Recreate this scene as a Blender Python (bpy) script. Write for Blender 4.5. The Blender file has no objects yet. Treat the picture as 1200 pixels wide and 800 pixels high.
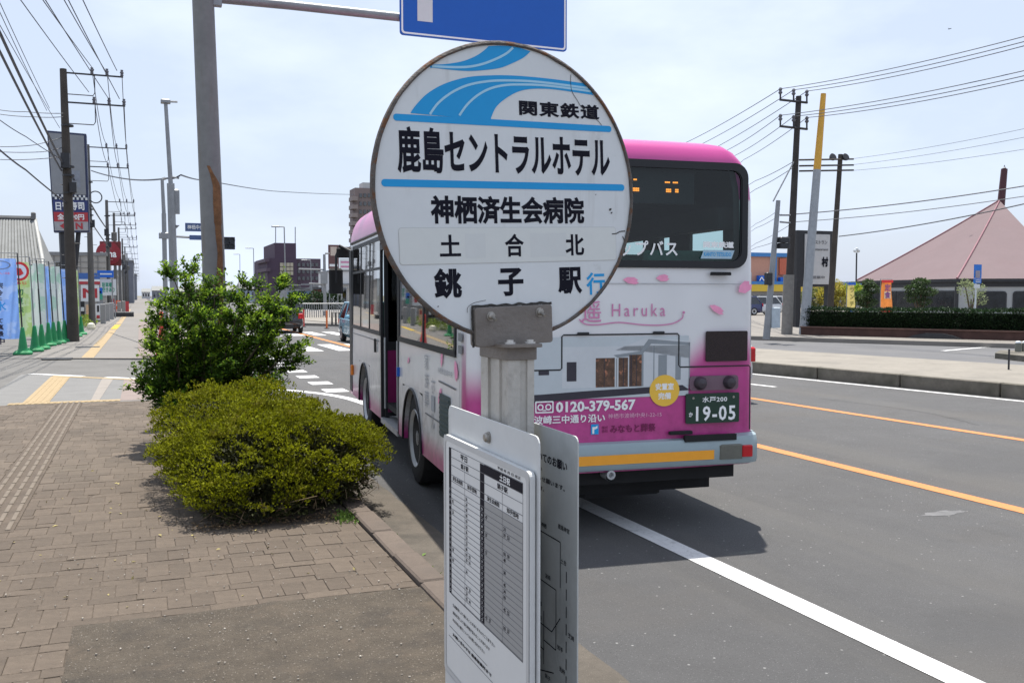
import bpy, bmesh, math, random
from mathutils import Vector, Matrix, noise
random.seed(7)
sc = bpy.context.scene
COL = sc.collection
R = math.radians

# ------------------------------------------------------------------ camera
CAM_H = 1.63
YAW, PITCH = R(21.577), R(2.862)
cam = bpy.data.cameras.new("camera")
cam.sensor_width = 36
cam.lens = 33.0
cam.clip_start = .05
cam.clip_end = 4000
camo = bpy.data.objects.new("camera", cam)
camo.location = (0, 0, CAM_H)
camo.rotation_euler = (R(90) - PITCH, 0, -YAW)
COL.objects.link(camo)
sc.camera = camo

# ------------------------------------------------------------------ light and sky
SUN_EL = R(74)
SUN_AZ = R(24)          # clockwise from +Y
world = bpy.data.worlds.new("World")
sc.world = world
world.use_nodes = True
wn, wl = world.node_tree.nodes, world.node_tree.links
bg = wn['Background']
sky = wn.new('ShaderNodeTexSky')
sky.sky_type = 'NISHITA'
sky.sun_disc = False
sky.sun_elevation = SUN_EL
sky.sun_rotation = SUN_AZ
sky.air_density = 1.0
sky.dust_density = 2.2
sky.ozone_density = 1.0
tc = wn.new('ShaderNodeTexCoord')
mp = wn.new('ShaderNodeMapping'); mp.inputs['Scale'].default_value = (1, 1, 2.6); mp.inputs['Location'].default_value = (.35, .1, .2)
wl.new(tc.outputs['Generated'], mp.inputs['Vector'])
nz = wn.new('ShaderNodeTexNoise'); nz.inputs['Scale'].default_value = 2.6; nz.inputs['Detail'].default_value = 7; nz.inputs['Roughness'].default_value = .52
wl.new(mp.outputs['Vector'], nz.inputs['Vector'])
rp = wn.new('ShaderNodeValToRGB'); rp.color_ramp.elements[0].position = .44; rp.color_ramp.elements[0].color = (.64, .64, .64, 1)
rp.color_ramp.elements[1].position = .62; rp.color_ramp.elements[1].color = (1, 1, 1, 1)
wl.new(nz.outputs['Fac'], rp.inputs['Fac'])
mx = wn.new('ShaderNodeMix'); mx.data_type = 'RGBA'
wl.new(rp.outputs['Color'], mx.inputs['Factor'])
wl.new(sky.outputs['Color'], mx.inputs['A'])
mx.inputs['B'].default_value = (6.9, 7.75, 9.4, 1)
wl.new(mx.outputs['Result'], bg.inputs['Color'])
bg.inputs['Strength'].default_value = 0.086

sun = bpy.data.lights.new("sun", 'SUN')
sun.energy = 5.0
sun.angle = R(.6)
sun.color = (1.0, .95, .87)
suno = bpy.data.objects.new("sun", sun)
sd = Vector((math.sin(SUN_AZ) * math.cos(SUN_EL), math.cos(SUN_AZ) * math.cos(SUN_EL), math.sin(SUN_EL)))
suno.rotation_euler = sd.to_track_quat('Z', 'Y').to_euler()
suno.location = (0, 0, 30)
COL.objects.link(suno)
sc.view_settings.view_transform = 'Standard'
sc.view_settings.look = 'None'
sc.view_settings.exposure = 0.58
sc.view_settings.gamma = 1.0
sc.view_settings.use_curve_mapping = False
sc.cycles.max_bounces = 6
sc.cycles.transparent_max_bounces = 16
sc.cycles.use_denoising = True

# ------------------------------------------------------------------ survey helpers: measured sight lines to real positions
_f = 1100.0
_F = Vector((math.sin(YAW) * math.cos(PITCH), math.cos(YAW) * math.cos(PITCH), -math.sin(PITCH)))
_Rt = Vector((math.cos(YAW), -math.sin(YAW), 0))
_U = Vector((math.sin(YAW) * math.sin(PITCH), math.cos(YAW) * math.sin(PITCH), math.cos(PITCH)))
_C = Vector((0, 0, CAM_H))
def sight(px, py): return _F + _Rt * ((px - 600) / _f) + _U * ((400 - py) / _f)
def at(px, py, Y):
    d = sight(px, py); return _C + d * (Y / d.y)
def atx(px, py, X):
    d = sight(px, py); return _C + d * (X / d.x)
def gp(px, py, z=0.0):
    d = sight(px, py); return _C + d * ((z - CAM_H) / d.z)

# ------------------------------------------------------------------ materials
MATS = {}
GROUND = {'asphalt': .84, 'asphalt_pale': .84, 'paver_concrete': .72, 'paver_concrete_many': .76, 'paving_joint_sand': .72, 'patch_concrete': .78, 'kerb_concrete': .70, 'gutter_concrete': .72,
          'median_concrete': .74, 'median_kerb': .75, 'lot_asphalt': .86, 'white_road_paint': .90, 'orange_road_paint': .86, 'yellow_tactile_paving': .78, 'grey_paving': .82, 'pink_paving': .82, 'pale_paving': .8,
          'far_paving': .86, 'opposite_paving': .74, 'worn_tactile': .74, 'fresh_yellow': .75, 'rose_roof': .76, 'hedge_core_shade': .8}
def mat(name, col, rough=.6, metal=0.0, var=.12, scale=6.0, bump=0.0, bscale=60.0, speck=None, rust=None, island=0.0, objrand=0.0, spec=.4, coat=0.0, trans=0.0, emit=None, stain=None, ior=None):
    """procedural material: base colour with noise variation, optional specks, rust, stains, relief"""
    if name in GROUND:                       # one common tone for the dusty ground materials
        g = GROUND[name]; dk = lambda c: tuple(x * g for x in c)
        col = dk(col); speck = [(a_, b_, dk(c_), d_) for a_, b_, c_, d_ in speck] if speck else speck; stain = [(a_, b_, c_, dk(d_), e_) for a_, b_, c_, d_, e_ in stain] if stain else stain
    m = bpy.data.materials.new(name); m.use_nodes = True
    n, l = m.node_tree.nodes, m.node_tree.links
    b = n['Principled BSDF']
    b.inputs['Roughness'].default_value = rough
    b.inputs['Metallic'].default_value = metal
    b.inputs['Specular IOR Level'].default_value = spec
    b.inputs['Coat Weight'].default_value = coat
    t = n.new('ShaderNodeTexCoord')
    def noise_(sc_, det=5, r=.6):
        x = n.new('ShaderNodeTexNoise'); x.inputs['Detail'].default_value = det; x.inputs['Roughness'].default_value = r
        if isinstance(sc_, tuple):
            m2 = n.new('ShaderNodeMapping'); m2.inputs['Scale'].default_value = sc_; l.new(t.outputs['Object'], m2.inputs['Vector']); l.new(m2.outputs['Vector'], x.inputs['Vector']); x.inputs['Scale'].default_value = 1
        else: x.inputs['Scale'].default_value = sc_; l.new(t.outputs['Object'], x.inputs['Vector'])
        return x
    def mrange(src, a, b_, c, d):
        x = n.new('ShaderNodeMapRange'); x.inputs['From Min'].default_value = a; x.inputs['From Max'].default_value = b_
        x.inputs['To Min'].default_value = c; x.inputs['To Max'].default_value = d; l.new(src, x.inputs['Value']); return x.outputs['Result']
    def scalecol(c, f):
        x = n.new('ShaderNodeVectorMath'); x.operation = 'SCALE'; l.new(c, x.inputs[0]); l.new(f, x.inputs['Scale']); return x.outputs['Vector']
    rgb = n.new('ShaderNodeRGB'); rgb.outputs[0].default_value = (*col, 1)
    c = rgb.outputs[0]
    if var:
        a = noise_(scale); c = scalecol(c, mrange(a.outputs['Fac'], .3, .7, 1 - var, 1 + var))
        a2 = noise_(scale * 9, 3); c = scalecol(c, mrange(a2.outputs['Fac'], .3, .7, 1 - var * .5, 1 + var * .5))
    if island:
        g = n.new('ShaderNodeNewGeometry'); c = scalecol(c, mrange(g.outputs['Random Per Island'], 0, 1, 1 - island, 1 + island))
    if objrand:
        g = n.new('ShaderNodeObjectInfo'); c = scalecol(c, mrange(g.outputs['Random'], 0, 1, 1 - objrand, 1 + objrand))
    def mixin(c, fac, col2):
        x = n.new('ShaderNodeMix'); x.data_type = 'RGBA'; l.new(fac, x.inputs['Factor']); l.new(c, x.inputs['A']); x.inputs['B'].default_value = (*col2, 1); return x.outputs['Result']
    if speck:
        for (ss, thr, col2, amt) in speck:
            v = n.new('ShaderNodeTexVoronoi'); v.inputs['Scale'].default_value = ss; l.new(t.outputs['Object'], v.inputs['Vector'])
            c = mixin(c, mrange(v.outputs['Distance'], thr * .6, thr, amt, 0), col2)
    if stain:
        for (ss, lo, hi, col2, amt) in stain:
            a = noise_(ss, 7, .62); c = mixin(c, mrange(a.outputs['Fac'], lo, hi, 0, amt), col2)
    if rust:
        a = noise_(rust[0], 8, .65); c = mixin(c, mrange(a.outputs['Fac'], rust[1], rust[1] + .07, 0, .9), (.16, .07, .03))
    l.new(c, b.inputs['Base Color'])
    if bump:
        a = noise_(bscale, 6, .65); bp = n.new('ShaderNodeBump'); bp.inputs['Strength'].default_value = bump; bp.inputs['Distance'].default_value = .02
        l.new(a.outputs['Fac'], bp.inputs['Height']); l.new(bp.outputs['Normal'], b.inputs['Normal'])
    if emit:
        b.inputs['Emission Color'].default_value = (*emit[0], 1); b.inputs['Emission Strength'].default_value = emit[1]
    if trans:
        out = n['Material Output']; tr = n.new('ShaderNodeBsdfTranslucent'); l.new(c, tr.inputs['Color'])
        sm = scalecol(c, mrange(t.outputs['Object'], 0, 1, 1.5, 1.5)); l.new(sm, tr.inputs['Color'])
        ms = n.new('ShaderNodeMixShader'); ms.inputs[0].default_value = trans
        l.new(b.outputs[0], ms.inputs[1]); l.new(tr.outputs[0], ms.inputs[2]); l.new(ms.outputs[0], out.inputs['Surface'])
    MATS[name] = m
    return m
def glass(name, tint, gloss=.08, rough=.02):
    """window glass: tinted transparency under a fresnel reflection"""
    m = bpy.data.materials.new(name); m.use_nodes = True
    n, l = m.node_tree.nodes, m.node_tree.links
    out = n['Material Output']; n.remove(n['Principled BSDF'])
    tr = n.new('ShaderNodeBsdfTransparent'); tr.inputs[0].default_value = (*tint, 1)
    gl = n.new('ShaderNodeBsdfGlossy'); gl.inputs['Roughness'].default_value = rough
    fr = n.new('ShaderNodeLayerWeight'); fr.inputs['Blend'].default_value = .5
    pw = n.new('ShaderNodeMath'); pw.operation = 'POWER'; pw.inputs[1].default_value = 4.0; l.new(fr.outputs['Facing'], pw.inputs[0])
    ad = n.new('ShaderNodeMath'); ad.operation = 'ADD'; ad.inputs[1].default_value = gloss + .04; ad.use_clamp = True
    l.new(pw.outputs[0], ad.inputs[0])
    ms = n.new('ShaderNodeMixShader'); l.new(ad.outputs[0], ms.inputs[0]); l.new(tr.outputs[0], ms.inputs[1]); l.new(gl.outputs[0], ms.inputs[2])
    l.new(ms.outputs[0], out.inputs['Surface'])
    MATS[name] = m
    return m

asphalt = mat('asphalt', (.105, .104, .105), .88, var=.11, scale=.35, bump=.8, bscale=110, speck=[(55, .17, (.27, .27, .27), .7), (95, .22, (.20, .20, .20), .5), (42, .15, (.03, .03, .03), .7), (11, .09, (.42, .42, .41), .8)], stain=[(.5, .52, .72, (.118, .108, .098), .6), (1.7, .6, .75, (.075, .074, .073), .5), ((1.1, .05, 1), .5, .66, (.135, .13, .122), .55), ((2.5, .08, 1), .56, .72, (.078, .077, .076), .5), (.22, .55, .62, (.088, .087, .088), .5)])
asphalt_far = mat('asphalt_pale', (.135, .135, .14), .9, var=.1, scale=.5, bump=.2, bscale=90, stain=[(.4, .5, .7, (.165, .16, .15), .5)])
paving_mat = mat('paver_concrete', (.146, .114, .086), .9, var=.2, scale=3, bump=.5, bscale=120, objrand=.13, speck=[(230, .16, (.23, .19, .15), .5), (160, .14, (.05, .04, .032), .5)], stain=[(5, .5, .68, (.092, .072, .055), .6)])
paving_many = mat('paver_concrete_many', (.149, .118, .090), .9, var=.16, scale=1.2, bump=.5, bscale=120, island=.14, stain=[(1.1, .5, .68, (.10, .08, .062), .6), (.7, .58, .72, (.19, .155, .115), .5)])
joint_mat = mat('paving_joint_sand', (.115, .09, .068), .95, var=.35, scale=20, bump=.4, bscale=200)
patch_mat = mat('patch_concrete', (.122, .099, .074), .93, var=.2, scale=5, bump=1.0, bscale=110, speck=[(48, .2, (.36, .32, .27), .8), (120, .25, (.24, .2, .15), .6), (75, .2, (.03, .026, .022), .85)], stain=[(2.2, .5, .68, (.07, .06, .05), .75), (4, .56, .7, (.19, .145, .105), .6), (14, .6, .7, (.17, .15, .12), .5)])
kerb_mat = mat('kerb_concrete', (.165, .130, .105), .9, var=.14, scale=6, bump=.4, bscale=130, stain=[(3, .52, .7, (.11, .09, .075), .7)], objrand=.1)
gutter_mat = mat('gutter_concrete', (.14, .12, .098), .93, var=.16, scale=5, bump=.5, bscale=110, speck=[(70, .15, (.42, .38, .33), .5)], stain=[(1.2, .5, .66, (.07, .065, .055), .8)])
median_mat = mat('median_concrete', (.30, .275, .235), .9, var=.1, scale=1.2, bump=.3, bscale=60, stain=[(.8, .52, .7, (.21, .195, .17), .7), (5, .56, .7, (.20, .18, .15), .5)])
median_face = mat('median_kerb', (.22, .20, .165), .9, var=.2, scale=2.5, bump=.4, bscale=60, stain=[(1.4, .45, .62, (.10, .095, .07), .85)], objrand=.1)
lot_mat = mat('lot_asphalt', (.15, .145, .137), .92, var=.12, scale=1.0, bump=.3, bscale=90)
verge_mat = mat('verge_ground', (.16, .15, .11), .95, var=.2, scale=.3, bump=.3)
white_line = mat('white_road_paint', (.66, .66, .66), .65, var=.06, scale=8, bump=.3, bscale=120, stain=[(9, .56, .70, (.30, .30, .30), .6), (45, .60, .68, (.16, .16, .16), .7), ((8, .6, 1), .58, .7, (.40, .39, .38), .6)])
orange_line = mat('orange_road_paint', (.60, .225, .065), .7, var=.08, scale=8, bump=.3, bscale=120, stain=[(12, .56, .70, (.27, .18, .11), .6), (45, .58, .67, (.14, .12, .10), .7)])
yellow_tile = mat('yellow_tactile_paving', (.40, .30, .17), .85, var=.1, scale=8, bump=.3)
grey_tile = mat('grey_paving', (.215, .212, .205), .88, var=.07, scale=3, bump=.3, bscale=80, objrand=.1)
pink_tile = mat('pink_paving', (.255, .205, .185), .88, var=.07, scale=3, bump=.3, bscale=80, objrand=.1)
pale_tile = mat('pale_paving', (.30, .27, .24), .88, var=.08, scale=3, bump=.3, bscale=80)
black_metal = mat('black_steel', (.035, .036, .04), .5, .3, var=.15)
galv = mat('galvanised_steel', (.25, .26, .27), .5, .45, var=.12, scale=3, bump=.1)
galv_rust = mat('rusting_grey_pole', (.185, .188, .185), .6, .15, var=.13, scale=1.3, bump=.25, bscale=25, stain=[((6, 6, .8), .55, .7, (.15, .12, .095), .6)])
rust_mat = mat('flaking_rust', (.20, .10, .045), .9, 0, var=.35, scale=9, bump=.8, bscale=50)
pole_concrete = mat('pole_concrete', (.115, .112, .108), .9, var=.15, scale=1.5, bump=.2)
pole_brown = mat('pole_brown', (.055, .047, .040), .85, var=.2, scale=2)
insul = mat('insulator', (.12, .12, .14), .4, var=.1)
wire_mat = mat('cable_rubber', (.05, .055, .07), .6, var=.05)
white_plate = mat('white_enamel', (.66, .685, .695), .38, var=.035, scale=3, stain=[((30, 30, 3), .58, .72, (.42, .42, .40), .30), (11, .66, .74, (.36, .36, .34), .45)], spec=.3)
sticker_mat = mat('pale_sticker', (.655, .675, .655), .5, var=.02)
blue_ink = mat('sky_blue_ink', (.0, .30, .66), .4, var=.03)
pale_ink = mat('pale_blue_ink', (.36, .62, .78), .4, var=.02)
black_ink = mat('black_ink', (.008, .008, .016), .6, var=.05, spec=.12)
grey_ink = mat('grey_ink', (.14, .14, .15), .6, var=.05)
rim_mat = mat('weathered_rim', (.12, .105, .095), .75, .2, var=.3, scale=25, bump=.4, bscale=120, rust=(40, .52))
bracket_mat = mat('weathered_bracket', (.20, .178, .16), .6, .3, var=.12, scale=12, bump=.2, rust=(30, .69))
post_mat = mat('weathered_post', (.47, .45, .41), .55, .1, var=.1, scale=8, bump=.15, bscale=60, rust=(22, .66), stain=[(14, .55, .7, (.22, .19, .16), .6)])
seal_mat = mat('cracked_sealant', (.06, .055, .05), .9, var=.3, scale=60, bump=.6)
board_mat = mat('board_enamel', (.60, .61, .605), .45, var=.04, scale=4, stain=[(9, .62, .75, (.36, .36, .35), .5)])
paper_mat = mat('timetable_paper', (.68, .68, .665), .5, var=.02, scale=5)
paper_grey = mat('timetable_grey_cells', (.33, .33, .325), .5, var=.02)
bolt_mat = mat('bolt_steel', (.33, .31, .28), .4, .7, var=.15, scale=60, rust=(90, .6))
pink_paint = mat('pink_bus_paint', (.70, .09, .34), .3, var=.03, scale=1, coat=.4)
tyre_mat = mat('tyre_rubber', (.02, .02, .021), .85, var=.15, scale=10, bump=.2)
rim_steel = mat('wheel_steel', (.42, .43, .44), .45, .4, var=.1)
chassis = mat('chassis_black', (.012, .012, .013), .8, var=.2, scale=4)
bumper_mat = mat('bumper_grey_paint', (.27, .34, .36), .4, var=.04, scale=2, coat=.2)
seal_black = mat('window_rubber', (.014, .015, .018), .5, var=.1)
reflect_orange = mat('orange_reflector', (.85, .36, .03), .35, var=.03, scale=20)
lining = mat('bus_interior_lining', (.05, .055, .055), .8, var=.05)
seat_mat = mat('seat_fabric', (.05, .13, .10), .9, var=.2)
bus_glass = glass('bus_tinted_glass', (.58, .74, .73), .0)
clear_glass = glass('bus_clear_glass', (.85, .92, .90), .02)
side_glass = glass('bus_side_glass', (.35, .37, .37), .13)
car_glass = glass('car_window_glass', (.12, .14, .15), .08)
lamp_red = mat('red_lamp_lens', (.45, .012, .018), .25, var=.1)
red_plastic = mat('red_plastic', (.62, .05, .04), .4, var=.05)
led_orange = mat('lit_led', (.9, .35, .05), .5, var=0, emit=((1, .28, .03), 1.3))
green_plate = mat('green_plate', (.012, .04, .025), .4, var=.03)
white_ink = mat('white_ink', (.82, .83, .83), .45, var=.02)
petal_ink = mat('petal_ink', (.84, .32, .50), .4, var=.1, scale=20)
pink_ink = mat('thin_pink_ink', (.60, .22, .40), .4, var=.02)
yellow_ink = mat('yellow_ink', (.82, .50, .06), .4, var=.03)
blue_sign = mat('blue_sign_sheet', (.003, .095, .44), .4, var=.04, scale=.8)
base_green = mat('green_plastic', (.01, .22, .07), .45, var=.1, scale=6)
bark = mat('bark', (.10, .075, .05), .9, var=.3, scale=20, bump=.5)
leaf_dark = mat('shrub_leaf', (.042, .088, .011), .62, var=.1, scale=3, island=.6, trans=.36, spec=.12)
leaf_bright = mat('shrub_leaf_bright', (.16, .25, .02), .6, var=.1, scale=3, island=.45, trans=.45, spec=.15)  # paler leaf; on the large shrub it paints the sunlit tops
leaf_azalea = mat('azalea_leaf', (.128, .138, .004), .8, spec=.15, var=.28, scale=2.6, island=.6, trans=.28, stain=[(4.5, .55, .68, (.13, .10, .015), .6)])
leaf_shaded = mat('azalea_shaded_leaf', (.03, .033, .006), .7, var=.3, scale=3, island=.6, trans=.1)  # dark copy of the azalea leaf, inner shade painted in
twig = mat('dry_twig', (.17, .12, .07), .9, var=.25, scale=20)
hedge_leaf = mat('hedge_leaf', (.016, .036, .012), .6, var=.2, scale=1, island=.5, trans=.25)
pine_leaf = mat('pine_needles', (.05, .085, .03), .6, var=.2, scale=1, island=.5, trans=.2)
weed_leaf = mat('weed_leaf', (.10, .17, .03), .6, var=.2, island=.5, trans=.3)

# ------------------------------------------------------------------ mesh helpers
class Fr:
    """a flat working frame: origin, right, up, normal"""
    def __init__(s, o, r, u):
        s.o, s.r, s.u = Vector(o), Vector(r).normalized(), Vector(u).normalized(); s.n = s.r.cross(s.u)
    def p(s, x, y, z=0.0): return s.o + s.r * x + s.u * y + s.n * z
class MB:
    def __init__(s): s.v, s.f, s.sm = [], [], False
    def add(s, vs, fs):
        k = len(s.v); s.v += [tuple(v) for v in vs]; s.f += [tuple(i + k for i in f) for f in fs]; return s
    def box(s, c, d, rot=None):
        x, y, z = [t / 2 for t in d]; c = Vector(c)
        vs = [Vector(p) for p in ((-x, -y, -z), (x, -y, -z), (x, y, -z), (-x, y, -z), (-x, -y, z), (x, -y, z), (x, y, z), (-x, y, z))]
        if rot is not None: vs = [rot @ p for p in vs]
        return s.add([p + c for p in vs], [(0, 3, 2, 1), (4, 5, 6, 7), (0, 1, 5, 4), (1, 2, 6, 5), (2, 3, 7, 6), (3, 0, 4, 7)])
    def bbox(s, a, b): return s.box([(p + q) / 2 for p, q in zip(a, b)], [abs(q - p) for p, q in zip(a, b)])
    def cham(s, c, d, ch=.01):
        """box with chamfered vertical and top edges"""
        x, y, z = [t / 2 for t in d]; c = Vector(c)
        o = [(-x + ch, -y), (x - ch, -y), (x, -y + ch), (x, y - ch), (x - ch, y), (-x + ch, y), (-x, y - ch), (-x, -y + ch)]
        i = [(px * (1 - ch / x), py * (1 - ch / y)) for px, py in o]
        vs = [Vector((px, py, -z)) + c for px, py in o] + [Vector((px, py, z - ch)) + c for px, py in o] + [Vector((px, py, z)) + c for px, py in i]
        fs = [tuple(range(7, -1, -1)), tuple(range(16, 24))]
        for a in (0, 8):
            for k in range(8): fs.append((a + k, a + (k + 1) % 8, a + 8 + (k + 1) % 8, a + 8 + k))
        return s.add(vs, fs)
    def poly(s, pts, flip=False):
        n = len(pts); return s.add(pts, [tuple(range(n))[::-1] if flip else tuple(range(n))])
    def prism(s, fr, pts, z0, z1):
        n = len(pts)
        vs = [fr.p(x, y, z0) for x, y in pts] + [fr.p(x, y, z1) for x, y in pts]
        fs = [tuple(range(n))[::-1], tuple(range(n, 2 * n))] + [(k, (k + 1) % n, n + (k + 1) % n, n + k) for k in range(n)]
        return s.add(vs, fs)
    def quad(s, fr, x0, y0, x1, y1, z=0): return s.poly([fr.p(x0, y0, z), fr.p(x1, y0, z), fr.p(x1, y1, z), fr.p(x0, y1, z)])
    def tube(s, pts, r, n=8, caps=True, r1=None):
        pts = [Vector(p) for p in pts]; m = len(pts); vs = []; prev = None
        for i, p in enumerate(pts):
            t = (pts[min(i + 1, m - 1)] - pts[max(i - 1, 0)]).normalized()
            if prev is None:
                a = Vector((0, 0, 1)) if abs(t.z) < .9 else Vector((1, 0, 0)); prev = t.cross(a).normalized()
            else: prev = (prev - t * prev.dot(t)).normalized()
            b = t.cross(prev); rr = r if r1 is None else r + (r1 - r) * i / (m - 1)
            if isinstance(r, (list, tuple)): rr = r[i]
            for k in range(n):
                th = 2 * math.pi * k / n; vs.append(p + prev * math.cos(th) * rr + b * math.sin(th) * rr)
        fs = [(i * n + k, i * n + (k + 1) % n, (i + 1) * n + (k + 1) % n, (i + 1) * n + k) for i in range(m - 1) for k in range(n)]
        if caps: fs += [tuple(range(n))[::-1], tuple(range((m - 1) * n, m * n))]
        return s.add(vs, fs)
    def lathe(s, o, axis, prof, n=24):
        """prof: (distance along axis, radius)"""
        o, ax = Vector(o), Vector(axis).normalized(); a = ax.orthogonal().normalized(); b = ax.cross(a); vs = []
        for (h, r) in prof:
            for k in range(n):
                th = 2 * math.pi * k / n; vs.append(o + ax * h + (a * math.cos(th) + b * math.sin(th)) * r)
        m = len(prof)
        fs = [(i * n + k, i * n + (k + 1) % n, (i + 1) * n + (k + 1) % n, (i + 1) * n + k) for i in range(m - 1) for k in range(n)]
        fs += [tuple(range(n))[::-1], tuple(range((m - 1) * n, m * n))]
        return s.add(vs, fs)
    def mesh(s, name, inv=None, smooth=False):
        me = bpy.data.meshes.new(name)
        vs = s.v if inv is None else [tuple(inv @ Vector(v)) for v in s.v]
        me.from_pydata(vs, [], s.f); me.update()
        if smooth: me.polygons.foreach_set('use_smooth', [True] * len(me.polygons))
        return me
def _build(s, name, m, parent=None, world=False, smooth=False, bevel=0):
    inv = base_of(parent).inverted() if (world and parent is not None) else None
    me = s.mesh(name, inv, smooth); me.materials.append(m)
    if smooth:
        try: me.set_sharp_from_angle(angle=R(38))
        except Exception: pass
    o = bpy.data.objects.new(name, me); COL.objects.link(o); o.parent = parent
    if bevel:
        b = o.modifiers.new('bevel', 'BEVEL'); b.width = bevel; b.segments = 2; b.limit_method = 'ANGLE'
    return o
MB.build = _build
def base_of(o):
    m = o.matrix_basis.copy()
    while o.parent is not None: o = o.parent; m = o.matrix_basis @ m
    return m
def tag(o, label=None, cat=None, group=None, kind=None):
    if label: o['label'] = label
    if cat: o['category'] = cat
    if group: o['group'] = group
    if kind: o['kind'] = kind
    return o
def thing(name, label, cat, loc=(0, 0, 0), rz=0.0, group=None):
    o = bpy.data.objects.new(name, None); o.empty_display_size = .2; COL.objects.link(o)
    o.location = loc; o.rotation_euler = (0, 0, rz)
    return tag(o, label, cat, group)
def struct(mb, name, m, **k): return tag(mb.build(name, m, **k), kind='structure')
def copy_tree(o, parent=None):
    c = o.copy(); COL.objects.link(c); c.parent = parent
    for ch in [x for x in o.children]: copy_tree(ch, c)
    return c
_tcache = {}
def text(body, w, h, m, parent, fr, cx, cy, z=.0006, bold=.0, name='lettering', world=False, res=2, space=1.0):
    """lettering fitted to a w x h box centred on (cx, cy) of frame fr"""
    key = (body, bold, res, space)
    if key not in _tcache:
        cu = bpy.data.curves.new('text', 'FONT'); cu.body = body; cu.resolution_u = res; cu.bevel_depth = bold; cu.bevel_resolution = 0; cu.space_character = space
        o = bpy.data.objects.new('text', cu); COL.objects.link(o)
        me = bpy.data.meshes.new_from_object(o.evaluated_get(bpy.context.evaluated_depsgraph_get()))
        vs = [v.co.copy() for v in me.vertices]; fs = [tuple(p.vertices) for p in me.polygons]
        bpy.data.objects.remove(o); bpy.data.curves.remove(cu); bpy.data.meshes.remove(me)
        _tcache[key] = (vs, fs)
    vs, fs = _tcache[key]
    x0, x1 = min(v.x for v in vs), max(v.x for v in vs); y0, y1 = min(v.y for v in vs), max(v.y for v in vs)
    sx, sy = w / (x1 - x0), h / (y1 - y0); mb = MB()
    mb.add([fr.p(cx + (v.x - (x0 + x1) / 2) * sx, cy + (v.y - (y0 + y1) / 2) * sy, z + v.z * min(sx, sy) * .04) for v in vs], fs)
    if m is None: return mb
    return mb.build(name, m, parent, world)
def curve_pts(pts, k=6):
    """smooth run through points (Catmull-Rom)"""
    out = []; n = len(pts)
    for i in range(n - 1):
        p0, p1, p2, p3 = pts[max(i - 1, 0)], pts[i], pts[i + 1], pts[min(i + 2, n - 1)]
        for j in range(k):
            t = j / k
            out.append(tuple(.5 * ((2 * b) + (-a + c) * t + (2 * a - 5 * b + 4 * c - d) * t * t + (-a + 3 * b - 3 * c + d) * t ** 3) for a, b, c, d in zip(p0, p1, p2, p3)))
    out.append(tuple(pts[-1])); return out
def ribbon(mb, fr, a, b, z):
    """strip between two runs of points"""
    n = max(len(a), len(b)); 
    def rs(p):
        L = [0]
        for i in range(1, len(p)): L.append(L[-1] + math.dist(p[i], p[i - 1]))
        out = []
        for k in range(n):
            t = L[-1] * k / (n - 1); i = 0
            while i < len(L) - 2 and L[i + 1] < t: i += 1
            u = (t - L[i]) / max(L[i + 1] - L[i], 1e-9); out.append((p[i][0] + (p[i + 1][0] - p[i][0]) * u, p[i][1] + (p[i + 1][1] - p[i][1]) * u))
        return out
    a, b = rs(a), rs(b)
    mb.add([fr.p(x, y, z) for x, y in a] + [fr.p(x, y, z) for x, y in b], [(k, k + 1, n + k + 1, n + k) for k in range(n - 1)])
def stroke(mb, fr, pts, w, z):
    L, Rr = [], []
    for i, p in enumerate(pts):
        a, b = pts[max(i - 1, 0)], pts[min(i + 1, len(pts) - 1)]; d = Vector((b[0] - a[0], b[1] - a[1])).normalized(); nx, ny = -d.y * w / 2, d.x * w / 2
        L.append((p[0] + nx, p[1] + ny)); Rr.append((p[0] - nx, p[1] - ny))
    n = len(pts); mb.add([fr.p(x, y, z) for x, y in Rr] + [fr.p(x, y, z) for x, y in L], [(k, k + 1, n + k + 1, n + k) for k in range(n - 1)])
def rrect(x0, y0, x1, y1, r, n=4):
    out = []
    for (cx, cy, a0) in ((x1 - r, y0 + r, -90), (x1 - r, y1 - r, 0), (x0 + r, y1 - r, 90), (x0 + r, y0 + r, 180)):
        for k in range(n + 1): a = R(a0 + 90 * k / n); out.append((cx + r * math.cos(a), cy + r * math.sin(a)))
    return out
def ring(mb, fr, outer, inner, z):
    n = len(outer); mb.add([fr.p(x, y, z) for x, y in outer] + [fr.p(x, y, z) for x, y in inner], [(k, (k + 1) % n, n + (k + 1) % n, n + k) for k in range(n)])
def leaves(name, m, pts, size, parent=None, aspect=.55, up=.35, fold=.25, jit=.3):
    """many small folded leaves at the given (position, outward direction) spots: one mesh"""
    vs, fs = [], []; rnd = random.random; g = random.gauss
    for (p, d) in pts:
        s = size * (1 + jit * (rnd() * 2 - 1))
        t = Vector((d[0] + g(0, .55), d[1] + g(0, .55), d[2] + up * rnd() + g(0, .4))).normalized()
        w = t.cross(Vector((g(0, .35), g(0, .35), 1))).normalized(); nn = w.cross(t)
        w = w * (s * aspect / 2); h = nn * (s * fold * aspect); k = len(vs); p = Vector(p)
        vs += [p[:], (p + t * s * .45 + w + h)[:], (p + t * s)[:], (p + t * s * .45 - w + h)[:]]
        fs += [(k, k + 1, k + 2), (k, k + 2, k + 3)]
    me = bpy.data.meshes.new(name); me.from_pydata(vs, [], fs); me.materials.append(m)
    o = bpy.data.objects.new(name, me); COL.objects.link(o); o.parent = parent; return o

# ================================================================== THE GROUND
UP = Fr((0, 0, 0), (1, 0, 0), (0, 1, 0))
ROAD_Z = -.15
mb = MB(); mb.poly([(-700, -60, -.45), (900, -60, -.45), (900, 1500, -.45), (-700, 1500, -.45)]); struct(mb, 'ground', verge_mat)
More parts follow.
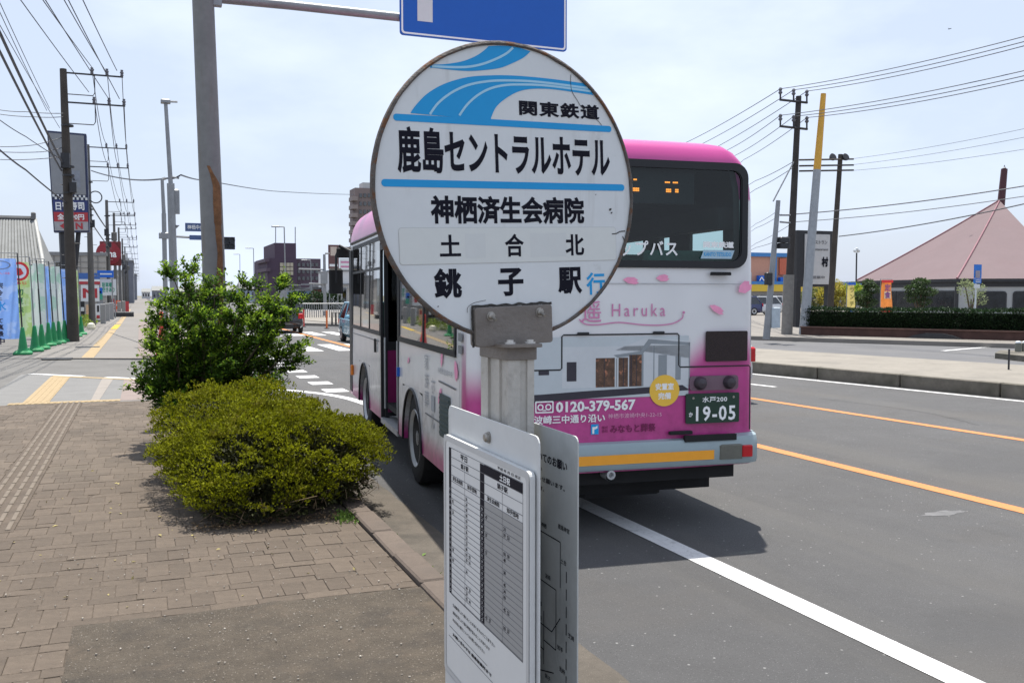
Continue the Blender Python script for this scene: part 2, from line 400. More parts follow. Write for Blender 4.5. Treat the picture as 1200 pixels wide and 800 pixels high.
# carriageway: near roadway from the gutter to the median; the side street joins across the pavement
def xm(y): return 14.9 - .152 * (y - 5.0) if y < 23 else 12.16      # front line of the median
mb = MB()
mb.poly([(2.03, -30, ROAD_Z), (20, -30, ROAD_Z), (13.4, 15, ROAD_Z), (12.9, 23, ROAD_Z), (12.9, 24, ROAD_Z), (12.9, 900, ROAD_Z), (2.03, 900, ROAD_Z)])
struct(mb, 'road', asphalt)
mb = MB(); mb.poly([(12.9, -30, ROAD_Z - .004), (60, -30, ROAD_Z - .004), (60, 900, ROAD_Z - .004), (12.9, 900, ROAD_Z - .004)])
struct(mb, 'far_road', asphalt_far)
# side street and apron running down to the carriageway
mb = MB()
mb.poly([(-40, 57.5, -.02), (-40, 52.5, -.02), (-2.3, 21.72, -.02), (1.45, 18.1, -.02), (1.45, 24.65, -.02), (-2.3, 26.7, -.02)])
mb.poly([(1.45, 18.1, -.02), (2.05, 17.1, ROAD_Z + .003), (2.05, 26.0, ROAD_Z + .003), (1.45, 24.65, -.02)])
struct(mb, 'side_street', lot_mat)
# parking lot left of the pavement
mb = MB()
mb.poly([(-40, -10, -.012), (-2.3, -10, -.012), (-2.3, 21.7, -.012), (-40, 52.4, -.012)])
mb.poly([(-60, 58, -.012), (-2.6, 26.9, -.012), (-2.6, 900, -.012), (-60, 900, -.012)])
struct(mb, 'parking_lot', lot_mat)

# pavement: a sand bed, bricks one by one, a patch of concrete, tactile strip
mb = MB(); mb.poly([(-2.3, -10, -.0045), (1.42, -10, -.0045), (1.42, 15.5, -.0045), (-2.3, 15.5, -.0045)])
pave = struct(mb, 'sidewalk', joint_mat)
# colour of the whole bed stays close to the bricks; joints are 4 mm gaps 8 mm deep
bricks = []
def lay(x0, y0, x1, y1):
    """one brick, cut where it meets the kerb, the patch or the tactile strip"""
    cx, cy = (x0 + x1) / 2, (y0 + y1) / 2
    x0, x1 = max(x0, -2.3), min(x1, 1.418)
    if cy < 5.0:
        if x0 > -.34: return
        x1 = min(x1, -.335)
    else: y0 = max(y0, 5.005)
    if cy > 7.2 and x1 > -1.17 and x0 < -.84:
        if cx < -1.0: x1 = min(x1, -1.17)
        else: x0 = max(x0, -.84)
    if cy > 6.82 and x1 > .42:
        if cy < 13.5: x1 = min(x1, .425)
    y1 = min(y1, 15.5)
    if x1 - x0 > .025 and y1 - y0 > .025: bricks.append(((x0 + x1) / 2, (y0 + y1) / 2, round(x1 - x0, 3), round(y1 - y0, 3)))
def free(x0, y0, x1, y1):
    cx, cy = (x0 + x1) / 2, (y0 + y1) / 2
    return not (cx > -.33 and cy < 5.0) and not (-1.17 < cx < -.84 and cy > 7.2) and not (cx > .28 and cy > 6.75) and -2.3 < cx < 1.42
y = 3.2; row = 0
while y < 15.5:
    off = .03 * math.sin(row * 1.3) + (.06 if (row // 6) % 2 else 0)
    if row % 2 == 0:                                              # a row of bricks lying lengthwise
        x = -2.42 + off
        while x < 1.42: lay(x, y, x + .12, y + .22); x += .12
        y += .22
    else:                                                         # a row of narrow bricks lying crosswise
        x = -2.42 + off
        while x < 1.42: lay(x, y, x + .24, y + .10); x += .24
        y += .10
    row += 1
def seen_size(b):
    d = math.hypot(b[0], b[1]); v = Vector((b[0], b[1], -CAM_H)); D = v.dot(_F)
    px = 600 + _f * v.dot(_Rt) / D; py = 400 - _f * v.dot(_U) / D
    return (1 if (-40 < px < 640 and py < 850) else 0, -d)
bricks.sort(key=seen_size, reverse=True)
proto = {}
def brick_mesh(w, l, k):
    if (w, l, k) not in proto:
        q = MB(); q.cham((0, 0, -.02), (w - .0025, l - .0025, .04), .002); me = q.mesh('brick'); me.materials.append(paving_mat); proto[(w, l, k)] = me
    return proto[(w, l, k)]
rest = MB()
for i, (bx, by, w, l) in enumerate(bricks):
    dz = .0011 * random.gauss(0, 1) + .004 * noise.noise(Vector((bx * .8, by * .8, 0)))
    if i < 300:
        o = bpy.data.objects.new('brick', brick_mesh(w, l, 0)); o.location = (bx, by, dz); COL.objects.link(o); o.parent = pave
        o.rotation_euler = (random.gauss(0, .008), random.gauss(0, .012), random.gauss(0, .008))
    else: rest.cham((bx, by, -.02 + dz), (w - .0025, l - .0025, .04), .002)
tag(rest.build('brick_paving', paving_many, pave), kind='stuff')
# uneven concrete patch poured beside the stop
mb = MB(); nx, ny = 60, 260; X0, X1, Y0, Y1 = -.33, 1.425, -3, 5.0
for j in range(ny + 1):
    for i in range(nx + 1):
        x = X0 + (X1 - X0) * i / nx; yy = Y0 + (Y1 - Y0) * j / ny
        if i == 0: x += -.012 + .022 * noise.noise(Vector((0, yy * 6, 3))) + .008 * noise.noise(Vector((0, yy * 25, 3)))
        if j == ny: yy += .012 + .035 * noise.noise(Vector((x * 4, 0, 7))) + .010 * noise.noise(Vector((x * 22, 0, 7)))
        edge = min(i, ny - j)
        mb.v.append((x, yy, .0045 - (.0045 if edge == 0 else 0) + .007 * noise.noise(Vector((x * 1.5, yy * 1.5, 0))) + .003 * noise.noise(Vector((x * 9, yy * 9, 1)))))
for j in range(ny):
    for i in range(nx):
        a = j * (nx + 1) + i; mb.f.append((a, a + 1, a + nx + 2, a + nx + 1))
mb.build('concrete_patch', patch_mat, pave, smooth=True)
# fine grit lying on the patch and in the bricks' joints
mb = MB()
for k in range(420):
    x = random.uniform(-.9, 1.4); yy = random.uniform(3.3, 6.6); s = random.uniform(.0015, .005)
    mb.box((x, yy, .008 + s * .3), (s * 2, s * 1.5, s), Matrix.Rotation(random.random() * 3, 3, 'Z'))
tag(mb.build('grit', mat('grit', (.30, .27, .23), .9, island=.4), None), 'pale grit scattered over the concrete patch and the bricks', 'grit', kind='stuff')
# tactile strip worn to the colour of the paving
mb = MB(); mb.bbox((-1.165, 7.2, -.03), (-.845, 15.5, .001)); ts = mb.build('tactile_strip', paving_mat, pave)
mb = MB()
for bx in (-1.125, -1.045, -.965, -.885):
    yb = 7.25
    while yb < 15.4: mb.cham((bx, yb + .14, .004), (.034, .27, .009), .004); yb += .3
mb.build('raised_bars', mat('worn_tactile', (.195, .16, .125), .85, var=.15, scale=9, bump=.3), ts)
# coloured paving before the side street
def slab(name, pts, m, z, parent=None, kind='structure'):
    q = MB(); q.prism(UP, pts, z - .05, z); o = q.build(name, m, parent)
    if parent is None: tag(o, kind=kind)
    return o
cross_pave = slab('sidewalk_crossing', [(-2.3, 15.5), (1.42, 15.5), (1.42, 18.0), (-2.3, 21.6)], grey_tile, -.003)
slab('pink_paving', [(-.32, 15.62), (1.42, 15.62), (1.42, 17.85), (-.32, 19.55)], pink_tile, .0)
slab('pale_paving', [(-.74, 15.82), (-.62, 15.82), (-.52, 19.6), (-.72, 19.9)], pale_tile, .001, cross_pave)
slab('yellow_tactile_block', [(-1.86, 15.55), (-.32, 15.55), (-.32, 15.80), (-1.86, 15.80)], yellow_tile, .003, cross_pave)
slab('yellow_tactile_block', [(-1.68, 15.80), (-1.32, 15.80), (-1.32, 20.35), (-1.68, 20.70)], yellow_tile, .003, cross_pave)
slab('yellow_tactile_block', [(-1.66, 20.70), (-1.66, 20.96), (1.3, 18.12), (1.3, 17.88), (-.5, 19.6)], yellow_tile, .004, cross_pave)
mb = MB()
for i in range(18): mb.bbox((-1.84 + i * .085, 15.58, .003), (-1.80 + i * .085, 15.77, .007))
mb.build('raised_bars', yellow_tile, cross_pave)
mb = MB()
for i in range(4): mb.bbox((-1.64 + i * .09, 15.85, .003), (-1.61 + i * .09, 20.3, .007))
mb.build('raised_bars', yellow_tile, cross_pave)
def give_way(x0, y0, x1, y1, w=.16):
    q = MB(); fr = UP; stroke(q, fr, [(x0, y0), (x1, y1)], w, -.012); return tag(q.build('stop_line', white_line), kind='structure')
give_way(-2.15, 21.75, -1.1, 20.72); give_way(-.66, 20.30, .75, 18.95)
# pavement beyond the side street
far_walk = slab('far_sidewalk', [(-2.6, 26.9), (2.0, 24.9), (2.0, 600), (-2.6, 600)], mat('far_paving', (.205, .192, .178), .9, var=.1, scale=.8, stain=[(.4, .5, .7, (.16, .147, .137), .6)]), -.002)
slab('yellow_tactile_block', [(-1.45, 26.6), (-1.15, 26.45), (-1.05, 47), (-1.35, 47)], yellow_tile, .006, far_walk)
slab('yellow_tactile_block', [(-1.35, 48), (-1.05, 48), (-1.0, 55), (-1.3, 55)], mat('fresh_yellow', (.62, .42, .04), .8), .006, far_walk)
slab('yellow_tactile_block', [(-1.3, 56), (-1.0, 56), (-.95, 110), (-1.25, 110)], yellow_tile, .006, far_walk)
slab('pink_paving', [(-.1, 26.2), (1.7, 25.4), (1.7, 60), (-.1, 60)], pink_tile, .004, far_walk)
q = MB(); stroke(q, UP, [(-2.5, 27.0), (2.0, 25.05)], .18, .004); tag(q.build('kerb_line', pale_tile), kind='structure')
for (gx, gy) in ((-2.0, 26.5), (-1.55, 32.0)):
    q = MB(); q.prism(UP, [(gx - .35, gy - .3), (gx + .35, gy - .45), (gx + .35, gy + .15), (gx - .35, gy + .3)], 0.0, .008)
    q.build('drain_cover', black_metal, far_walk)

# kerb: stones 0.6 m long, then the gutter apron
kerb = thing('kerb', None, None); kerb['kind'] = 'structure'
km = MB(); km.cham((0, 0, -.13), (.155, .592, .29), .012); kme = km.mesh('kerb_stone'); kme.materials.append(kerb_mat)
yy = .5
while yy < 17:
    o = bpy.data.objects.new('kerb_stone', kme); o.location = (1.505 + random.gauss(0, .002), yy, .012 + random.gauss(0, .003)); o.rotation_euler = (0, 0, random.gauss(0, .004)); COL.objects.link(o); o.parent = kerb; yy += .6
q = MB(); q.bbox((1.428, -10, -.3), (1.582, 17.2, -.02)); q.build('kerb_bed', seal_mat, kerb)
gut = MB(); n = 90
prev = None
for i in range(n + 1):
    yv = -8 + 26 * i / n
    gut.v += [(1.58, yv, -.145), (1.62, yv, -.138), (2.05 + .018 * noise.noise(Vector((yv * 3, 0, 0))), yv, -.143)]
for i in range(n):
    for k in range(2): a = i * 3 + k; gut.f.append((a, a + 1, a + 4, a + 3))
struct(gut, 'gutter', gutter_mat)
# kerb beyond the side street
q = MB(); q.bbox((2.0, 25.5, -.2), (2.16, 400, .01)); struct(q, 'far_kerb', kerb_mat)

# road markings: sheets 4 mm up
mk = MB(); Z = ROAD_Z + .004
ln = curve_pts([(3.50, -10), (3.49, 2), (3.47, 8), (3.44, 13), (3.36, 15.3), (3.1, 16.6), (2.6, 17.6), (2.1, 18.3)], 5); stroke(mk, UP, ln, .17, Z)
struct(mk, 'white_edge_line', white_line)
for k in range(8):
    q = MB(); yv = 17.05 + 1.55 * k; q.poly([(3.12, yv, Z), (3.54, yv, Z), (3.54, yv + .62, Z), (3.12, yv + .62, Z)]); struct(q, 'dashed_line', white_line)
q = MB(); stroke(q, UP, [(3.45, 30), (3.45, 400)], .16, Z); struct(q, 'white_edge_line', white_line)
q = MB(); stroke(q, UP, [(6.74, -10), (6.72, 27)], .17, Z); struct(q, 'orange_line', orange_line)
q = MB(); stroke(q, UP, [(10.55, 0), (9.98, 9), (9.72, 13.5), (9.1, 28)], .16, Z); struct(q, 'orange_line', orange_line)
q = MB(); stroke(q, UP, [(xm(v) - .28, v) for v in (-5, 5, 11, 17, 22.5)], .14, Z); struct(q, 'white_edge_line', white_line)
q = MB(); stroke(q, UP, [(11.35, 14.9), (10.9, 17.9)], .13, Z); struct(q, 'dashed_line', white_line)
for k in range(9):                                                  # zebra crossing over the big road
    q = MB(); xx = 3.9 + .95 * k; q.poly([(xx, 29.6, Z), (xx + .5, 29.6, Z), (xx + .5, 33.6, Z), (xx, 33.6, Z)]); struct(q, 'crosswalk_stripe', white_line)
for k in range(8):
    q = MB(); xx = 4.2 + .95 * k; q.poly([(xx, 41, Z), (xx + .5, 41, Z), (xx + .5, 45, Z), (xx, 45, Z)]); struct(q, 'crosswalk_stripe', white_line)
q = MB(); stroke(q, UP, [(6.6, 27), (6.9, 60), (6.9, 200)], .2, Z); struct(q, 'orange_line', orange_line)
for (cx_, cy_, rx_, ry_, c_) in ((6.05, 5.75, .20, .07, .135), (5.2, 8.9, .5, .22, .095)):
    q = MB(); q.poly([(cx_ + rx_ * math.cos(k * .35) * (1 + .25 * math.sin(k * 2.3)), cy_ + ry_ * math.sin(k * .35) * (1 + .25 * math.cos(k * 1.9)), Z - .002) for k in range(18)]); struct(q, 'road_stain', mat('road_stain_%d' % int(c_ * 1000), (c_, c_, c_ * 1.02), .9, var=.2, scale=9, bump=.3, bscale=120))
q = MB()
for (pts_) in ([(10.6, 9.5), (11.0, 11.0), (10.8, 13.0)], [(7.2, 14.7), (8.4, 14.55), (9.6, 14.8)]): stroke(q, UP, [(x + .03 * noise.noise(Vector((x * 9, y_ * 9, 0))), y_ + .03 * noise.noise(Vector((x * 9, y_ * 9, 5)))) for x, y_ in curve_pts(pts_, 14)], .009, Z - .002)
tag(q.build('road_cracks', mat('crack', (.035, .034, .033), .95)), kind='structure')

# median with its kerb blocks
MZ = .10
q = MB()
ys = [-6, 5, 11, 17, 23]
q.add([(xm(v) + .14, v, MZ) for v in ys] + [(xm(v) + 4.3 - .06 * max(0, v - 8), v + 2.5, MZ) for v in ys], [(k, 5 + k, 6 + k, k + 1) for k in range(4)])
q.poly([(xm(23) + .14, 23, MZ), (xm(23) + 3.4, 25.5, MZ), (xm(23) + 3.4, 25.5, -.4), (xm(23) + .14, 23, -.4)], True)
q.add([(xm(v) + 4.3 - .06 * max(0, v - 8), v + 2.5, MZ) for v in ys] + [(xm(v) + 4.3 - .06 * max(0, v - 8), v + 2.5, -.4) for v in ys], [(k, 5 + k, 6 + k, k + 1) for k in range(4)])
med = struct(q, 'median', median_mat)
v = -4.0
while v < 22.9:
    w = min(1.98, 23 - v); a, b = Vector((xm(v), v, 0)), Vector((xm(v + w), v + w, 0)); d = (b - a); fr = Fr(((a + b) / 2), d, (0, 0, 1))
    q = MB(); q.cham((0, 0, 0), (d.length - .02, .15, .27), .015)
    o = q.build('kerb_stone', median_face, med); o.location = (a + b) / 2 + Vector((.075, 0, -.033)); o.rotation_euler = (0, 0, math.atan2(d.y, d.x)); v += 2.0
# strip of pavement under the poles and the hedge on the far side
A0, A1 = gp(860, 391.5, 0), gp(1215, 401.5, 0)
dv = (A1 - A0).normalized(); nv = Vector((-dv.y, dv.x, 0)); 
if nv.y < 0: nv = -nv
AL, AR = A0 - dv * 60, A1 + dv * 14
q = MB(); q.prism(UP, [(AL.x - nv.x * 1.2, AL.y - nv.y * 1.2), (AR.x - nv.x * 1.2, AR.y - nv.y * 1.2), (AR.x + nv.x * 80, AR.y + nv.y * 80), (AL.x + nv.x * 80, AL.y + nv.y * 80)], -.3, 0.0)
struct(q, 'opposite_sidewalk', mat('opposite_paving', (.26, .24, .215), .9, var=.1, scale=.6))
q = MB(); fr = UP; stroke(q, UP, [tuple(gp(1105, 411, Z))[:2], tuple(gp(1150, 407, Z))[:2], tuple(gp(1210, 406, Z))[:2]], .18, Z); struct(q, 'white_edge_line', white_line)
q = MB(); stroke(q, UP, [tuple(gp(1125, 401, Z))[:2], tuple(gp(1210, 402, Z))[:2]], .2, Z); struct(q, 'white_edge_line', white_line)

# weeds and moss between gutter and kerb
pts = []
for k in range(900):
    yv = random.uniform(3.6, 9.5); dens = noise.noise(Vector((yv * 1.4, 0, 0)))
    if dens < -.15: continue
    pts.append(((random.gauss(1.63, .035), yv, -.142), (random.gauss(0, .5), random.gauss(0, .5), 1)))
for k in range(160): pts.append(((random.gauss(1.36, .04), random.gauss(6.75, .10), -.002), (random.gauss(0, .5), random.gauss(0, .5), 1)))
tag(leaves('weeds', weed_leaf, pts, .035, up=.8), 'low green weeds growing along the foot of the kerb', 'weeds', kind='stuff')
pts = []
for k in range(110):
    pts.append(((random.uniform(-1.0, 1.3), random.uniform(5.2, 9.5), .004), (random.gauss(0, 1), random.gauss(0, 1), .05)))
pts = [p for p in pts if free(p[0][0] - .01, p[0][1], p[0][0] + .01, p[0][1])][:60]
tag(leaves('fallen_leaves', mat('dead_leaf', (.30, .25, .10), .8, island=.4), pts, .03, up=.05), 'a few small dry leaves fallen on the brick pavement', 'leaves', kind='stuff')

# ================================================================== THE BUS STOP SIGN
SX, SY = .675, 1.745
stop = thing('bus_stop_sign', 'round white bus stop sign on a weathered post with a printed timetable board', 'bus stop sign', (.70, 1.80, 0))
# post: a channel section with lips, on a concrete foot
q = MB(); pz0, pz1 = .05, 1.525
q.bbox((.675, 1.735, pz0), (.684, 1.875, pz1)); q.bbox((.722, 1.7351, pz0), (.731, 1.875, pz1)); q.bbox((.684, 1.870, pz0), (.722, 1.8752, pz1 - .001))
q.bbox((.6745, 1.728, pz0), (.701, 1.735, pz1 - .002)); q.bbox((.7165, 1.728, pz0), (.7312, 1.735, pz1 - .002)); q.bbox((.701, 1.7325, pz0), (.7165, 1.7375, pz1 - .004))
q.bbox((.6705, 1.765, pz0), (.675, 1.785, pz1 - .01)); q.bbox((.6695, 1.83, pz0), (.675, 1.872, pz1 - .01))
q.build('post', post_mat, stop, world=True)
q = MB(); q.cham((.70, 1.80, .05), (.42, .42, .12), .03); q.build('concrete_foot', gutter_mat, stop, world=True)
# disc
DC = Vector((SX, SY + .018, 1.835)); da = R(6.8); dr = Vector((math.cos(da), math.sin(da), 0)); du_ = Vector((0, 0, 1))
DC = DC + dr * .022
tilt = R(2.1); r2 = dr * math.cos(tilt) + du_ * math.sin(tilt); u2 = du_ * math.cos(tilt) - dr * math.sin(tilt)
DF = Fr(DC, r2, u2)
q = MB(); cir = [(.291 * math.cos(2 * math.pi * k / 96), .291 * math.sin(2 * math.pi * k / 96)) for k in range(96)]
q.prism(DF, cir, -.004, 0); disc = q.build('disc', white_plate, stop, world=True)
q = MB(); vs = []; N = 120; prof = [(.289, .0015), (.2895, .004), (.2925, .0052), (.2965, .003), (.298, -.002), (.2965, -.007), (.290, -.009)]
for k in range(N):
    th = 2 * math.pi * k / N
    for j, (rr, zz) in enumerate(prof):
        w = .0012 * noise.noise(Vector((math.cos(th) * 9, math.sin(th) * 9, j * .2))) + .0006 * noise.noise(Vector((math.cos(th) * 30, math.sin(th) * 30, j)))
        q.v.append(tuple(DF.p((rr + (w if j < 3 else w * .3)) * math.cos(th), (rr + (w if j < 3 else w * .3)) * math.sin(th), zz)))
m_ = len(prof)
for k in range(N):
    for j in range(m_ - 1): q.f.append((k * m_ + j, ((k + 1) % N) * m_ + j, ((k + 1) % N) * m_ + j + 1, k * m_ + j + 1))
q.build('rim', rim_mat, stop, world=True, smooth=True)
mm = lambda pts: [(x / 1000, y / 1000) for x, y in pts]
Zp = .0006
logo = MB()
ribbon(logo, DF, curve_pts(mm([(-212, 145), (-212, 146), (-197, 164), (-174, 185), (-138, 205), (-92, 220), (-46, 227), (11, 231), (91, 231), (186, 227)])), curve_pts(mm([(-41, 140), (-41, 144), (-29, 166), (-9, 183), (20, 199), (50, 207), (90, 210), (131, 209), (195, 205), (203, 204)])), Zp)
ribbon(logo, DF, curve_pts(mm([(-168, 234), (-164, 238.5), (-136, 242), (-100, 250), (-71, 262), (-51, 275), (-41, 284)])), curve_pts(mm([(-166, 231), (-164, 233), (-119, 232), (-82, 233), (-45, 238), (-16, 244), (9, 254), (37, 268), (54, 282)])), Zp)
logo.add([DF.p(x / 1000, y / 1000, Zp + .00005) for x, y in [(-41, 284), (-20, 287), (5, 288.5), (30, 287), (54, 282), (20, 262), (-20, 255)]], [(6, 5, 4, 3, 2, 1, 0)])
logo.build('wave_emblem', blue_ink, disc, world=True)
q = MB()
stroke(q, DF, curve_pts(mm([(-172, 145), (-154, 167), (-126, 188), (-93, 204), (-55, 214), (-8, 220), (70, 222.5), (190, 218)])), .0045, Zp + .0003)
stroke(q, DF, curve_pts(mm([(-110, 146), (-92, 168), (-69, 187), (-43, 201), (-14, 209.5), (21, 214), (90, 216.5), (196, 212)])), .0045, Zp + .0003)
stroke(q, DF, curve_pts(mm([(-164, 236), (-127, 237), (-91, 240), (-60, 247), (-29, 259), (-2, 273), (14, 286)])), .0045, Zp + .0003)
q.build('pale_stripes', pale_ink, disc, world=True)
for (x0, x1, yc, w) in ((-247, 246, 136, 13), (-276, 276, 13.5, 14)):
    q = MB(); q.poly([DF.p(x, y, Zp + .0001) for x, y in rrect(x0 / 1000, (yc - w / 2) / 1000, x1 / 1000, (yc + w / 2) / 1000, w / 2100)]); q.build('blue_bar', blue_ink, disc, world=True)
text('関東鉄道', .193, .031, black_ink, disc, DF, .120, .1690, Zp + .0001, .035, world=True, res=3, space=1.12)
text('鹿島セントラルホテル', .482, .088, black_ink, disc, DF, -.001, .0765, Zp + .0001, .030, world=True, res=4)
text('神栖済生会病院', .350, .056, black_ink, disc, DF, -.003, -.036, Zp + .0001, .036, world=True, res=3)
q = MB(); q.prism(DF, rrect(-.245, -.140, .250, -.071, .006), 0, .0009); stk = q.build('sticker', sticker_mat, disc, world=True)
q = MB(); ring(q, DF, rrect(-.2462, -.1412, .2512, -.0698, .007), rrect(-.245, -.140, .250, -.071, .006), .0004); q.build('sticker_edge', grey_ink if False else mat('sticker_edge', (.52, .53, .52), .6, var=.02), disc, world=True)
ghost = mat('faded_ink', (.625, .645, .635), .5, var=.02)
for (gx, gw) in ((-.085, .045), (.062, .045), (.105, .04)):
    q = MB(); q.quad(DF, gx - gw / 2, -.13, gx + gw / 2, -.082, .00105); q.build('faded_mark', ghost, stk, world=True)
for s_, cx, cy, w, h in (('土', -.1395, -.105, .045, .042), ('合', .0025, -.106, .044, .046), ('北', .146, -.107, .046, .044)):
    text(s_, w, h, black_ink, stk, DF, cx, cy, .0013, .026, world=True, res=3)
for s_, cx, cy, w, h in (('銚', -.147, -.178, .059, .059), ('子', -.008, -.1795, .058, .056), ('駅', .1325, -.181, .059, .056)):
    text(s_, w, h, black_ink, disc, DF, cx, cy, Zp + .0001, .036, world=True, res=3)
text('行', .047, .047, blue_ink, disc, DF, .196, -.189, Zp + .0001, .022, world=True, res=3)
# cracks, chips and scratches in the enamel
q = MB()
stroke(q, DF, curve_pts(mm([(148, 243), (147, 225), (150, 208), (163, 190), (172, 178), (196, 162), (212, 152), (221, 143)])), .0011, .0012)
stroke(q, DF, curve_pts(mm([(-108, -237), (-106, -226), (-94, -219), (-80, -216), (-66, -214)])), .0009, .0012)
stroke(q, DF, curve_pts(mm([(240, -85), (252, -84), (262, -80), (275, -79)])), .0022, .0012)
stroke(q, DF, curve_pts(mm([(268, -90), (272, -100), (271, -112)])), .002, .0012)
for (x, y, r_) in ((142, 254, 2), (161, 247, 1.6), (238, -33, 3.2), (241, -40, 2.2), (-232, 70, 1.2), (202, -2, 1.2), (-170, -222, 1.5)):
    q.poly([DF.p((x + r_ * (1 + .4 * math.sin(k * 2.1)) * math.cos(k)) / 1000, (y + r_ * (1 + .3 * math.cos(k * 1.7)) * math.sin(k)) / 1000, .0012) for k in range(6)])
q.build('chips_and_cracks', seal_mat, disc, world=True)
# bracket plate, bolts, collar
bz = .012
q = MB(); q.prism(DF, rrect(-.096, -.306, .080, -.228, .006), .0012, bz); q.prism(DF, rrect(-.0955, -.3055, .0795, -.2285, .006), -.016, -.0045)
brk = q.build('bracket', bracket_mat, stop, world=True, bevel=.0015)
q = MB(); sl = []
for k in range(60):
    t = k / 59; x = -.100 + .184 * t; sl.append((x, -.2255 + .0035 * noise.noise(Vector((x * 60, 0, 0)))))
stroke(q, DF, sl, .0055, .004)
stroke(q, DF, [(-.0985 + .0015 * noise.noise(Vector((0, k * .5, 3))), -.226 - k * .0035) for k in range(24)], .005, .004)
q.build('sealant_bead', seal_mat, brk, world=True)
for (x, y) in ((-.062, -.246), (.050, -.243)):
    q = MB(); q.lathe(DF.p(x, y, bz), DF.n, [(0, .0095), (.002, .0095), (.0021, .0065), (.006, .0068), (.008, .0045)], 12); q.lathe(DF.p(x, y - .001, bz + .006), DF.n - DF.u * .4, [(0, .0032), (.016, .0030)], 10); q.build('bolt', bolt_mat, brk, world=True)
q = MB(); q.prism(Fr((.703, 1.79, 1.5255), (1, 0, 0), (0, 1, 0)), rrect(-.048, -.085, .040, .090, .012), 0, .007); q.prism(Fr((.703, 1.79, 1.500), (1, 0, 0), (0, 1, 0)), rrect(-.036, -.066, .034, .088, .006), 0, .0255)
col = q.build('post_cap', bracket_mat, stop, world=True, bevel=.001)
for (x, y) in ((.678, 1.725), (.722, 1.728)):
    q = MB(); q.lathe((x, y, 1.5325), (0, 0, 1), [(0, .011), (.0035, .011), (.0036, .007), (.008, .007)], 14); q.build('bolt', mat('pale_bolt', (.6, .58, .55), .4, .5, var=.1) if 'pale_bolt' not in MATS else MATS['pale_bolt'], col, world=True)

# timetable board on the pavement side
AF = Fr((.655, 2.055, 0), (0, -1, 0), (0, 0, 1))       # right = towards the camera, faces the pavement
bd = MB(); bd.prism(AF, rrect(0, .62, .530, 1.377, .018), -.003, 0); board = bd.build('timetable_board', board_mat, stop, world=True, bevel=.0008)
q = MB(); q.prism(AF, rrect(.012, .70, .520, 1.312, .012), .002, .014); frm = q.build('notice_panel', board_mat, stop, world=True, bevel=.002)
q = MB(); ring(q, AF, rrect(.012, .765, .520, 1.3125, .012), rrect(.026, .779, .507, 1.300, .010), .0155); q.add([AF.p(.014, .765, .0144), AF.p(.519, .765, .0144), AF.p(.519, .7675, .0165), AF.p(.014, .7675, .0165)], [(0, 1, 2, 3)])
q.build('panel_rim', mat('panel_rim', (.52, .525, .52), .4, var=.03), frm, world=True)
q = MB(); q.quad(AF, .026, .779, .507, 1.300, .0146); sheet = q.build('timetable_sheet', paper_mat, frm, world=True)
q = MB(); q.lathe(AF.p(.272, 1.340, 0), AF.n, [(-.06, .006), (0, .012), (.003, .012), (.0035, .010), (.008, .0098), (.011, .007)], 18); q.build('bolt', bolt_mat, stop, world=True)
q = MB(); q.lathe(AF.p(.272, .70, 0), AF.n, [(-.06, .006), (0, .012), (.003, .012), (.008, .0098), (.011, .007)], 18); q.build('bolt', bolt_mat, stop, world=True)
T0, T1, TT, TB = .050, .468, 1.288, .957                 # table: left, right, top, bottom
cA0, cA1, cB0, cB1 = .050, .066, .258, .284
zt = .0150

rows = 20; rh = (1.198 - TB) / rows
for (xa, ya, xb, yb) in ((cA0, TB, cA1, TT), (cB0, TB, cB1, TT - .002), (cB1, 1.268, .490, 1.287)): q = MB(); q.quad(AF, xa, ya, xb, yb, zt); q.build('black_column', black_ink, frm, world=True)
q = MB(); q.quad(AF, cB1, TB, .490, 1.214, zt - .0001); q.build('grey_cells', paper_grey, frm, world=True)
q = MB()
for k in range(rows + 1): yk = 1.200 - k * rh; q.quad(AF, cA1, yk - .0006, .490, yk + .0006, zt + .0002)
for yk in (1.288, 1.268, 1.250, 1.228, 1.214): q.quad(AF, cA1, yk - .0006, .490, yk + .0006, zt + .0002)
for xk in (.160, .386, .490): q.quad(AF, xk - .0006, TB, xk + .0006, 1.25 if xk < .45 else TT, zt + .0002)
q.quad(AF, cA1 - .001, TB - .001, .490, TB + .001, zt + .0002)
q.build('table_rules', grey_ink, frm, world=True)
num = MB(); ink = MB()
for k in range(rows):
    yk = 1.200 - (k + .5) * rh
    for cx in ((cA0 + cA1) / 2, (cB0 + cB1) / 2):
        t = text(str(5 + k % 19), .006, .0055, None, None, AF, cx, yk, zt + .0004); num.add(t.v, t.f)
    for cx, ch in ((.078, .35), (.172, .75), (.296, .3), (.398, .45)):
        if random.random() < ch:
            for j in range(random.choice((1, 1, 2))):
                t = text('%02d' % random.randint(0, 59), .011, .0075, None, None, AF, cx + j * .02, yk, zt + .0004, .02); ink.add(t.v, t.f)
num.build('hour_numerals', white_ink, frm, world=True)
for s_, cx, cy, w, h in (('平日', .155, 1.278, .045, .013), ('銚子駅', .160, 1.259, .05, .012), ('銚子駅', .386, 1.259, .055, .012), ('済生会病院', .112, 1.222, .07, .010), ('知手団地', .208, 1.222, .06, .010), ('済生会病院', .335, 1.222, .07, .010), ('知手団地', .440, 1.222, .06, .010)):
    t = text(s_, w, h, None, None, AF, cx, cy, zt + .0004, .02); ink.add(t.v, t.f)
for k, s_ in enumerate(('交通事情により遅れることがありますのでご了承下さい', '道路状況により運行時間が変わることがあります', '年末年始の運行についてはお問い合わせ下さい')):
    t = text(s_, .27 - .03 * k, .0075, None, None, AF, .075 + (.27 - .03 * k) / 2, .935 - k * .017, zt + .0004, .01); ink.add(t.v, t.f)
t = text('平成 年 月 日 改正', .12, .006, None, None, AF, .420, 1.2945, zt + .0004, .01); ink.add(t.v, t.f)
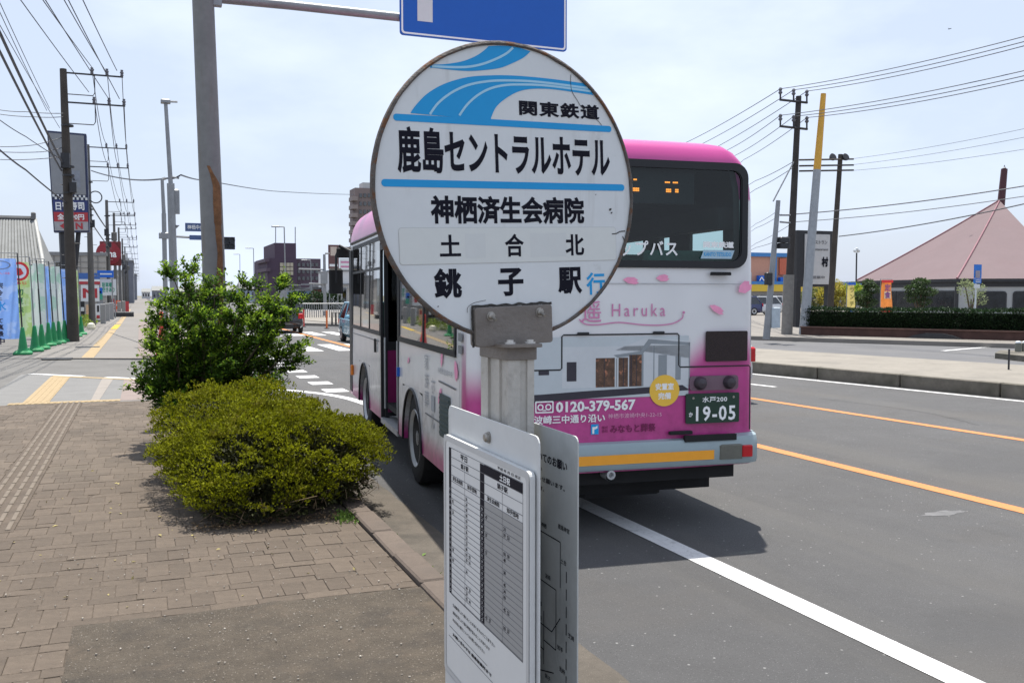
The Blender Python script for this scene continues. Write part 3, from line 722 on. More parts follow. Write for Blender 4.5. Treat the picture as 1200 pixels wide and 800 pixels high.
t = text('お問い合わせは 鹿島営業所まで', .25, .008, None, None, AF, .20, .868, zt + .0004, .03); ink.add(t.v, t.f)
ink.quad(AF, .045, .856, .50, .857, zt + .0002); ink.quad(AF, .050, .879, .30, .880, zt + .0002)
ink.build('lettering', black_ink, frm, world=True)
text('土日祝', .055, .014, white_ink, frm, AF, .40, 1.2775, zt + .0006, .03, world=True)
# second board on the carriageway side
BF = Fr((.75, 2.08, 0), (0, -1, 0), (0, 0, 1))
q = MB(); q.prism(BF, rrect(0, .62, .515, 1.366, .014), -.003, 0); b2 = q.build('notice_board', mat('notice_enamel', (.46, .475, .465), .5, var=.05, stain=[(5, .55, .7, (.25, .26, .25), .5)]), stop, world=True, bevel=.0006)
q = MB()
for s_, x0, w, y_, h, b_ in (('バスご利用についてのお願い', .16, .31, 1.302, .020, .03), ('車内では立ち上がらないで下さい', .10, .25, 1.277, .010, .01), ('お降りの方は早めにお知らせ願います。', .10, .36, 1.258, .011, .015), ('ございます。', .28, .08, 1.238, .010, .01)):
    t = text(s_, w, h, None, None, BF, x0 + w / 2, y_, .0006, b_); q.add(t.v, t.f)
for (ax_, ay, bx_, by) in ((.30, 1.15, .44, 1.15), (.44, 1.15, .44, 1.06), (.30, 1.05, .42, 1.05), (.42, 1.05, .42, .93), (.36, .93, .42, .93), (.36, .99, .36, .88), (.20, .96, .40, .96), (.40, .96, .44, 1.0), (.30, .85, .41, .88), (.25, .91, .36, .91)):
    stroke(q, BF, [(ax_, ay), (bx_, by)], .0022, .0006)
for k in range(14): stroke(q, BF, [(.468, 1.10 - k * .034), (.468, 1.10 - k * .034 - .022)], .003, .0006)
for s_, cx, cy in (('神栖', .36, 1.165), ('鹿島神宮', .455, 1.18), ('波崎', .38, 1.065), ('土合', .455, 1.115), ('大野原', .33, .97), ('矢田部', .33, 1.0), ('知手', .44, .94), ('芝崎', .49, .98), ('別所', .45, .90), ('銚子', .38, .86)):
    t = text(s_, .013 * len(s_), .010, None, None, BF, cx, cy, .0006, .01); q.add(t.v, t.f)
q.build('lettering', black_ink, b2, world=True)

# ================================================================== THE BUS
bus = thing('city_bus', 'white and pink city bus with an advertisement on its rear pulling away from the stop', 'bus', (3.29, 6.135, ROAD_Z), R(-5.28))
BL, BW = 7.45, 1.15
body_mat = bpy.data.materials.new('bus_body_paint'); body_mat.use_nodes = True
def _bodymat(m):
    n, l = m.node_tree.nodes, m.node_tree.links; b = n['Principled BSDF']; b.inputs['Roughness'].default_value = .32; b.inputs['Coat Weight'].default_value = .35; b.inputs['Coat Roughness'].default_value = .1
    t = n.new('ShaderNodeTexCoord'); s = n.new('ShaderNodeSeparateXYZ'); l.new(t.outputs['Object'], s.inputs[0])
    def mr(src, a, b_, c=0, d=1):
        x = n.new('ShaderNodeMapRange'); x.interpolation_type = 'SMOOTHSTEP'
        for i, v in zip(('From Min', 'From Max', 'To Min', 'To Max'), (a, b_, c, d)): x.inputs[i].default_value = v
        l.new(src, x.inputs['Value']); return x.outputs['Result']
    def mth(op, a, b_):
        x = n.new('ShaderNodeMath'); x.operation = op
        for i, v in ((0, a), (1, b_)):
            if isinstance(v, (int, float)): x.inputs[i].default_value = v
            else: l.new(v, x.inputs[i])
        return x.outputs[0]
    X, Y, Zz = s.outputs
    rear = mr(Y, .14, .12)
    # rear: pink rises towards the right edge; side: pink along the bottom, a pink band at the rear quarter
    top = mth('ADD', 1.15, mth('MULTIPLY', mr(X, .35, .75), .27))
    pr = mr(mth('SUBTRACT', top, Zz), -.14, .16)
    ps = mr(Zz, .62, .40)
    band = mth('MULTIPLY', mth('MULTIPLY', mr(Y, .30, .22), mr(Y, .075, .11)), mr(Zz, 1.55, 1.0))
    door = mth('MULTIPLY', 0, 1)
    side = mth('MAXIMUM', ps, band)
    pk = mth('ADD', mth('MULTIPLY', rear, pr), mth('MULTIPLY', mth('SUBTRACT', 1, rear), side))
    roof = mr(Zz, 2.49, 2.515); pk = mth('MAXIMUM', pk, roof)
    nzn = n.new('ShaderNodeTexNoise'); nzn.inputs['Scale'].default_value = 2; l.new(t.outputs['Object'], nzn.inputs['Vector'])
    mxx = n.new('ShaderNodeMix'); mxx.data_type = 'RGBA'; mxx.inputs['A'].default_value = (.69, .693, .70, 1); mxx.inputs['B'].default_value = (.50, .05, .25, 1); l.new(pk, mxx.inputs['Factor'])
    sc_ = n.new('ShaderNodeVectorMath'); sc_.operation = 'SCALE'; l.new(mxx.outputs['Result'], sc_.inputs[0]); 
    ng = n.new('ShaderNodeTexNoise'); ng.inputs['Scale'].default_value = 7; ng.inputs['Detail'].default_value = 8; ng.inputs['Roughness'].default_value = .7; l.new(t.outputs['Object'], ng.inputs['Vector'])
    dirt = mth('MULTIPLY', mr(Zz, 1.35, .45), mr(ng.outputs['Fac'], .35, .75, .0, .45)); l.new(mth('SUBTRACT', mr(nzn.outputs['Fac'], .3, .7, .96, 1.03), dirt), sc_.inputs['Scale'])
    l.new(sc_.outputs['Vector'], b.inputs['Base Color'])
_bodymat(body_mat)
# plan outline, one grid of the whole shell: columns run round the plan, rows go up; windows and doors are left open
def plan_points():
    P = []          # (x, y, nx, ny, tag)
    rr = .11; c = 6
    xs = [-1.04, -1.0, -.6, -.2, .2, .6, 1.0, 1.04]
    for x in xs: P.append((x, .025 * (abs(x) / 1.04) ** 3, 0, -1, 'rear'))
    for k in range(1, c): a = R(-90 + 90 * k / c); P.append((BW - rr + rr * math.cos(a), .025 + rr + rr * math.sin(a), math.cos(a), math.sin(a), 'rc'))
    ysR = [.135, .45, 1.65, 2.95, 3.0, 4.2, 4.3, 5.5, 6.85, 7.3]
    for y_ in ysR: P.append((BW, y_, 1, 0, 'right'))
    for k in range(1, c): a = R(90 * k / c); P.append((BW - .13 + .13 * math.cos(a), 7.3 + .13 * math.sin(a), math.cos(a), math.sin(a), 'fc'))
    for x in (1.0, .05, -.05, -1.0): P.append((x, BL, 0, 1, 'front'))
    for k in range(1, c): a = R(90 + 90 * k / c); P.append((-BW + .13 + .13 * math.cos(a), 7.3 + .13 * math.sin(a), math.cos(a), math.sin(a), 'fc'))
    ysL = [7.3, 6.95, 6.28, 5.22, 4.30, 4.22, 3.08, 3.0, 2.80, 1.76, .45, .30, .135]
    for y_ in ysL: P.append((-BW, y_, -1, 0, 'left'))
    for k in range(1, c): a = R(180 + 90 * k / c); P.append((-BW + rr + rr * math.cos(a), .025 + rr + rr * math.sin(a), math.cos(a), math.sin(a), 'rc2'))
    return P
PL = plan_points()
ZR = [.36, .47, .90, 1.10, 1.33, 2.02, 2.31, 2.43, 2.50, 2.60, 2.72, 2.80, 2.87, 2.92, 2.945]
def inset(z):
    if z <= 2.5: return (.0 + .02 * max(0, z - .7) / 1.8, .012 * max(0, z - 1.9) / .6)
    t = (z - 2.5) / .445; a = 1 - math.sqrt(max(0, 1 - t * t)); zr = max(0, (z - 2.72) / .225); b_ = 1 - math.sqrt(max(0, 1 - zr * zr))
    return (.02 + .30 * a, .014 + .02 * t + .15 * b_)
def shell(off, hole):
    q = MB(); n = len(PL)
    for z in ZR:
        si, ri = inset(z)
        for (x, y_, nx, ny, tg) in PL:
            fx = x * (1 - (si + off) / BW)
            fy = BL / 2 + (y_ - BL / 2) * (1 - (ri + off) / (BL / 2))
            if z > 2.5 and tg in ('rear', 'front'): zz = z
            q.v.append((fx, fy, z - (off if z > 2.8 else 0)))
    for j in range(len(ZR) - 1):
        for i in range(n):
            k = (i + 1) % n
            if not hole(PL[i], PL[k], ZR[j], ZR[j + 1]): q.f.append((j * n + i, j * n + k, (j + 1) * n + k, (j + 1) * n + i))
    top = (len(ZR) - 1) * n; k0 = len(q.v)
    for i in range(n): v_ = q.v[top + i]; q.v.append((v_[0] * .5, .5 + v_[1] / BL * (BL - 1.0), 2.975 - off))
    for i in range(n): k = (i + 1) % n; q.f.append((top + i, top + k, k0 + k, k0 + i))
    q.f.append(tuple(k0 + i for i in range(n)))
    return q
def hole(a, b, z0, z1):
    zc = (z0 + z1) / 2; xc, yc = (a[0] + b[0]) / 2, (a[1] + b[1]) / 2; t = {a[4], b[4]}
    if zc < .47 and t & {'rear', 'rc', 'rc2'}: return True
    if t == {'rear'} and abs(xc) < 1.0 and 2.02 <= zc <= 2.72: return True
    if t == {'left'}:
        if (.45 < yc < 3.0 or 4.3 < yc < 6.95) and 1.33 < zc < 2.43: return True
        if 3.08 < yc < 4.22 and zc < 2.31: return True
        if (1.76 < yc < 2.80 or 5.22 < yc < 6.28) and zc < .90: return True
    if 'right' in t and zc < .47 and yc < .5: return True
    if t == {'right'} and (.45 < yc < 6.85) and not (3.0 > yc > 2.95 or 4.2 < yc < 4.3) and 1.33 < zc < 2.43: return True
    if t == {'front'} and abs(xc) < 1.0 and 1.10 < zc < 2.43: return True
    return False
bodyo = shell(0, hole).build('body', body_mat, bus, smooth=True)
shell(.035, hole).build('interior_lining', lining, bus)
# fender panels that cut the square openings to round wheel arches
def fender(y0, y1, yc):
    q = MB(); k = 16; ar = .49; zc = .36; cx = yc
    arc = [(cx + ar * math.cos(math.pi * i / k), zc + .535 * math.sin(math.pi * i / k)) for i in range(k + 1)]
    outl = []
    for i in range(k + 1):
        a = math.pi * i / k; c, s_ = math.cos(a), math.sin(a); hw = (y1 - y0) / 2; t = min(hw / max(abs(c), 1e-6), .54 / max(s_, 1e-6)); outl.append((cx + t * c, zc + t * s_))
    fr = Fr((-BW + .0, 0, 0), (0, -1, 0), (0, 0, 1))
    q.add([(-BW, y_, z) for y_, z in arc] + [(-BW + .0005, y_, z) for y_, z in outl], [(i, i + 1, k + 2 + i, k + 1 + i) for i in range(k)])
    q.add([(-BW, y_, z) for y_, z in arc] + [(-BW + .35, y_, z) for y_, z in arc], [(i, k + 1 + i, k + 2 + i, i + 1) for i in range(k)])
    q.build('fender', body_mat, bus)
    q = MB(); rim_ = [(-BW - .006, y_, z) for y_, z in arc]; q.tube(rim_, .012, 6); q.build('arch_trim', seal_black, bus)
fender(1.76, 2.80, 2.28); fender(5.22, 6.28, 5.75)
q = MB(); q.bbox((-.80, 1.7, .30), (1.10, 2.86, 1.0)); q.bbox((-.80, 5.16, .30), (1.10, 6.34, 1.0)); q.build('wheel_box', chassis, bus)
# wheels
def wheel(x, y_, side):
    t = MB(); ax = (side, 0, 0); t.lathe((x, y_, .43), ax, [(-.13, .25), (-.125, .40), (-.10, .425), (.08, .43), (.11, .415), (.125, .36), (.125, .28), (.10, .265)], 36); ty = t.build('wheel', tyre_mat, bus, smooth=True)
    t = MB(); t.lathe((x, y_, .43), ax, [(-.05, .10), (.02, .12), (.03, .22), (.095, .255), (.12, .275), (.128, .27), (.118, .25), (.06, .215), (.03, .16), (.09, .085), (.10, .07)], 32); rm = t.build('rim', rim_steel, ty, smooth=True)
    t = MB()
    for k in range(8): a = 2 * math.pi * k / 8; t.lathe((x + side * .03, y_ + .13 * math.cos(a), .43 + .13 * math.sin(a)), ax, [(0, .014), (.05, .012)], 6)
    t.build('wheel_nuts', rim_steel, ty)
for y_ in (2.28, 5.75): wheel(-1.0, y_, -1); wheel(1.0, y_, 1)
# glazing
REAR = Fr((0, -.004, 0), (1, 0, 0), (0, 0, 1))
q = MB(); q.poly([REAR.p(x, y_, -.008) for x, y_ in rrect(-1.005, 2.015, 1.005, 2.725, .05)]); rw = q.build('rear_window', bus_glass, bus)
q = MB(); o_ = rrect(-1.035, 1.978, 1.035, 2.772, .11, 6); i_ = rrect(-.985, 2.032, .985, 2.715, .08, 6)
q.prism(REAR, o_, 0, 0) if False else None
ring(q, REAR, o_, i_, .008); ring(q, REAR, i_, [(x * .99, y_) for x, y_ in i_], .0)
for a, b in ((o_, i_),):
    n_ = len(a); q.add([REAR.p(x, y_, .008) for x, y_ in a] + [REAR.p(x, y_, -.03) for x, y_ in a], [(k, n_ + k, n_ + (k + 1) % n_, (k + 1) % n_) for k in range(n_)])
    q.add([REAR.p(x, y_, .008) for x, y_ in b] + [REAR.p(x, y_, -.03) for x, y_ in b], [(k, (k + 1) % n_, n_ + (k + 1) % n_, n_ + k) for k in range(n_)])
q.build('window_gasket', seal_black, rw)
text('ノンステップバス', .96, .115, white_ink, rw, REAR, -.03, 2.12, .0035, .02, space=1.15)
text('関東鉄道', .26, .05, white_ink, rw, REAR, .79, 2.155, .0035, .05)
q = MB(); q.poly([REAR.p(x, y_, .003) for x, y_ in ((.64, 2.05), (.90, 2.05), (.925, 2.115), (.665, 2.115))]); q.build('sticker', mat('blue_grey_sticker', (.35, .5, .6), .5), rw)
text('KANTO TETSUDO', .23, .03, blue_ink, rw, REAR, .782, 2.083, .0045, .02)
# lit display inside the window
q = MB()
for (x0, x1, z_, h) in ((.12, .16, 2.625, .022), (.11, .17, 2.545, .03), (.375, .425, 2.613, .014), (.44, .49, 2.613, .014), (.385, .44, 2.545, .03), (.46, .49, 2.545, .03), (-.16, -.06, 2.60, .05), (-.42, -.30, 2.59, .05)):
    nx_ = max(1, int((x1 - x0) / .014))
    for k in range(nx_):
        for j in range(max(1, int(h / .014))): q.bbox((x0 + k * .0145, .06, z_ + j * .0145), (x0 + k * .0145 + .011, .065, z_ + j * .0145 + .011))
q.build('display_lamps', led_orange, bus)
q = MB(); q.bbox((-.55, .066, 2.46), (.62, .14, 2.70)); q.build('display_box', chassis, bus)
def pane(name, y0, y1, z0, z1, x, divs, slide=None, m=side_glass):
    s = 1 if x > 0 else -1
    q = MB(); q.poly([(x, y0, z0), (x, y1, z0), (x - s * .018, y1, z1), (x - s * .018, y0, z1)]); w = q.build(name, m, bus)
    q = MB(); xo = x + s * .006
    def bar(a, b, c, d):
        f_ = lambda z: -s * .018 * (z - z0) / (z1 - z0); q.add([(xo + f_(z), y_, z) for y_, z in ((a, c), (b, c), (b, d), (a, d))] + [(xo + f_(z) - s * .03, y_, z) for y_, z in ((a, c), (b, c), (b, d), (a, d))], [(0, 1, 2, 3), (4, 5, 6, 7), (0, 1, 5, 4), (1, 2, 6, 5), (2, 3, 7, 6), (3, 0, 4, 7)])
    bar(y0 - .02, y1 + .02, z0 - .02, z0 + .03); bar(y0 - .02, y1 + .02, z1 - .03, z1 + .02); bar(y0 - .02, y0 + .03, z0, z1); bar(y1 - .03, y1 + .02, z0, z1)
    for d in divs: bar(d - .022, d + .022, z0, z1)
    if slide: bar(y0, y1, slide - .015, slide + .015)
    q.build('window_frame', seal_black, w); return w
pane('side_window', .45, 3.0, 1.33, 2.43, -BW - .002, [1.7])
pane('side_window', 4.30, 6.95, 1.33, 2.43, -BW - .002, [5.2, 6.05], 2.08)
pane('side_window', .45, 2.95, 1.33, 2.43, BW + .002, [1.7], None, clear_glass); pane('side_window', 3.0, 4.2, 1.33, 2.43, BW + .002, [], None, clear_glass); pane('side_window', 4.3, 6.85, 1.33, 2.43, BW + .002, [5.5], None, clear_glass)
for (ya, yb) in ((1.02, 1.42), (1.66, 2.0), (2.5, 3.06), (4.12, 4.4), (5.3, 5.7)):
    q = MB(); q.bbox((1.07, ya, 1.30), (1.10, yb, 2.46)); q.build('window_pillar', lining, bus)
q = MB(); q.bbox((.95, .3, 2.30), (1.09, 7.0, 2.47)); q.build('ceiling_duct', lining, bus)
q = MB(); q.poly([(-1.0, BL - .01, 1.10), (1.0, BL - .01, 1.10), (1.0, BL - .06, 2.43), (-1.0, BL - .06, 2.43)]); q.build('windscreen', clear_glass, bus)
# middle door, standing open: two leaves, step, handrail
pink_lower = mat('door_pink', (.22, .015, .10), .35, var=.05)
for (y0, y1, x) in ((3.10, 3.16, 0), (4.14, 4.20, 0)):
    q = MB(); q.bbox((-BW + .03, y0, .40), (-BW + .42, y1, 2.28)); dl = q.build('door_leaf', seal_black, bus)
    q = MB(); q.bbox((-BW + .06, y0 - .003, .45), (-BW + .39, y1 + .003, 1.15)); q.build('door_panel', pink_lower, dl)
    q = MB(); q.bbox((-BW + .07, y0 - .002, 1.25), (-BW + .38, y1 + .002, 2.2)); q.build('door_glass', car_glass, dl)
q = MB(); q.bbox((-BW - .01, 3.08, .33), (-BW + .5, 4.22, .385)); q.build('door_step', rim_steel, bus)
q = MB(); q.tube([(-BW + .02, 3.22, .5), (-BW + .02, 3.22, 1.3)], .012, 6); q.tube([(-BW + .02, 4.08, .5), (-BW + .02, 4.08, 1.3)], .012, 6); q.build('handrail', rim_steel, bus)
q = MB()
for a in ((-BW - .004, 3.04, .36), (-BW - .004, 4.22, .36)): q.bbox(a, (a[0] + .03, a[1] + .04, 2.36))
q.bbox((-BW - .004, 3.04, 2.28), (-BW + .03, 4.26, 2.34)); q.build('door_frame', seal_black, bus)
q = MB(); q.box((-BW - .01, 3.0, 1.0), (.03, .05, .09)); q.build('door_switch', blue_sign, bus)
# floor, seats, ceiling inside
q = MB(); q.bbox((-1.1, .05, .50), (1.1, 7.3, .56)); q.bbox((-1.1, .06, .56), (1.1, 2.9, 1.0)); q.build('bus_floor', chassis, bus)
for (sx_, sy_) in [(sx_, sy_) for sy_ in (.35, 1.15, 1.95, 2.7, 4.8, 5.5) for sx_ in (-.72, .72)]:
    q = MB(); zb = 1.0 if sy_ < 2.9 else .56; q.cham((sx_, sy_ + .25, zb + .42), (.8, .42, .12), .03); q.cham((sx_, sy_, zb + .75), (.8, .12, .75), .03); q.build('passenger_seat', seat_mat, bus)
for (gx, gy) in ((-.45, 1.2), (.45, 1.2), (-.45, 2.9), (.45, 2.9), (-.45, 4.4), (.45, 4.4)):
    q = MB(); q.tube([(gx, gy, .6), (gx, gy, 2.5)], .016, 6); q.build('grab_pole', mat('grab_yellow', (.6, .35, .05), .5) if 'grab_yellow' not in MATS else MATS['grab_yellow'], bus)
# bumper, lamps, plate
q = MB(); bp = []
prof = [(.47, .03), (.49, -.045), (.52, -.06), (.60, -.062), (.66, -.058), (.70, -.04), (.715, .02)]
for x in (-1.165, -1.13, -1.05, -.5, 0, .5, 1.05, 1.13, 1.165):
    ins = 0 if abs(x) < 1.06 else (.035 if abs(x) < 1.14 else .10)
    for z, y_ in prof: q.v.append((x, y_ + ins, z - (.015 if abs(x) < .6 and z > .69 else 0)))
np_ = len(prof)
for i in range(8):
    for j in range(np_ - 1): q.f.append((i * np_ + j, i * np_ + j + 1, (i + 1) * np_ + j + 1, (i + 1) * np_ + j))
for s in (-1, 1): q.bbox((s * 1.165, .09, .47), (s * 1.12, .32, .715))
bump = q.build('rear_bumper', bumper_mat, bus, smooth=True)
q = MB(); q.bbox((-1.0, -.0655, .535), (.74, -.063, .605)); q.build('reflector_strip', reflect_orange, bump)
q = MB(); q.bbox((.50, -.064, .675), (.93, -.03, .7205)); q.build('bumper_pad', chassis, bump)
for s in (-1, 1):
    q = MB(); q.cham((s * .885, -.055, .587), (.20, .03, .115), .012); lampo = q.build('tail_lamp_housing', mat('lamp_housing', (.12, .12, .10), .5) if 'lamp_housing' not in MATS else MATS['lamp_housing'], bump)
    q = MB(); q.cham((s * 1.022, -.062, .587), (.088, .03, .088), .008); q.build('tail_lamp', lamp_red, bump)
q = MB(); q.bbox((-1.0, .1, .36), (1.0, .9, .47)); q.bbox((-.9, .4, .22), (.95, 1.5, .40)); q.cham((.2, .7, .26), (.7, .5, .16), .04); q.bbox((-.5, 1.5, .25), (.5, 7.0, .45)); q.tube([(-1.0, 2.28, .43), (1.0, 2.28, .43)], .07, 8); q.tube([(-1.0, 5.75, .43), (1.0, 5.75, .43)], .07, 8); q.build('underbody', chassis, bus)
q = MB(); q.tube([(-.09, -.02, .44), (-.09, .3, .44)], .032, 12, False); q.build('exhaust_pipe', rim_steel, bus)
q = MB(); q.lathe((-.09, -.035, .455), (0, -1, 0), [(0, .034), (.012, .034), (.013, .02), (0, .018)], 16); q.build('tow_ring', rim_steel, bump)
q = MB(); q.prism(REAR, rrect(.525, .805, .975, 1.032, .012), .004, .014); pl = q.build('number_plate', green_plate, bus)
text('水戸200', .21, .045, white_ink, pl, REAR, .765, .985, .016, .02, space=1.1)
text('19-05', .335, .115, white_ink, pl, REAR, .775, .878, .016, .022, space=1.15)
text('か', .032, .036, white_ink, pl, REAR, .565, .875, .016, .03)
for x in (.585, .925):
    q = MB(); q.lathe(REAR.p(x, .998, .014), REAR.n, [(0, .010), (.004, .009)], 10); q.build('plate_bolt', bolt_mat, pl)
q = MB(); q.prism(REAR, rrect(.555, 1.055, .965, 1.165, .025), .003, .014); lp = q.build('lamp_plate', mat('mauve_grey', (.16, .10, .13), .5), bus)
for x in (.64, .885):
    q = MB(); q.lathe(REAR.p(x, 1.112, .012), REAR.n, [(0, .052), (.02, .05), (.045, .036), (.052, .0)], 18); q.build('round_lamp', mat('dark_lamp', (.05, .04, .05), .3) if 'dark_lamp' not in MATS else MATS['dark_lamp'], lp, smooth=True)
q = MB(); q.prism(REAR, rrect(.690, 1.272, 1.045, 1.502, .012), .002, .006); gr = q.build('engine_grille', mat('dark_maroon_mesh', (.022, .012, .012), .55, var=.3, scale=60, bump=.5, bscale=200), bus)
for (x0, x1, z_) in ((.72, .885, 1.937), (.385, .575, .742), (-1.0, -.62, .742)):
    q = MB(); q.cham(((x0 + x1) / 2, -.022, z_), (x1 - x0, .035, .026), .006); q.build('handle', chassis, bus)
seam = MB()
stroke(seam, REAR, [(-.93, 1.235), (-.475, 1.235), (-.463, 1.247), (-.463, 1.475), (-.45, 1.487), (.455, 1.487), (.467, 1.475), (.467, 1.25), (.48, 1.235), (1.06, 1.235), (1.072, 1.222), (1.072, .74)], .011, .0025)
seam.build('hatch_seam', seal_black, bus)
seam = MB(); stroke(seam, REAR, [(-1.05, 1.86), (1.05, 1.86)], .006, .0025); seam.build('panel_seam', mat('soft_seam', (.40, .40, .41), .5), bus)
for (x, z_) in ((-.3, 1.497), (.3, 1.497)): q = MB(); q.cham((x, -.010, z_), (.09, .02, .018), .004); q.build('hinge', seal_black, bus)
for (x0, z0, x1, z1) in ((-1.062, .74, -1.062, 1.95), (1.072, 1.26, 1.072, 1.95)): q = MB(); stroke(q, REAR, [(x0, z0), (x1, z1)], .006, .0025); q.build('panel_seam', MATS['soft_seam'], bus)
# advertisement printed on the rear: a white hall with a canopy over a dark forecourt
adv = MB(); adv.quad(REAR, -1.04, 1.02, .55, 1.47, .0008)
ad_white = mat('print_white', (.56, .59, .61), .4, var=.04, scale=3); ad_shade = mat('print_grey', (.25, .28, .30), .4, var=.05, scale=3); ad_dark = mat('print_dark', (.035, .032, .045), .4, var=.1); ad_warm = mat('print_warm', (.10, .055, .035), .4, var=.6, scale=16, stain=[(22, .58, .66, (.55, .22, .12), .8)]); ad_pale = mat('print_pale', (.50, .55, .575), .4, var=.03)
ad = adv.build('advertisement', ad_pale, bus)
def pr(name, m, polys, z):
    q = MB()
    for p in polys: q.poly([REAR.p(x, y_, z) for x, y_ in p])
    q.build(name, m, ad)
def rq(x0, z0, x1, z1): return [(x0, z0), (x1, z0), (x1, z1), (x0, z1)]
pr('printed_hall', ad_white, [rq(-.46, 1.10, .56, 1.40), [(-.05, 1.37), (.20, 1.46), (.56, 1.43), (.56, 1.30), (.17, 1.36)]], .0012)
pr('printed_forecourt', ad_dark, [[(-1.04, .985), (.56, 1.06), (.50, 1.10), (-.30, 1.075), (-.62, 1.06), (-1.04, 1.055)]], .0016)
pr('printed_shade', ad_shade, [[(-.06, 1.335), (.15, 1.36), (.22, 1.45), (.56, 1.42), (.56, 1.40), (.24, 1.415), (.17, 1.335), (-.03, 1.315)], rq(.165, 1.10, .18, 1.34), rq(.26, 1.10, .268, 1.40), rq(.30, 1.12, .37, 1.33), rq(.44, 1.14, .485, 1.32), rq(.55, 1.10, .56, 1.42), rq(-.04, 1.10, -.032, 1.31)], .0018)
for w_ in [rq(-.20, 1.10, -.05, 1.315), rq(-.02, 1.10, .055, 1.315), rq(.065, 1.10, .165, 1.335)]: pr('printed_door', ad_warm, [w_], .0020)
for w_ in [rq(-.425, 1.15, -.35, 1.29), rq(-.80, 1.17, -.735, 1.27), rq(-.135, 1.10, -.13, 1.315), rq(.015, 1.10, .022, 1.315), rq(.075, 1.10, .085, 1.335), rq(.12, 1.10, .126, 1.335), rq(-.64, 1.20, -.56, 1.24)]: pr('printed_window', ad_dark, [w_], .0024)
q = MB(); q.poly([REAR.p(.352 + .122 * math.cos(k * math.pi / 18), 1.062 + .118 * math.sin(k * math.pi / 18), .0032) for k in range(36)]); q.build('yellow_disc', yellow_ink, ad)
text('安置室', .15, .052, white_ink, ad, REAR, .352, 1.092, .0042, .03); text('完備', .105, .052, white_ink, ad, REAR, .352, 1.022, .0042, .03)
text('遥', .155, .155, pink_ink, ad, REAR, -.235, 1.655, .002, .004)
text('Haruka', .43, .092, pink_ink, ad, REAR, .14, 1.665, .002, .0, space=1.35)
q = MB(); stroke(q, REAR, curve_pts([(-.33, 1.60), (-.28, 1.565), (-.18, 1.56), (-.02, 1.575), (.16, 1.557), (.30, 1.552), (.42, 1.565), (.49, 1.60), (.50, 1.63)]), .009, .002)
q.poly([REAR.p(.505 + .012 * math.cos(k), 1.645 + .012 * math.sin(k), .002) for k in range(6)]); q.build('flourish', pink_ink, ad)
text('0120-379-567', .625, .082, white_ink, ad, REAR, -.195, .965, .002, .035)
q = MB(); ring(q, REAR, rrect(-.665, .925, -.525, 1.012, .008), rrect(-.655, .935, -.535, 1.002, .006), .002)
for cx in (-.625, -.565):
    ring(q, REAR, [(cx + .024 * math.cos(k * math.pi / 8), .968 + .024 * math.sin(k * math.pi / 8)) for k in range(16)], [(cx + .014 * math.cos(k * math.pi / 8), .968 + .014 * math.sin(k * math.pi / 8)) for k in range(16)], .002)
stroke(q, REAR, [(-.61, .945), (-.58, .945)], .008, .002); q.build('telephone_mark', white_ink, ad)
text('波崎三中通り沿い', .55, .062, white_ink, ad, REAR, -.40, .875, .002, .025)
text('神栖市波崎中央1-22-15', .43, .036, mat('pale_pink_ink', (.72, .42, .55), .4, var=.02), ad, REAR, .115, .885, .002, .0)
text('みなもと葬祭', .365, .062, mat('plum_ink', (.16, .01, .07), .4, var=.02), ad, REAR, .10, .789, .002, .02)
text('株式\n会社', .05, .05, MATS['plum_ink'], ad, REAR, -.125, .789, .002, .01)
q = MB(); q.quad(REAR, -.235, .755, -.175, .83, .002); q.build('blue_emblem', blue_ink, ad)
q = MB(); q.poly([REAR.p(x, y_, .003) for x, y_ in ((-.225, .76), (-.21, .76), (-.21, .79), (-.185, .80), (-.185, .82), (-.20, .81), (-.225, .81))]); q.build('emblem_stroke', white_ink, ad)
def petal(fr, cx, cy, L, w, a, parent, z=.0035):
    c, s = math.cos(a), math.sin(a); pts = [(-.5, 0), (-.25, .38), (.15, .5), (.42, .28), (.34, .06), (.5, -.06), (.30, -.34), (-.15, -.36)]
    q = MB(); q.poly([fr.p(cx + L * (x * c) - w * (y_ * s), cy + L * (x * s) + w * (y_ * c), z) for x, y_ in pts]); q.build('petal', petal_ink, parent)
for (cx, cy, L, w, a) in ((.075, 1.88, .13, .06, -.15), (.33, 1.90, .11, .06, .0), (1.02, 1.83, .13, .10, .5), (.78, 1.665, .14, .06, -.5), (-.35, 1.90, .10, .05, .3), (-.64, 1.70, .12, .06, -.3)): petal(REAR, cx, cy, L, w, a, bus)
# left side: marks, petals, hatches
SIDE = Fr((-BW - .001, 0, 0), (0, -1, 0), (0, 0, 1))
for k, s_ in enumerate('家族葬'): text(s_, .17, .14, mat('pale_grey_ink', (.36, .37, .39), .5, var=.05) if 'pale_grey_ink' not in MATS else MATS['pale_grey_ink'], bus, SIDE, -1.55, 1.20 - k * .16, .003, .0)
for k, s_ in enumerate('ホ｜ル'): text(s_, .15, .13, MATS['pale_grey_ink'], bus, SIDE, -1.28, 1.02 - k * .15, .003, .0)
text('神栖市波崎中央', .55, .05, MATS['pale_grey_ink'], bus, SIDE, -.80, 1.17, .003, .0)
for (cx, cy, L, w, a) in ((-.92, 1.27, .16, .09, 1.3), (-.42, 1.21, .17, .13, -1.2), (-1.0, .96, .20, .08, .8), (-2.45, 1.15, .12, .06, .4)): petal(SIDE, cx, cy, L, w, a, bus, .002)
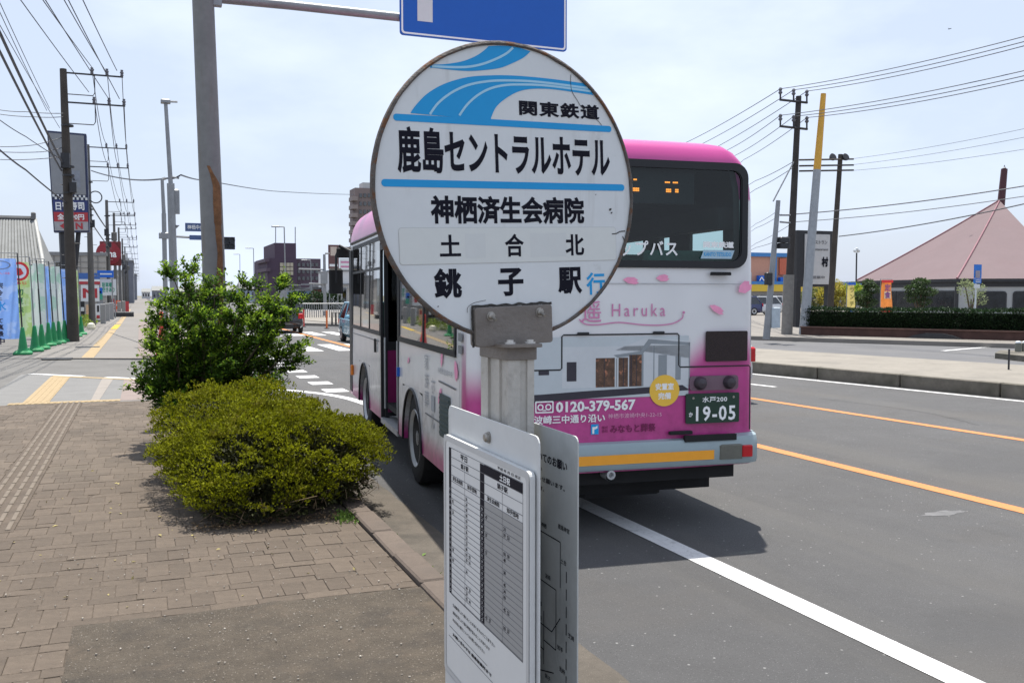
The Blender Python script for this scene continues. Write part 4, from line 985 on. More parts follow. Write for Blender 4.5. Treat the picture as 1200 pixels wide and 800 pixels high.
q = MB(); stroke(q, SIDE, [(-2.9, 1.02), (-2.9, 1.25)], .004, .002); stroke(q, SIDE, [(-1.05, 1.08), (-.42, 1.07)], .014, .002); stroke(q, SIDE, [(-1.62, .75), (-.95, .745)], .012, .002); stroke(q, SIDE, [(-.30, .45), (-.30, 1.29)], .008, .002); stroke(q, SIDE, [(-4.4, 1.24), (-6.9, 1.24)], .008, .002); stroke(q, SIDE, [(-4.35, .42), (-4.35, 1.3)], .008, .002); q.build('panel_seam', mat('seam_grey', (.14, .14, .15), .5), bus)
q = MB(); q.prism(SIDE, rrect(-1.0, .645, -.62, .99, .01), .002, .006); ge = q.build('engine_grille', mat('grille_green_grey', (.07, .09, .09), .6), bus)
for k in range(8):
    q = MB(); q.bbox((-BW - .014, .64, .665 + k * .040), (-BW - .006, .98, .682 + k * .040)); q.build('slat', MATS['grille_green_grey'], ge)
for z_ in (1.38, 1.47):
    q = MB(); q.prism(SIDE, rrect(-.30, z_ - .03, -.20, z_ + .03, .008), .002, .010); q.build('air_vent', galv, bus)
q = MB(); q.cham((-BW - .01, 4.26 + .4, 1.18), (.02, .05, .16), .004); q.build('side_handle', seal_black, bus)
q = MB(); q.cham((-BW - .02, 6.9, .72), (.04, .06, .14), .008); q.build('turn_lamp', mat('amber_lens', (.8, .22, .02), .3), bus)
q = MB(); q.cham((0, 4.6, 3.03), (1.5, 2.2, .18), .06); q.build('roof_unit', mat('roof_unit_white', (.6, .6, .6), .5), bus)
# front corner and mirrors
q = MB(); q.tube([(-1.10, 7.40, 2.40), (-1.25, 7.62, 2.50), (-1.30, 7.70, 2.35), (-1.30, 7.70, 1.95)], .018, 8); mr_ = q.build('mirror_arm', seal_black, bus)
q = MB(); q.cham((-1.30, 7.74, 1.98), (.20, .10, .38), .03); q.cham((-1.18, 7.62, 2.40), (.24, .10, .16), .03); q.build('mirror', chassis, bus)
q = MB(); q.bbox((-BW - .006, 7.02, .40), (-BW + .05, 7.30, 2.40)); q.build('corner_trim', seal_black, bus)
q = MB(); q.tube([(-BW + .02, .3, 2.50), (-BW + .015, 7.2, 2.50)], .018, 6); q.build('rain_gutter', seal_black, bus)

# ================================================================== PLANTS BY THE KERB
def blob_points(blobs, n, core=.55):
    """spots spread through the outer part of a set of ellipsoids, with outward directions"""
    vol = [b[1][0] * b[1][1] * b[1][2] for b in blobs]; tot = sum(vol); out = []
    for (c, r), v_ in zip(blobs, vol):
        for _ in range(int(n * v_ / tot)):
            d = Vector((random.gauss(0, 1), random.gauss(0, 1), random.gauss(0, 1))).normalized()
            k = core + (1 - core) * random.random() ** .6
            k *= 1 + .16 * noise.noise(d * 3 + Vector(c))
            p = Vector((c[0] + d.x * r[0] * k, c[1] + d.y * r[1] * k, c[2] + d.z * r[2] * k))
            if p.z > .02: out.append((p, d))
    return out
def stems(mb, base, tips, r0, r1, wob=.05):
    for t in tips:
        b = Vector(base) + Vector((random.gauss(0, r0), random.gauss(0, r0), 0)); t = Vector(t); pts = []
        for k in range(6):
            u = k / 5; p = b.lerp(t, u); p += Vector((random.gauss(0, wob) * math.sin(u * 3.14), random.gauss(0, wob) * math.sin(u * 3.14), wob * 2 * math.sin(u * 3.14))); pts.append(p)
        mb.tube(pts, r0, 5, False, r1)
# taller dark shrub: branches fan out, leaves sit in sprays along every shoot
SB = Vector((.62, 10.6, 0))
tree = thing('large_shrub', 'taller dark green shrub with loose spiky branches behind the low azalea hedge', 'shrub', SB)
q = MB(); shoots = []; lo_new = []
random.seed(21)
mains = []
tgt = [(-.82, -.2, 1.0), (-.62, .2, 1.42), (-.85, .3, .70), (-.45, 0, 1.72), (-.15, .3, 1.78), (.15, 0, 1.66), (.45, -.1, 1.62), (.85, .1, 1.62), (1.0, .2, 1.45), (.9, -.2, 1.0), (.65, -.4, 1.2), (.3, -.5, 1.3), (-.1, -.5, 1.3), (-.5, -.5, 1.15), (-.7, -.4, .6), (-.2, .6, 1.3), (.5, .6, 1.3), (-.6, .6, 1.0), (.8, .5, .9), (.1, -.6, .8), (.6, -.6, .65), (-.45, -.6, .5), (.95, .0, .85), (.05, .1, 1.5), (-.98, -.1, .62), (-.7, .4, 1.25), (.7, .3, 1.45), (-.3, -.3, 1.55), (.25, -.3, 1.5), (.5, .2, 1.2), (-.4, -.1, .9), (.3, -.2, .9), (.0, -.4, 1.05), (.75, -.2, 1.35), (-.65, -.35, .85)]
for t in tgt:
    b = SB + Vector((random.gauss(0, .1), random.gauss(0, .1), 0)); t = SB + Vector((t[0] * (.62 if t[0] < 0 else .98), t[1], t[2] * 1.03)); pts = []
    mid = b.lerp(t, .5) + Vector((0, 0, .12))
    for k in range(7): u = k / 6; pts.append(b * (1 - u) ** 2 + mid * 2 * u * (1 - u) + t * u * u + Vector((random.gauss(0, .012), random.gauss(0, .012), 0)))
    q.tube(pts, .022, 6, False, .005)
    for k in range(2, 7):
        for _ in range(5 if k < 6 else 6):
            d = (pts[k] - pts[k - 1]).normalized() * .8 + Vector((random.gauss(0, .75), random.gauss(0, .75), random.gauss(.05, .42)))
            L = random.uniform(.12, .27); e = pts[k] + d.normalized() * L; shoots.append((pts[k], e)); q.tube([pts[k], e], .004, 4, False, .002)
q.build('branches', bark, tree, world=True)
P1, P2 = [], []
for (a, b) in shoots:
    d = (b - a).normalized(); top = b.z > .95
    for k in range(58):
        u = random.random() ** .8; p = a.lerp(b, .12 + .95 * u) + Vector((random.gauss(0, .022), random.gauss(0, .022), random.gauss(0, .018)))
        if p.z < .04: continue
        side = Vector((random.gauss(0, 1), random.gauss(0, 1), random.gauss(0, .4)))
        (P2 if (u > .6 and random.random() < (.7 if top else .3)) else P1).append((p, d * .7 + side.normalized() * .8))  # shoot tips paler, more so on top: sun highlights put into leaf colour
il = tree
leaves('foliage', leaf_dark, [(p - SB, d) for p, d in P1], .045, il, .55, .2, .2)
leaves('highlight_foliage', leaf_bright, [(p - SB, d) for p, d in P2], .042, il, .55, .35, .2)
# low azalea hedge, two mounds
random.seed(5)
def azalea(name, label, base, blobs, n, group, spikes):
    base = Vector(base); t = thing(name, label, 'hedge', base, 0, group)
    pts = []; qb = MB()
    # clumps of shoots on a lumpy surface
    clumps = []
    for _ in range(spikes):
        c, r = random.choices(blobs, weights=[b[1][0] * b[1][1] for b in blobs])[0]
        d = Vector((random.gauss(0, 1), random.gauss(0, 1), random.gauss(.25, .9))).normalized()
        if d.z < -.15: continue
        k = .93 + .26 * noise.noise(Vector((d.x * 2.6 + c[0] * 5, d.y * 2.6, d.z * 2.6 + c[1]))) + .16 * noise.noise(Vector((d.x * 7 + c[0] * 5, d.y * 7, d.z * 7)))
        p = Vector((c[0] + d.x * r[0] * k, c[1] + d.y * r[1] * k, max(.10, c[2] + d.z * r[2] * k)))
        if any((((p.x - c2[0]) / r2_[0]) ** 2 + ((p.y - c2[1]) / r2_[1]) ** 2 + ((p.z - c2[2]) / r2_[2]) ** 2) < .62 for c2, r2_ in blobs): continue
        clumps.append((p, (d + Vector((0, 0, .5))).normalized()))
    for (p, d) in clumps:
        rr = random.uniform(.045, .095); lift = .03 + .05 * max(0, d.z)
        if random.random() < .06: lift += random.uniform(.03, .09)
        for k in range(n * 3):
            a_ = random.random() * 6.283; u = random.random() ** .5; ox, oy = rr * u * math.cos(a_), rr * u * math.sin(a_)
            pts.append((p + d * lift * (1 - .5 * u) + Vector((ox, oy, .022 * (1 - u * u) + random.gauss(0, .008))) - base, Vector((ox * 9, oy * 9, .45)) + d * .3))
    leaves('foliage', leaf_azalea, pts, .024, t, .6, .35, .15)
    # inner leaves, darkened: shade within the mound put into leaf colour
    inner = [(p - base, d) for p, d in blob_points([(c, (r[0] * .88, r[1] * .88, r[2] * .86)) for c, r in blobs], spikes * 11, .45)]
    leaves('inner_shaded_foliage', leaf_shaded, inner, .042, t, .5, .3, .15)
    for c, r in blobs:
        for _ in range(26):
            a = random.random() * 6.28; e = Vector((c[0] + math.cos(a) * r[0] * random.uniform(.5, .93), c[1] + math.sin(a) * r[1] * random.uniform(.5, .93), c[2] + random.uniform(-.2, .6) * r[2])); b = Vector((c[0] + math.cos(a) * r[0] * .25, c[1] + math.sin(a) * r[1] * .25, 0))
            m_ = b.lerp(e, .5) + Vector((random.gauss(0, .03), random.gauss(0, .03), -.03)); qb.tube([b - base, m_ - base, e - base], .005, 4, False, .002)
    for _ in range(120):
        c, r = random.choice(blobs); a = random.uniform(3.0, 6.6); p = Vector((c[0] + math.cos(a) * r[0] * .92, c[1] + math.sin(a) * r[1] * .92, random.uniform(.02, .16))); d = Vector((random.gauss(0, .06), random.gauss(0, .06), random.uniform(-.02, .08)))
        qb.tube([p - base, p + d - base], .0022, 3, False)
    qb.build('twigs', twig, t); return t
azalea('azalea_hedge', 'low yellow-green azalea mound nearest the bus stop, leaning over the kerb', (.95, 7.5, 0), [((.78, 7.35, .22), (.53, .62, .43)), ((1.15, 7.45, .24), (.58, .62, .42)), ((.95, 7.9, .28), (.82, .65, .42)), ((1.45, 7.6, .24), (.38, .5, .32)), ((.58, 7.7, .2), (.34, .55, .38)), ((.8, 7.05, .12), (.5, .38, .26))], 13, 'azalea mounds by the kerb', 2700)
azalea('azalea_hedge', 'second azalea mound between the front mound and the taller dark shrub', (.8, 8.9, 0), [((.62, 8.75, .26), (.58, .55, .48)), ((1.08, 8.7, .27), (.52, .55, .45)), ((.9, 9.15, .3), (.6, .5, .45))], 11, 'azalea mounds by the kerb', 1150)
q = MB(); nx, ny = 12, 60
for j in range(ny + 1):
    for i in range(nx + 1): x = .43 + .98 * i / nx; yv = 6.84 + 6.7 * j / ny; q.v.append((x + .03 * noise.noise(Vector((x * 4, yv * 4, 0))), yv + .03 * noise.noise(Vector((x * 4, yv * 4, 5))), -.004 + .03 * noise.noise(Vector((x * 3, yv * 3, 9))) + .012))
for j in range(ny):
    for i in range(nx): a = j * (nx + 1) + i; q.f.append((a, a + 1, a + nx + 2, a + nx + 1))
struct(q, 'planting_soil', mat('soil', (.075, .058, .042), .95, var=.35, scale=12, bump=1, bscale=60, speck=[(60, .2, (.22, .17, .11), .6)]))
pts = [((random.uniform(.3, 1.45), random.gauss(6.84, .08), .006), (random.gauss(0, 1), random.gauss(0, 1), .1)) for _ in range(700)]
tag(leaves('leaf_litter', mat('litter', (.13, .085, .045), .9, island=.5), pts, .022, up=.1), 'brown leaf litter along the foot of the azalea mounds', 'leaf litter', kind='stuff')

# ================================================================== STREET POLES ON THE NEAR SIDE
# big rusting pole with an arm that carries the blue direction sign
gan = thing('sign_pole', 'thick grey street pole with a long rust streak and a horizontal arm over the road', 'pole', (.92, 13.5, 0))
q = MB(); q.tube([(.955, 13.5, -.1), (.94, 13.5, 2.15), (.86, 13.5, 5.6), (.845, 13.5, 6.3)], [.155, .150, .142, .138], 28, True); q.build('pole_shaft', galv_rust, gan, world=True, smooth=True)
q = MB(); ys_ = 2.9; n = 40; L_, R_ = [], []
for k in range(n + 1):
    z = 1.2 + 2.16 * k / n; w = .052 + .024 * noise.noise(Vector((z * 3, 0, 0))) + (.016 if z > 2.6 else 0); cx = (.94 - .02319 * (z - 2.15) if z > 2.15 else .94 + (2.15 - z) * .0067); a0 = R(-60) + .10 * noise.noise(Vector((z * 2.5, 4, 0))) ; rr = .1525 - .0022 * (z - 2.15)
    if z > 3.1: w *= max(.35, (3.36 - z) / .26); a0 -= R(42) * (z - 3.1) / .26
    L_.append((cx + rr * math.cos(a0 - w / rr * .9), 13.5 + rr * math.sin(a0 - w / rr * .9), z)); R_.append((cx + rr * math.cos(a0 + w / rr * .9), 13.5 + rr * math.sin(a0 + w / rr * .9), z))
    # three columns so the flake hugs the shaft
mid = []
for z, z2 in zip(L_, R_):
    h = z[2]; cx = (.94 - .02319 * (h - 2.15) if h > 2.15 else .94 + (2.15 - h) * .0067); am = math.atan2((z[1] + z2[1]) / 2 - 13.5, (z[0] + z2[0]) / 2 - cx); mid.append((cx + .156 * math.cos(am), 13.5 + .156 * math.sin(am), h))
q.add(L_ + mid + R_, [(k, n + 1 + k, n + 2 + k, k + 1) for k in range(n)] + [(n + 1 + k, 2 * n + 2 + k, 2 * n + 3 + k, n + 2 + k) for k in range(n)])
q.build('rust_streak', rust_mat, gan, world=True)
q = MB(); q.tube([(.86, 13.5, 5.63), (2.0, 13.5, 5.65), (6.0, 13.5, 5.66)], .062, 14); q.bbox((.80, 13.44, 5.53), (1.10, 13.56, 5.76)); q.build('arm', galv, gan, world=True, smooth=True)
q = MB(); q.tube([(.86, 13.5, 6.5), (6.0, 13.5, 6.52)], .062, 14); q.build('arm', galv, gan, world=True, smooth=True)
SF = Fr((3.56, 13.40, 5.38), (1, 0, 0), (0, 0, 1))
ds = thing('direction_sign', 'blue overhead direction sign with a white arrow hanging above the road', 'road sign', (4.9, 13.40, 5.38))
q = MB(); q.prism(SF, rrect(0, 0, 2.65, 2.2, .05), -.03, 0); q.build('sign_panel', blue_sign, ds, world=True)
q = MB(); ring(q, SF, rrect(.02, .02, 2.63, 2.18, .045), rrect(.045, .045, 2.605, 2.155, .035), .003); q.build('border', white_ink, ds, world=True)
q = MB(); q.poly([SF.p(x, y_, .003) for x, y_ in ((.26, .22), (.49, .22), (.49, 1.6), (.70, 1.6), (.375, 2.02), (.05, 1.6), (.26, 1.6))]); q.build('arrow', mat('sign_white_sheet', (.62, .63, .63), .5, var=.02), ds, world=True)
q = MB()
for x in (.6, 2.0): q.bbox((3.56 + x, 13.43, 5.45), (3.62 + x, 13.47, 7.5))
q.build('back_rail', galv, ds, world=True)

def lamp_post(name, label, px0, py0, px1, py1, Y, r0, r1, group=None, head=True, hx=1):
    """tall street lamp: foot seen at (px1,py1), head at (px0,py0), standing Y metres up the road"""
    a = at(px1, py1, Y); b = at(px0, py0, Y); foot = a + (a - b) * ((a.z - 0) / (b.z - a.z)) if b.z != a.z else a
    foot = Vector((foot.x, foot.y, 0)); t = thing(name, label, 'street lamp', foot, 0, group)
    q = MB(); m_ = foot.lerp(b, .5); q.tube([foot, m_], r0, 10, True, r0 * .9); q.tube([m_, b], r0 * .6, 10, True, r1); q.build('shaft', galv, t, world=True, smooth=True)
    if head:
        q = MB(); q.tube([b, b + Vector((hx * .5, 0, .02))], r1 * .9, 8); q.build('bracket_arm', galv, t, world=True)
        q = MB(); q.cham(b + Vector((hx * .75, 0, .02)), (.7, .26, .12), .03); q.build('lamp_head', galv, t, world=True)
    return t
Yl = 33.0
a = at(193, 118, Yl)
t = thing('street_lamp', 'tallest street lamp with a short flat head left of the rusting pole', 'street lamp', (at(204, 345, Yl).x, Yl, 0), 0)
q = MB(); fo = Vector((at(205, 345, Yl).x, Yl, 0)); q.tube([fo, at(200, 215, Yl)], .135, 12, True, .12); q.tube([at(200, 215, Yl), at(194, 119, Yl)], .075, 10, True, .06); q.build('shaft', galv, t, world=True, smooth=True)
q = MB(); q.tube([at(192, 119, Yl), at(208, 119.5, Yl)], .035, 6); q.build('bracket_arm', galv, t, world=True)
q = MB(); q.cham(at(194, 119, Yl), (.30, .3, .12), .03); q.build('lamp_head', galv, t, world=True)
q = MB(); q.cham(at(204.5, 236, Yl) + Vector((.05, .1, 0)), (.22, .25, .8), .04); q.build('transformer_box', galv, t, world=True)
q = MB(); q.tube([at(199, 207, Yl), at(210, 209, Yl)], .03, 6); q.tube([at(202, 265, Yl), at(209, 264, Yl), at(202, 270, Yl)], .05, 6); q.build('cable_bracket', galv, t, world=True)
t = thing('street_pole', 'thin grey pole standing just left of the tallest street lamp', 'pole', (at(194, 345, Yl - 1).x, Yl - 1, 0))
q = MB(); q.tube([(at(194, 345, Yl - 1).x, Yl - 1, 0), at(192, 250, Yl - 1)], .075, 8, True, .07); q.tube([at(192, 250, Yl - 1), at(190, 210, Yl - 1)], .06, 8, True, .05); q.build('shaft', galv, t, world=True)
q = MB(); q.tube([at(190, 210, Yl - 1), at(194, 209, Yl - 1)], .05, 6); q.build('top_arm', galv, t, world=True); q = MB(); q.cham(at(192, 276, Yl - 1), (.3, .2, .2), .03); q.build('junction_box', galv, t, world=True)
# arm with street name plates and signal lamps beyond the rusting pole
t = thing('name_sign', 'small blue-grey street name plates on an arm left of the rusting pole', 'street sign', (at(205, 345, 40).x, 40, 4))
q = MB(); q.tube([at(203, 277, 40), at(270, 281, 40)], .05, 6); q.build('arm', galv, t, world=True)
for (x0, y0, x1, y1) in ((217, 262, 241, 271), (222, 276, 240, 281)):
    q = MB(); a, b = at(x0, y1, 39.9), at(x1, y0, 39.9); q.bbox((a.x, 39.8, a.z), (b.x, 39.9, b.z)); pn = q.build('name_plate', mat('dull_blue_sheet', (.06, .10, .22), .5) if 'dull_blue_sheet' not in MATS else MATS['dull_blue_sheet'], t, world=True)
    text('神栖中央', (b.x - a.x) * .8, (b.z - a.z) * .55, white_ink, pn, Fr(((a.x + b.x) / 2, 39.79, (a.z + b.z) / 2), (1, 0, 0), (0, 0, 1)), 0, 0, .005, .01, world=True) if y1 < 275 else None
t = thing('traffic_signal', 'dark four-lens signal seen right beside the rusting pole', 'traffic light', at(268, 285, 40))
q = MB(); a, b = at(262, 292, 40), at(275, 278, 40); q.bbox((a.x, 39.9, a.z), (b.x, 40.2, b.z)); q.build('housing', black_metal, t, world=True)
for (x, y_) in ((265.5, 281.5), (271.5, 281.5), (265.5, 288.5), (271.5, 288.5)):
    q = MB(); q.lathe(at(x, y_, 39.9), (0, -1, 0), [(0, .12), (.12, .13), (.12, .10), (.02, .10)], 12); q.build('lens_hood', mat('signal_back', (.03, .035, .045), .4) if 'signal_back' not in MATS else MATS['signal_back'], t, world=True)

# ================================================================== THE ROW OF UTILITY POLES AND ITS CABLES
UX = -2.2
ROW = [36, 53.5, 76, 97, 118, 141, 165, 190, 218, 250, 285, 325, 370, 420, 480]
ARM = {}
def utility_pole(i, Y):
    lab = ['nearest dark utility pole on the left, before the tall sign board', 'second utility pole of the left row, behind the tall sign board', 'third utility pole of the left row, beside the red round sign', 'fourth utility pole of the left row, just past the red round sign', 'fifth utility pole of the left row'][i] if i < 5 else '%s utility pole of the left row, far up the street' % ['sixth', 'seventh', 'eighth', 'ninth', 'tenth', 'eleventh', 'twelfth', 'thirteenth', 'fourteenth', 'fifteenth'][i - 5]
    H_ = 9.35 if i != 2 else 8.6; lean = [(-.0, 0), (.2, 0), (-.05, 0), (.1, 0)][i % 4][0]
    x0 = UX + (0 if i == 0 else (-.15 if i == 1 else .05)); t = thing('utility_pole', lab, 'utility pole', (x0, Y, 0), 0, 'utility poles along the left pavement')
    top = Vector((x0 - (.12 if i == 0 else .05), Y, H_))
    q = MB(); q.tube([(x0, Y, 0), top], .20 if i == 0 else .17, 12 if i < 3 else 8, True, .11 if i == 0 else .10); q.build('shaft', pole_brown if i == 0 else pole_concrete, t, world=True, smooth=True)
    pts = []
    for k, dz in enumerate((-.12, -1.12)):
        z = H_ + dz; L = 1.95 + .05 * k; b = Vector((top.x, Y, z))
        q = MB(); q.box(b + Vector((L / 2 - .05, 0, 0)), (L, .05, .05)); q.tube([b + Vector((0, 0, -.72)), b + Vector((.92, 0, -.72)), b + Vector((.98, 0, -.62)), b + Vector((.98, 0, 0))], .018, 6); q.build('crossarm', black_metal, t, world=True)
        for j in range(3):
            ip = b + Vector((L - 1.05 + .48 * j, 0, 0))
            if i < 6: q = MB(); q.lathe(ip, (0, 0, 1), [(0, .03), (.06, .06), (.10, .04), (.14, .07), (.20, .04), (.24, .05)], 8); q.build('insulator', insul, t, world=True)
            pts.append(ip + Vector((0, 0, .22)))
    ARM[i] = (pts, top)
    if i < 7:
        if i in (2, 4, 6): q = MB(); q.lathe((x0 + .42, Y, 5.6), (0, 0, 1), [(0, .18), (.02, .2), (.6, .2), (.65, .1)], 12); q.box((x0 + .2, Y, 5.75), (.4, .06, .06)); q.build('transformer', pole_concrete, t, world=True)
        for bb_ in (((x0 - .1, Y - .25, 6.2), (.28, .25, .5)), ((x0 + .12, Y - .2, 5.3), (.22, .25, .35))): q = MB(); q.box(*bb_); q.build('junction_box', black_metal, t, world=True)
        q = MB()
        for z in (5.1, 5.7, 6.0, 7.4): q.lathe((x0 - .03, Y, z), (0, 0, 1), [(0, .20), (.06, .20)], 10)
        for k in range(9): q.tube([(x0 - .3 + (.6 if k % 2 else 0), Y, 2.2 + k * .4), (x0, Y, 2.2 + k * .4)], .012, 4)
        q.build('bands_and_steps', black_metal, t, world=True)
    return t
for i, Y in enumerate(ROW): utility_pole(i, Y)
def cable(label, pts, r=.014, sag=0.0, group=None, n=14, name='overhead_cable'):
    pts = [Vector(p) for p in pts]; full = []
    for a, b in zip(pts[:-1], pts[1:]):
        for k in range(n): u = k / n; full.append(a.lerp(b, u) - Vector((0, 0, sag * 4 * u * (1 - u))))
    full.append(pts[-1]); q = MB(); o = full[0].copy()
    q.tube([p - o for p in full], r, 4, True); ob = q.build(name, wire_mat); ob.location = o
    return tag(ob, label, 'cable', group)
posn = ['lower left', 'lower middle', 'lower right']
for j in range(6):
    nm = ('upper arm' if j < 3 else 'lower arm') + ' on its ' + ['inner', 'middle', 'outer'][j % 3] + ' insulator'
    cable('cable strung along the left pole row from each ' + nm, [ARM[i][0][j] for i in range(len(ROW))], .0125, .55, 'cables along the left pole row', 8)
# from the nearest pole back over the camera's left
for k, (ax_, ay, bx_, by, nm) in enumerate(((104, 108, 24, 0, 'leftmost of the six'), (110, 82, 50, 0, 'second from the left of the six'), (128, 117, 53, 0, 'third from the left of the six'), (124, 84, 75, 0, 'fourth from the left of the six'), (140, 116, 80, 0, 'fifth from the left of the six'), (137, 83, 97, 0, 'rightmost of the six'))):
    a = at(ax_, ay, 36); z = a.z; b = at(bx_, by, 24.5); e = b + (b - a) * 2.0; e.z = b.z + .3
    cable('thin cable over the top left corner, ' + nm, [a, b, e], .014, .02, 'cables above the top left corner')
for (ax_, ay, bx_, by, r, nm) in ((74, 193, 0, 39, .034, 'upper thick black cable slanting down from the left edge to the nearest pole'), (72, 200, 0, 61, .03, 'lower thick black cable slanting down from the left edge to the nearest pole')):
    a = at(ax_, ay, 36); b = at(bx_, by, 22); e = b + (b - a) * .8; cable(nm, [a, b, e], r, .05, 'thick cables at the left edge')
for (ax_, ay, bx_, by, nm) in ((58, 127, 0, 4, 'uppermost thin grey wire slanting past the thick cables at left'), (55, 130, 0, 15, 'middle thin grey wire slanting past the thick cables at left'), (70, 150, 0, 30, 'lowest thin grey wire slanting past the thick cables at left')):
    a = at(ax_, ay, 36); b = at(bx_, by, 22); e = b + (b - a) * .8; cable(nm, [a, b, e], .009, .03, 'thin wires at the left edge')
for (pts, nm) in (([(0, 129), (30, 131), (74, 133)], 'uppermost near-level wire running left from the nearest pole'), ([(0, 134), (40, 137), (74, 137)], 'second near-level wire running left from the nearest pole'), ([(0, 172), (40, 170), (76, 160)], 'third near-level wire running left, across the top of the tall sign'), ([(0, 178), (50, 178), (76, 172)], 'fourth near-level wire running left, across the tall sign'), ([(0, 187), (50, 186), (76, 182)], 'lowest near-level wire running left across the tall sign')):
    cable(nm, [at(p[0], p[1], 36 - (.5 if p[0] < 76 else 0)) for p in pts], .012, .02, 'level wires at the left edge')
cable('slanting cable from the left edge down to the top of the tall sign', [at(0, 141, 30), at(30, 160, 33), at(74, 188, 36)], .016, .02)
cable('thick slanting cable from the left edge down over the tall sign to the second pole', [at(0, 176, 25), at(30, 199, 29), at(78, 238, 36), at(103, 262, 53)], .028, .02)
cable('thick dark cable sagging from the nearest pole to the second pole', [at(78, 195, 36), at(92, 218, 43), at(107, 240, 53.5), at(125, 268, 76)], .045, .05)
cable('second dark cable sagging from the nearest pole to the second pole', [at(80, 208, 36), at(95, 234, 44), at(108, 262, 53.5), at(128, 290, 76)], .035, .05)
cable('long single cable spanning the sky from the left poles to the apartment tower', [at(107, 200, 53), at(150, 210, 45), at(196, 209, 33), at(212, 205, 33), at(240, 211, 48), at(320, 224, 75), at(415, 228, 100)], .028, .05)
q = MB(); cc = at(112, 231, 50); N = 20; q.tube([cc + Vector((.28 * math.cos(2 * math.pi * k / N), 0, .28 * math.sin(2 * math.pi * k / N))) for k in range(N + 1)], .03, 5, False); tag(q.build('cable_coil', wire_mat), 'round coil of spare cable hanging beside the second pole', 'cable coil')

# ================================================================== LEFT SIDE: FLAGS, SIGNS, HOUSES
def flag_mat(name, base, second, scale, wave=False):
    m = mat(name, base, .8, var=.06, scale=2, trans=.25, stain=[(scale, .5, .54, second, .8)]); return m
fl_blue = flag_mat('blue_flag_cloth', (.24, .42, .85), (.40, .55, .88), 1.3)
fl_green = flag_mat('green_flag_cloth', (.45, .62, .22), (.60, .72, .45), 2.2)
fl_pale = flag_mat('pale_flag_cloth', (.60, .66, .62), (.36, .58, .45), 1.6)
fpos = [(27, 415), (41, 411.5), (49, 409), (57, 405), (63, 403.5), (69, 402), (76, 400), (83, 397), (89, 394.5), (95, 392)]
flw = [(0, 'light blue banner flag with a red line and a blue ice mark, nearest the camera'), (1, 'green and yellow banner flag with a red ring emblem, second in the row'), (2, 'pale green banner flag edge-on, third in the row'), (2, 'white and green banner flag, fourth in the row of flags'), (0, 'bright blue banner flag with a dark stripe, fifth in the row'), (2, 'pale green and white banner flag, sixth in the row'), (2, 'pale banner flag with green patches, seventh in the row'), (0, 'narrow light blue banner flag, eighth in the row'), (2, 'pale green banner flag, ninth in the row'), (1, 'green and white banner flag, last before the utility pole')]
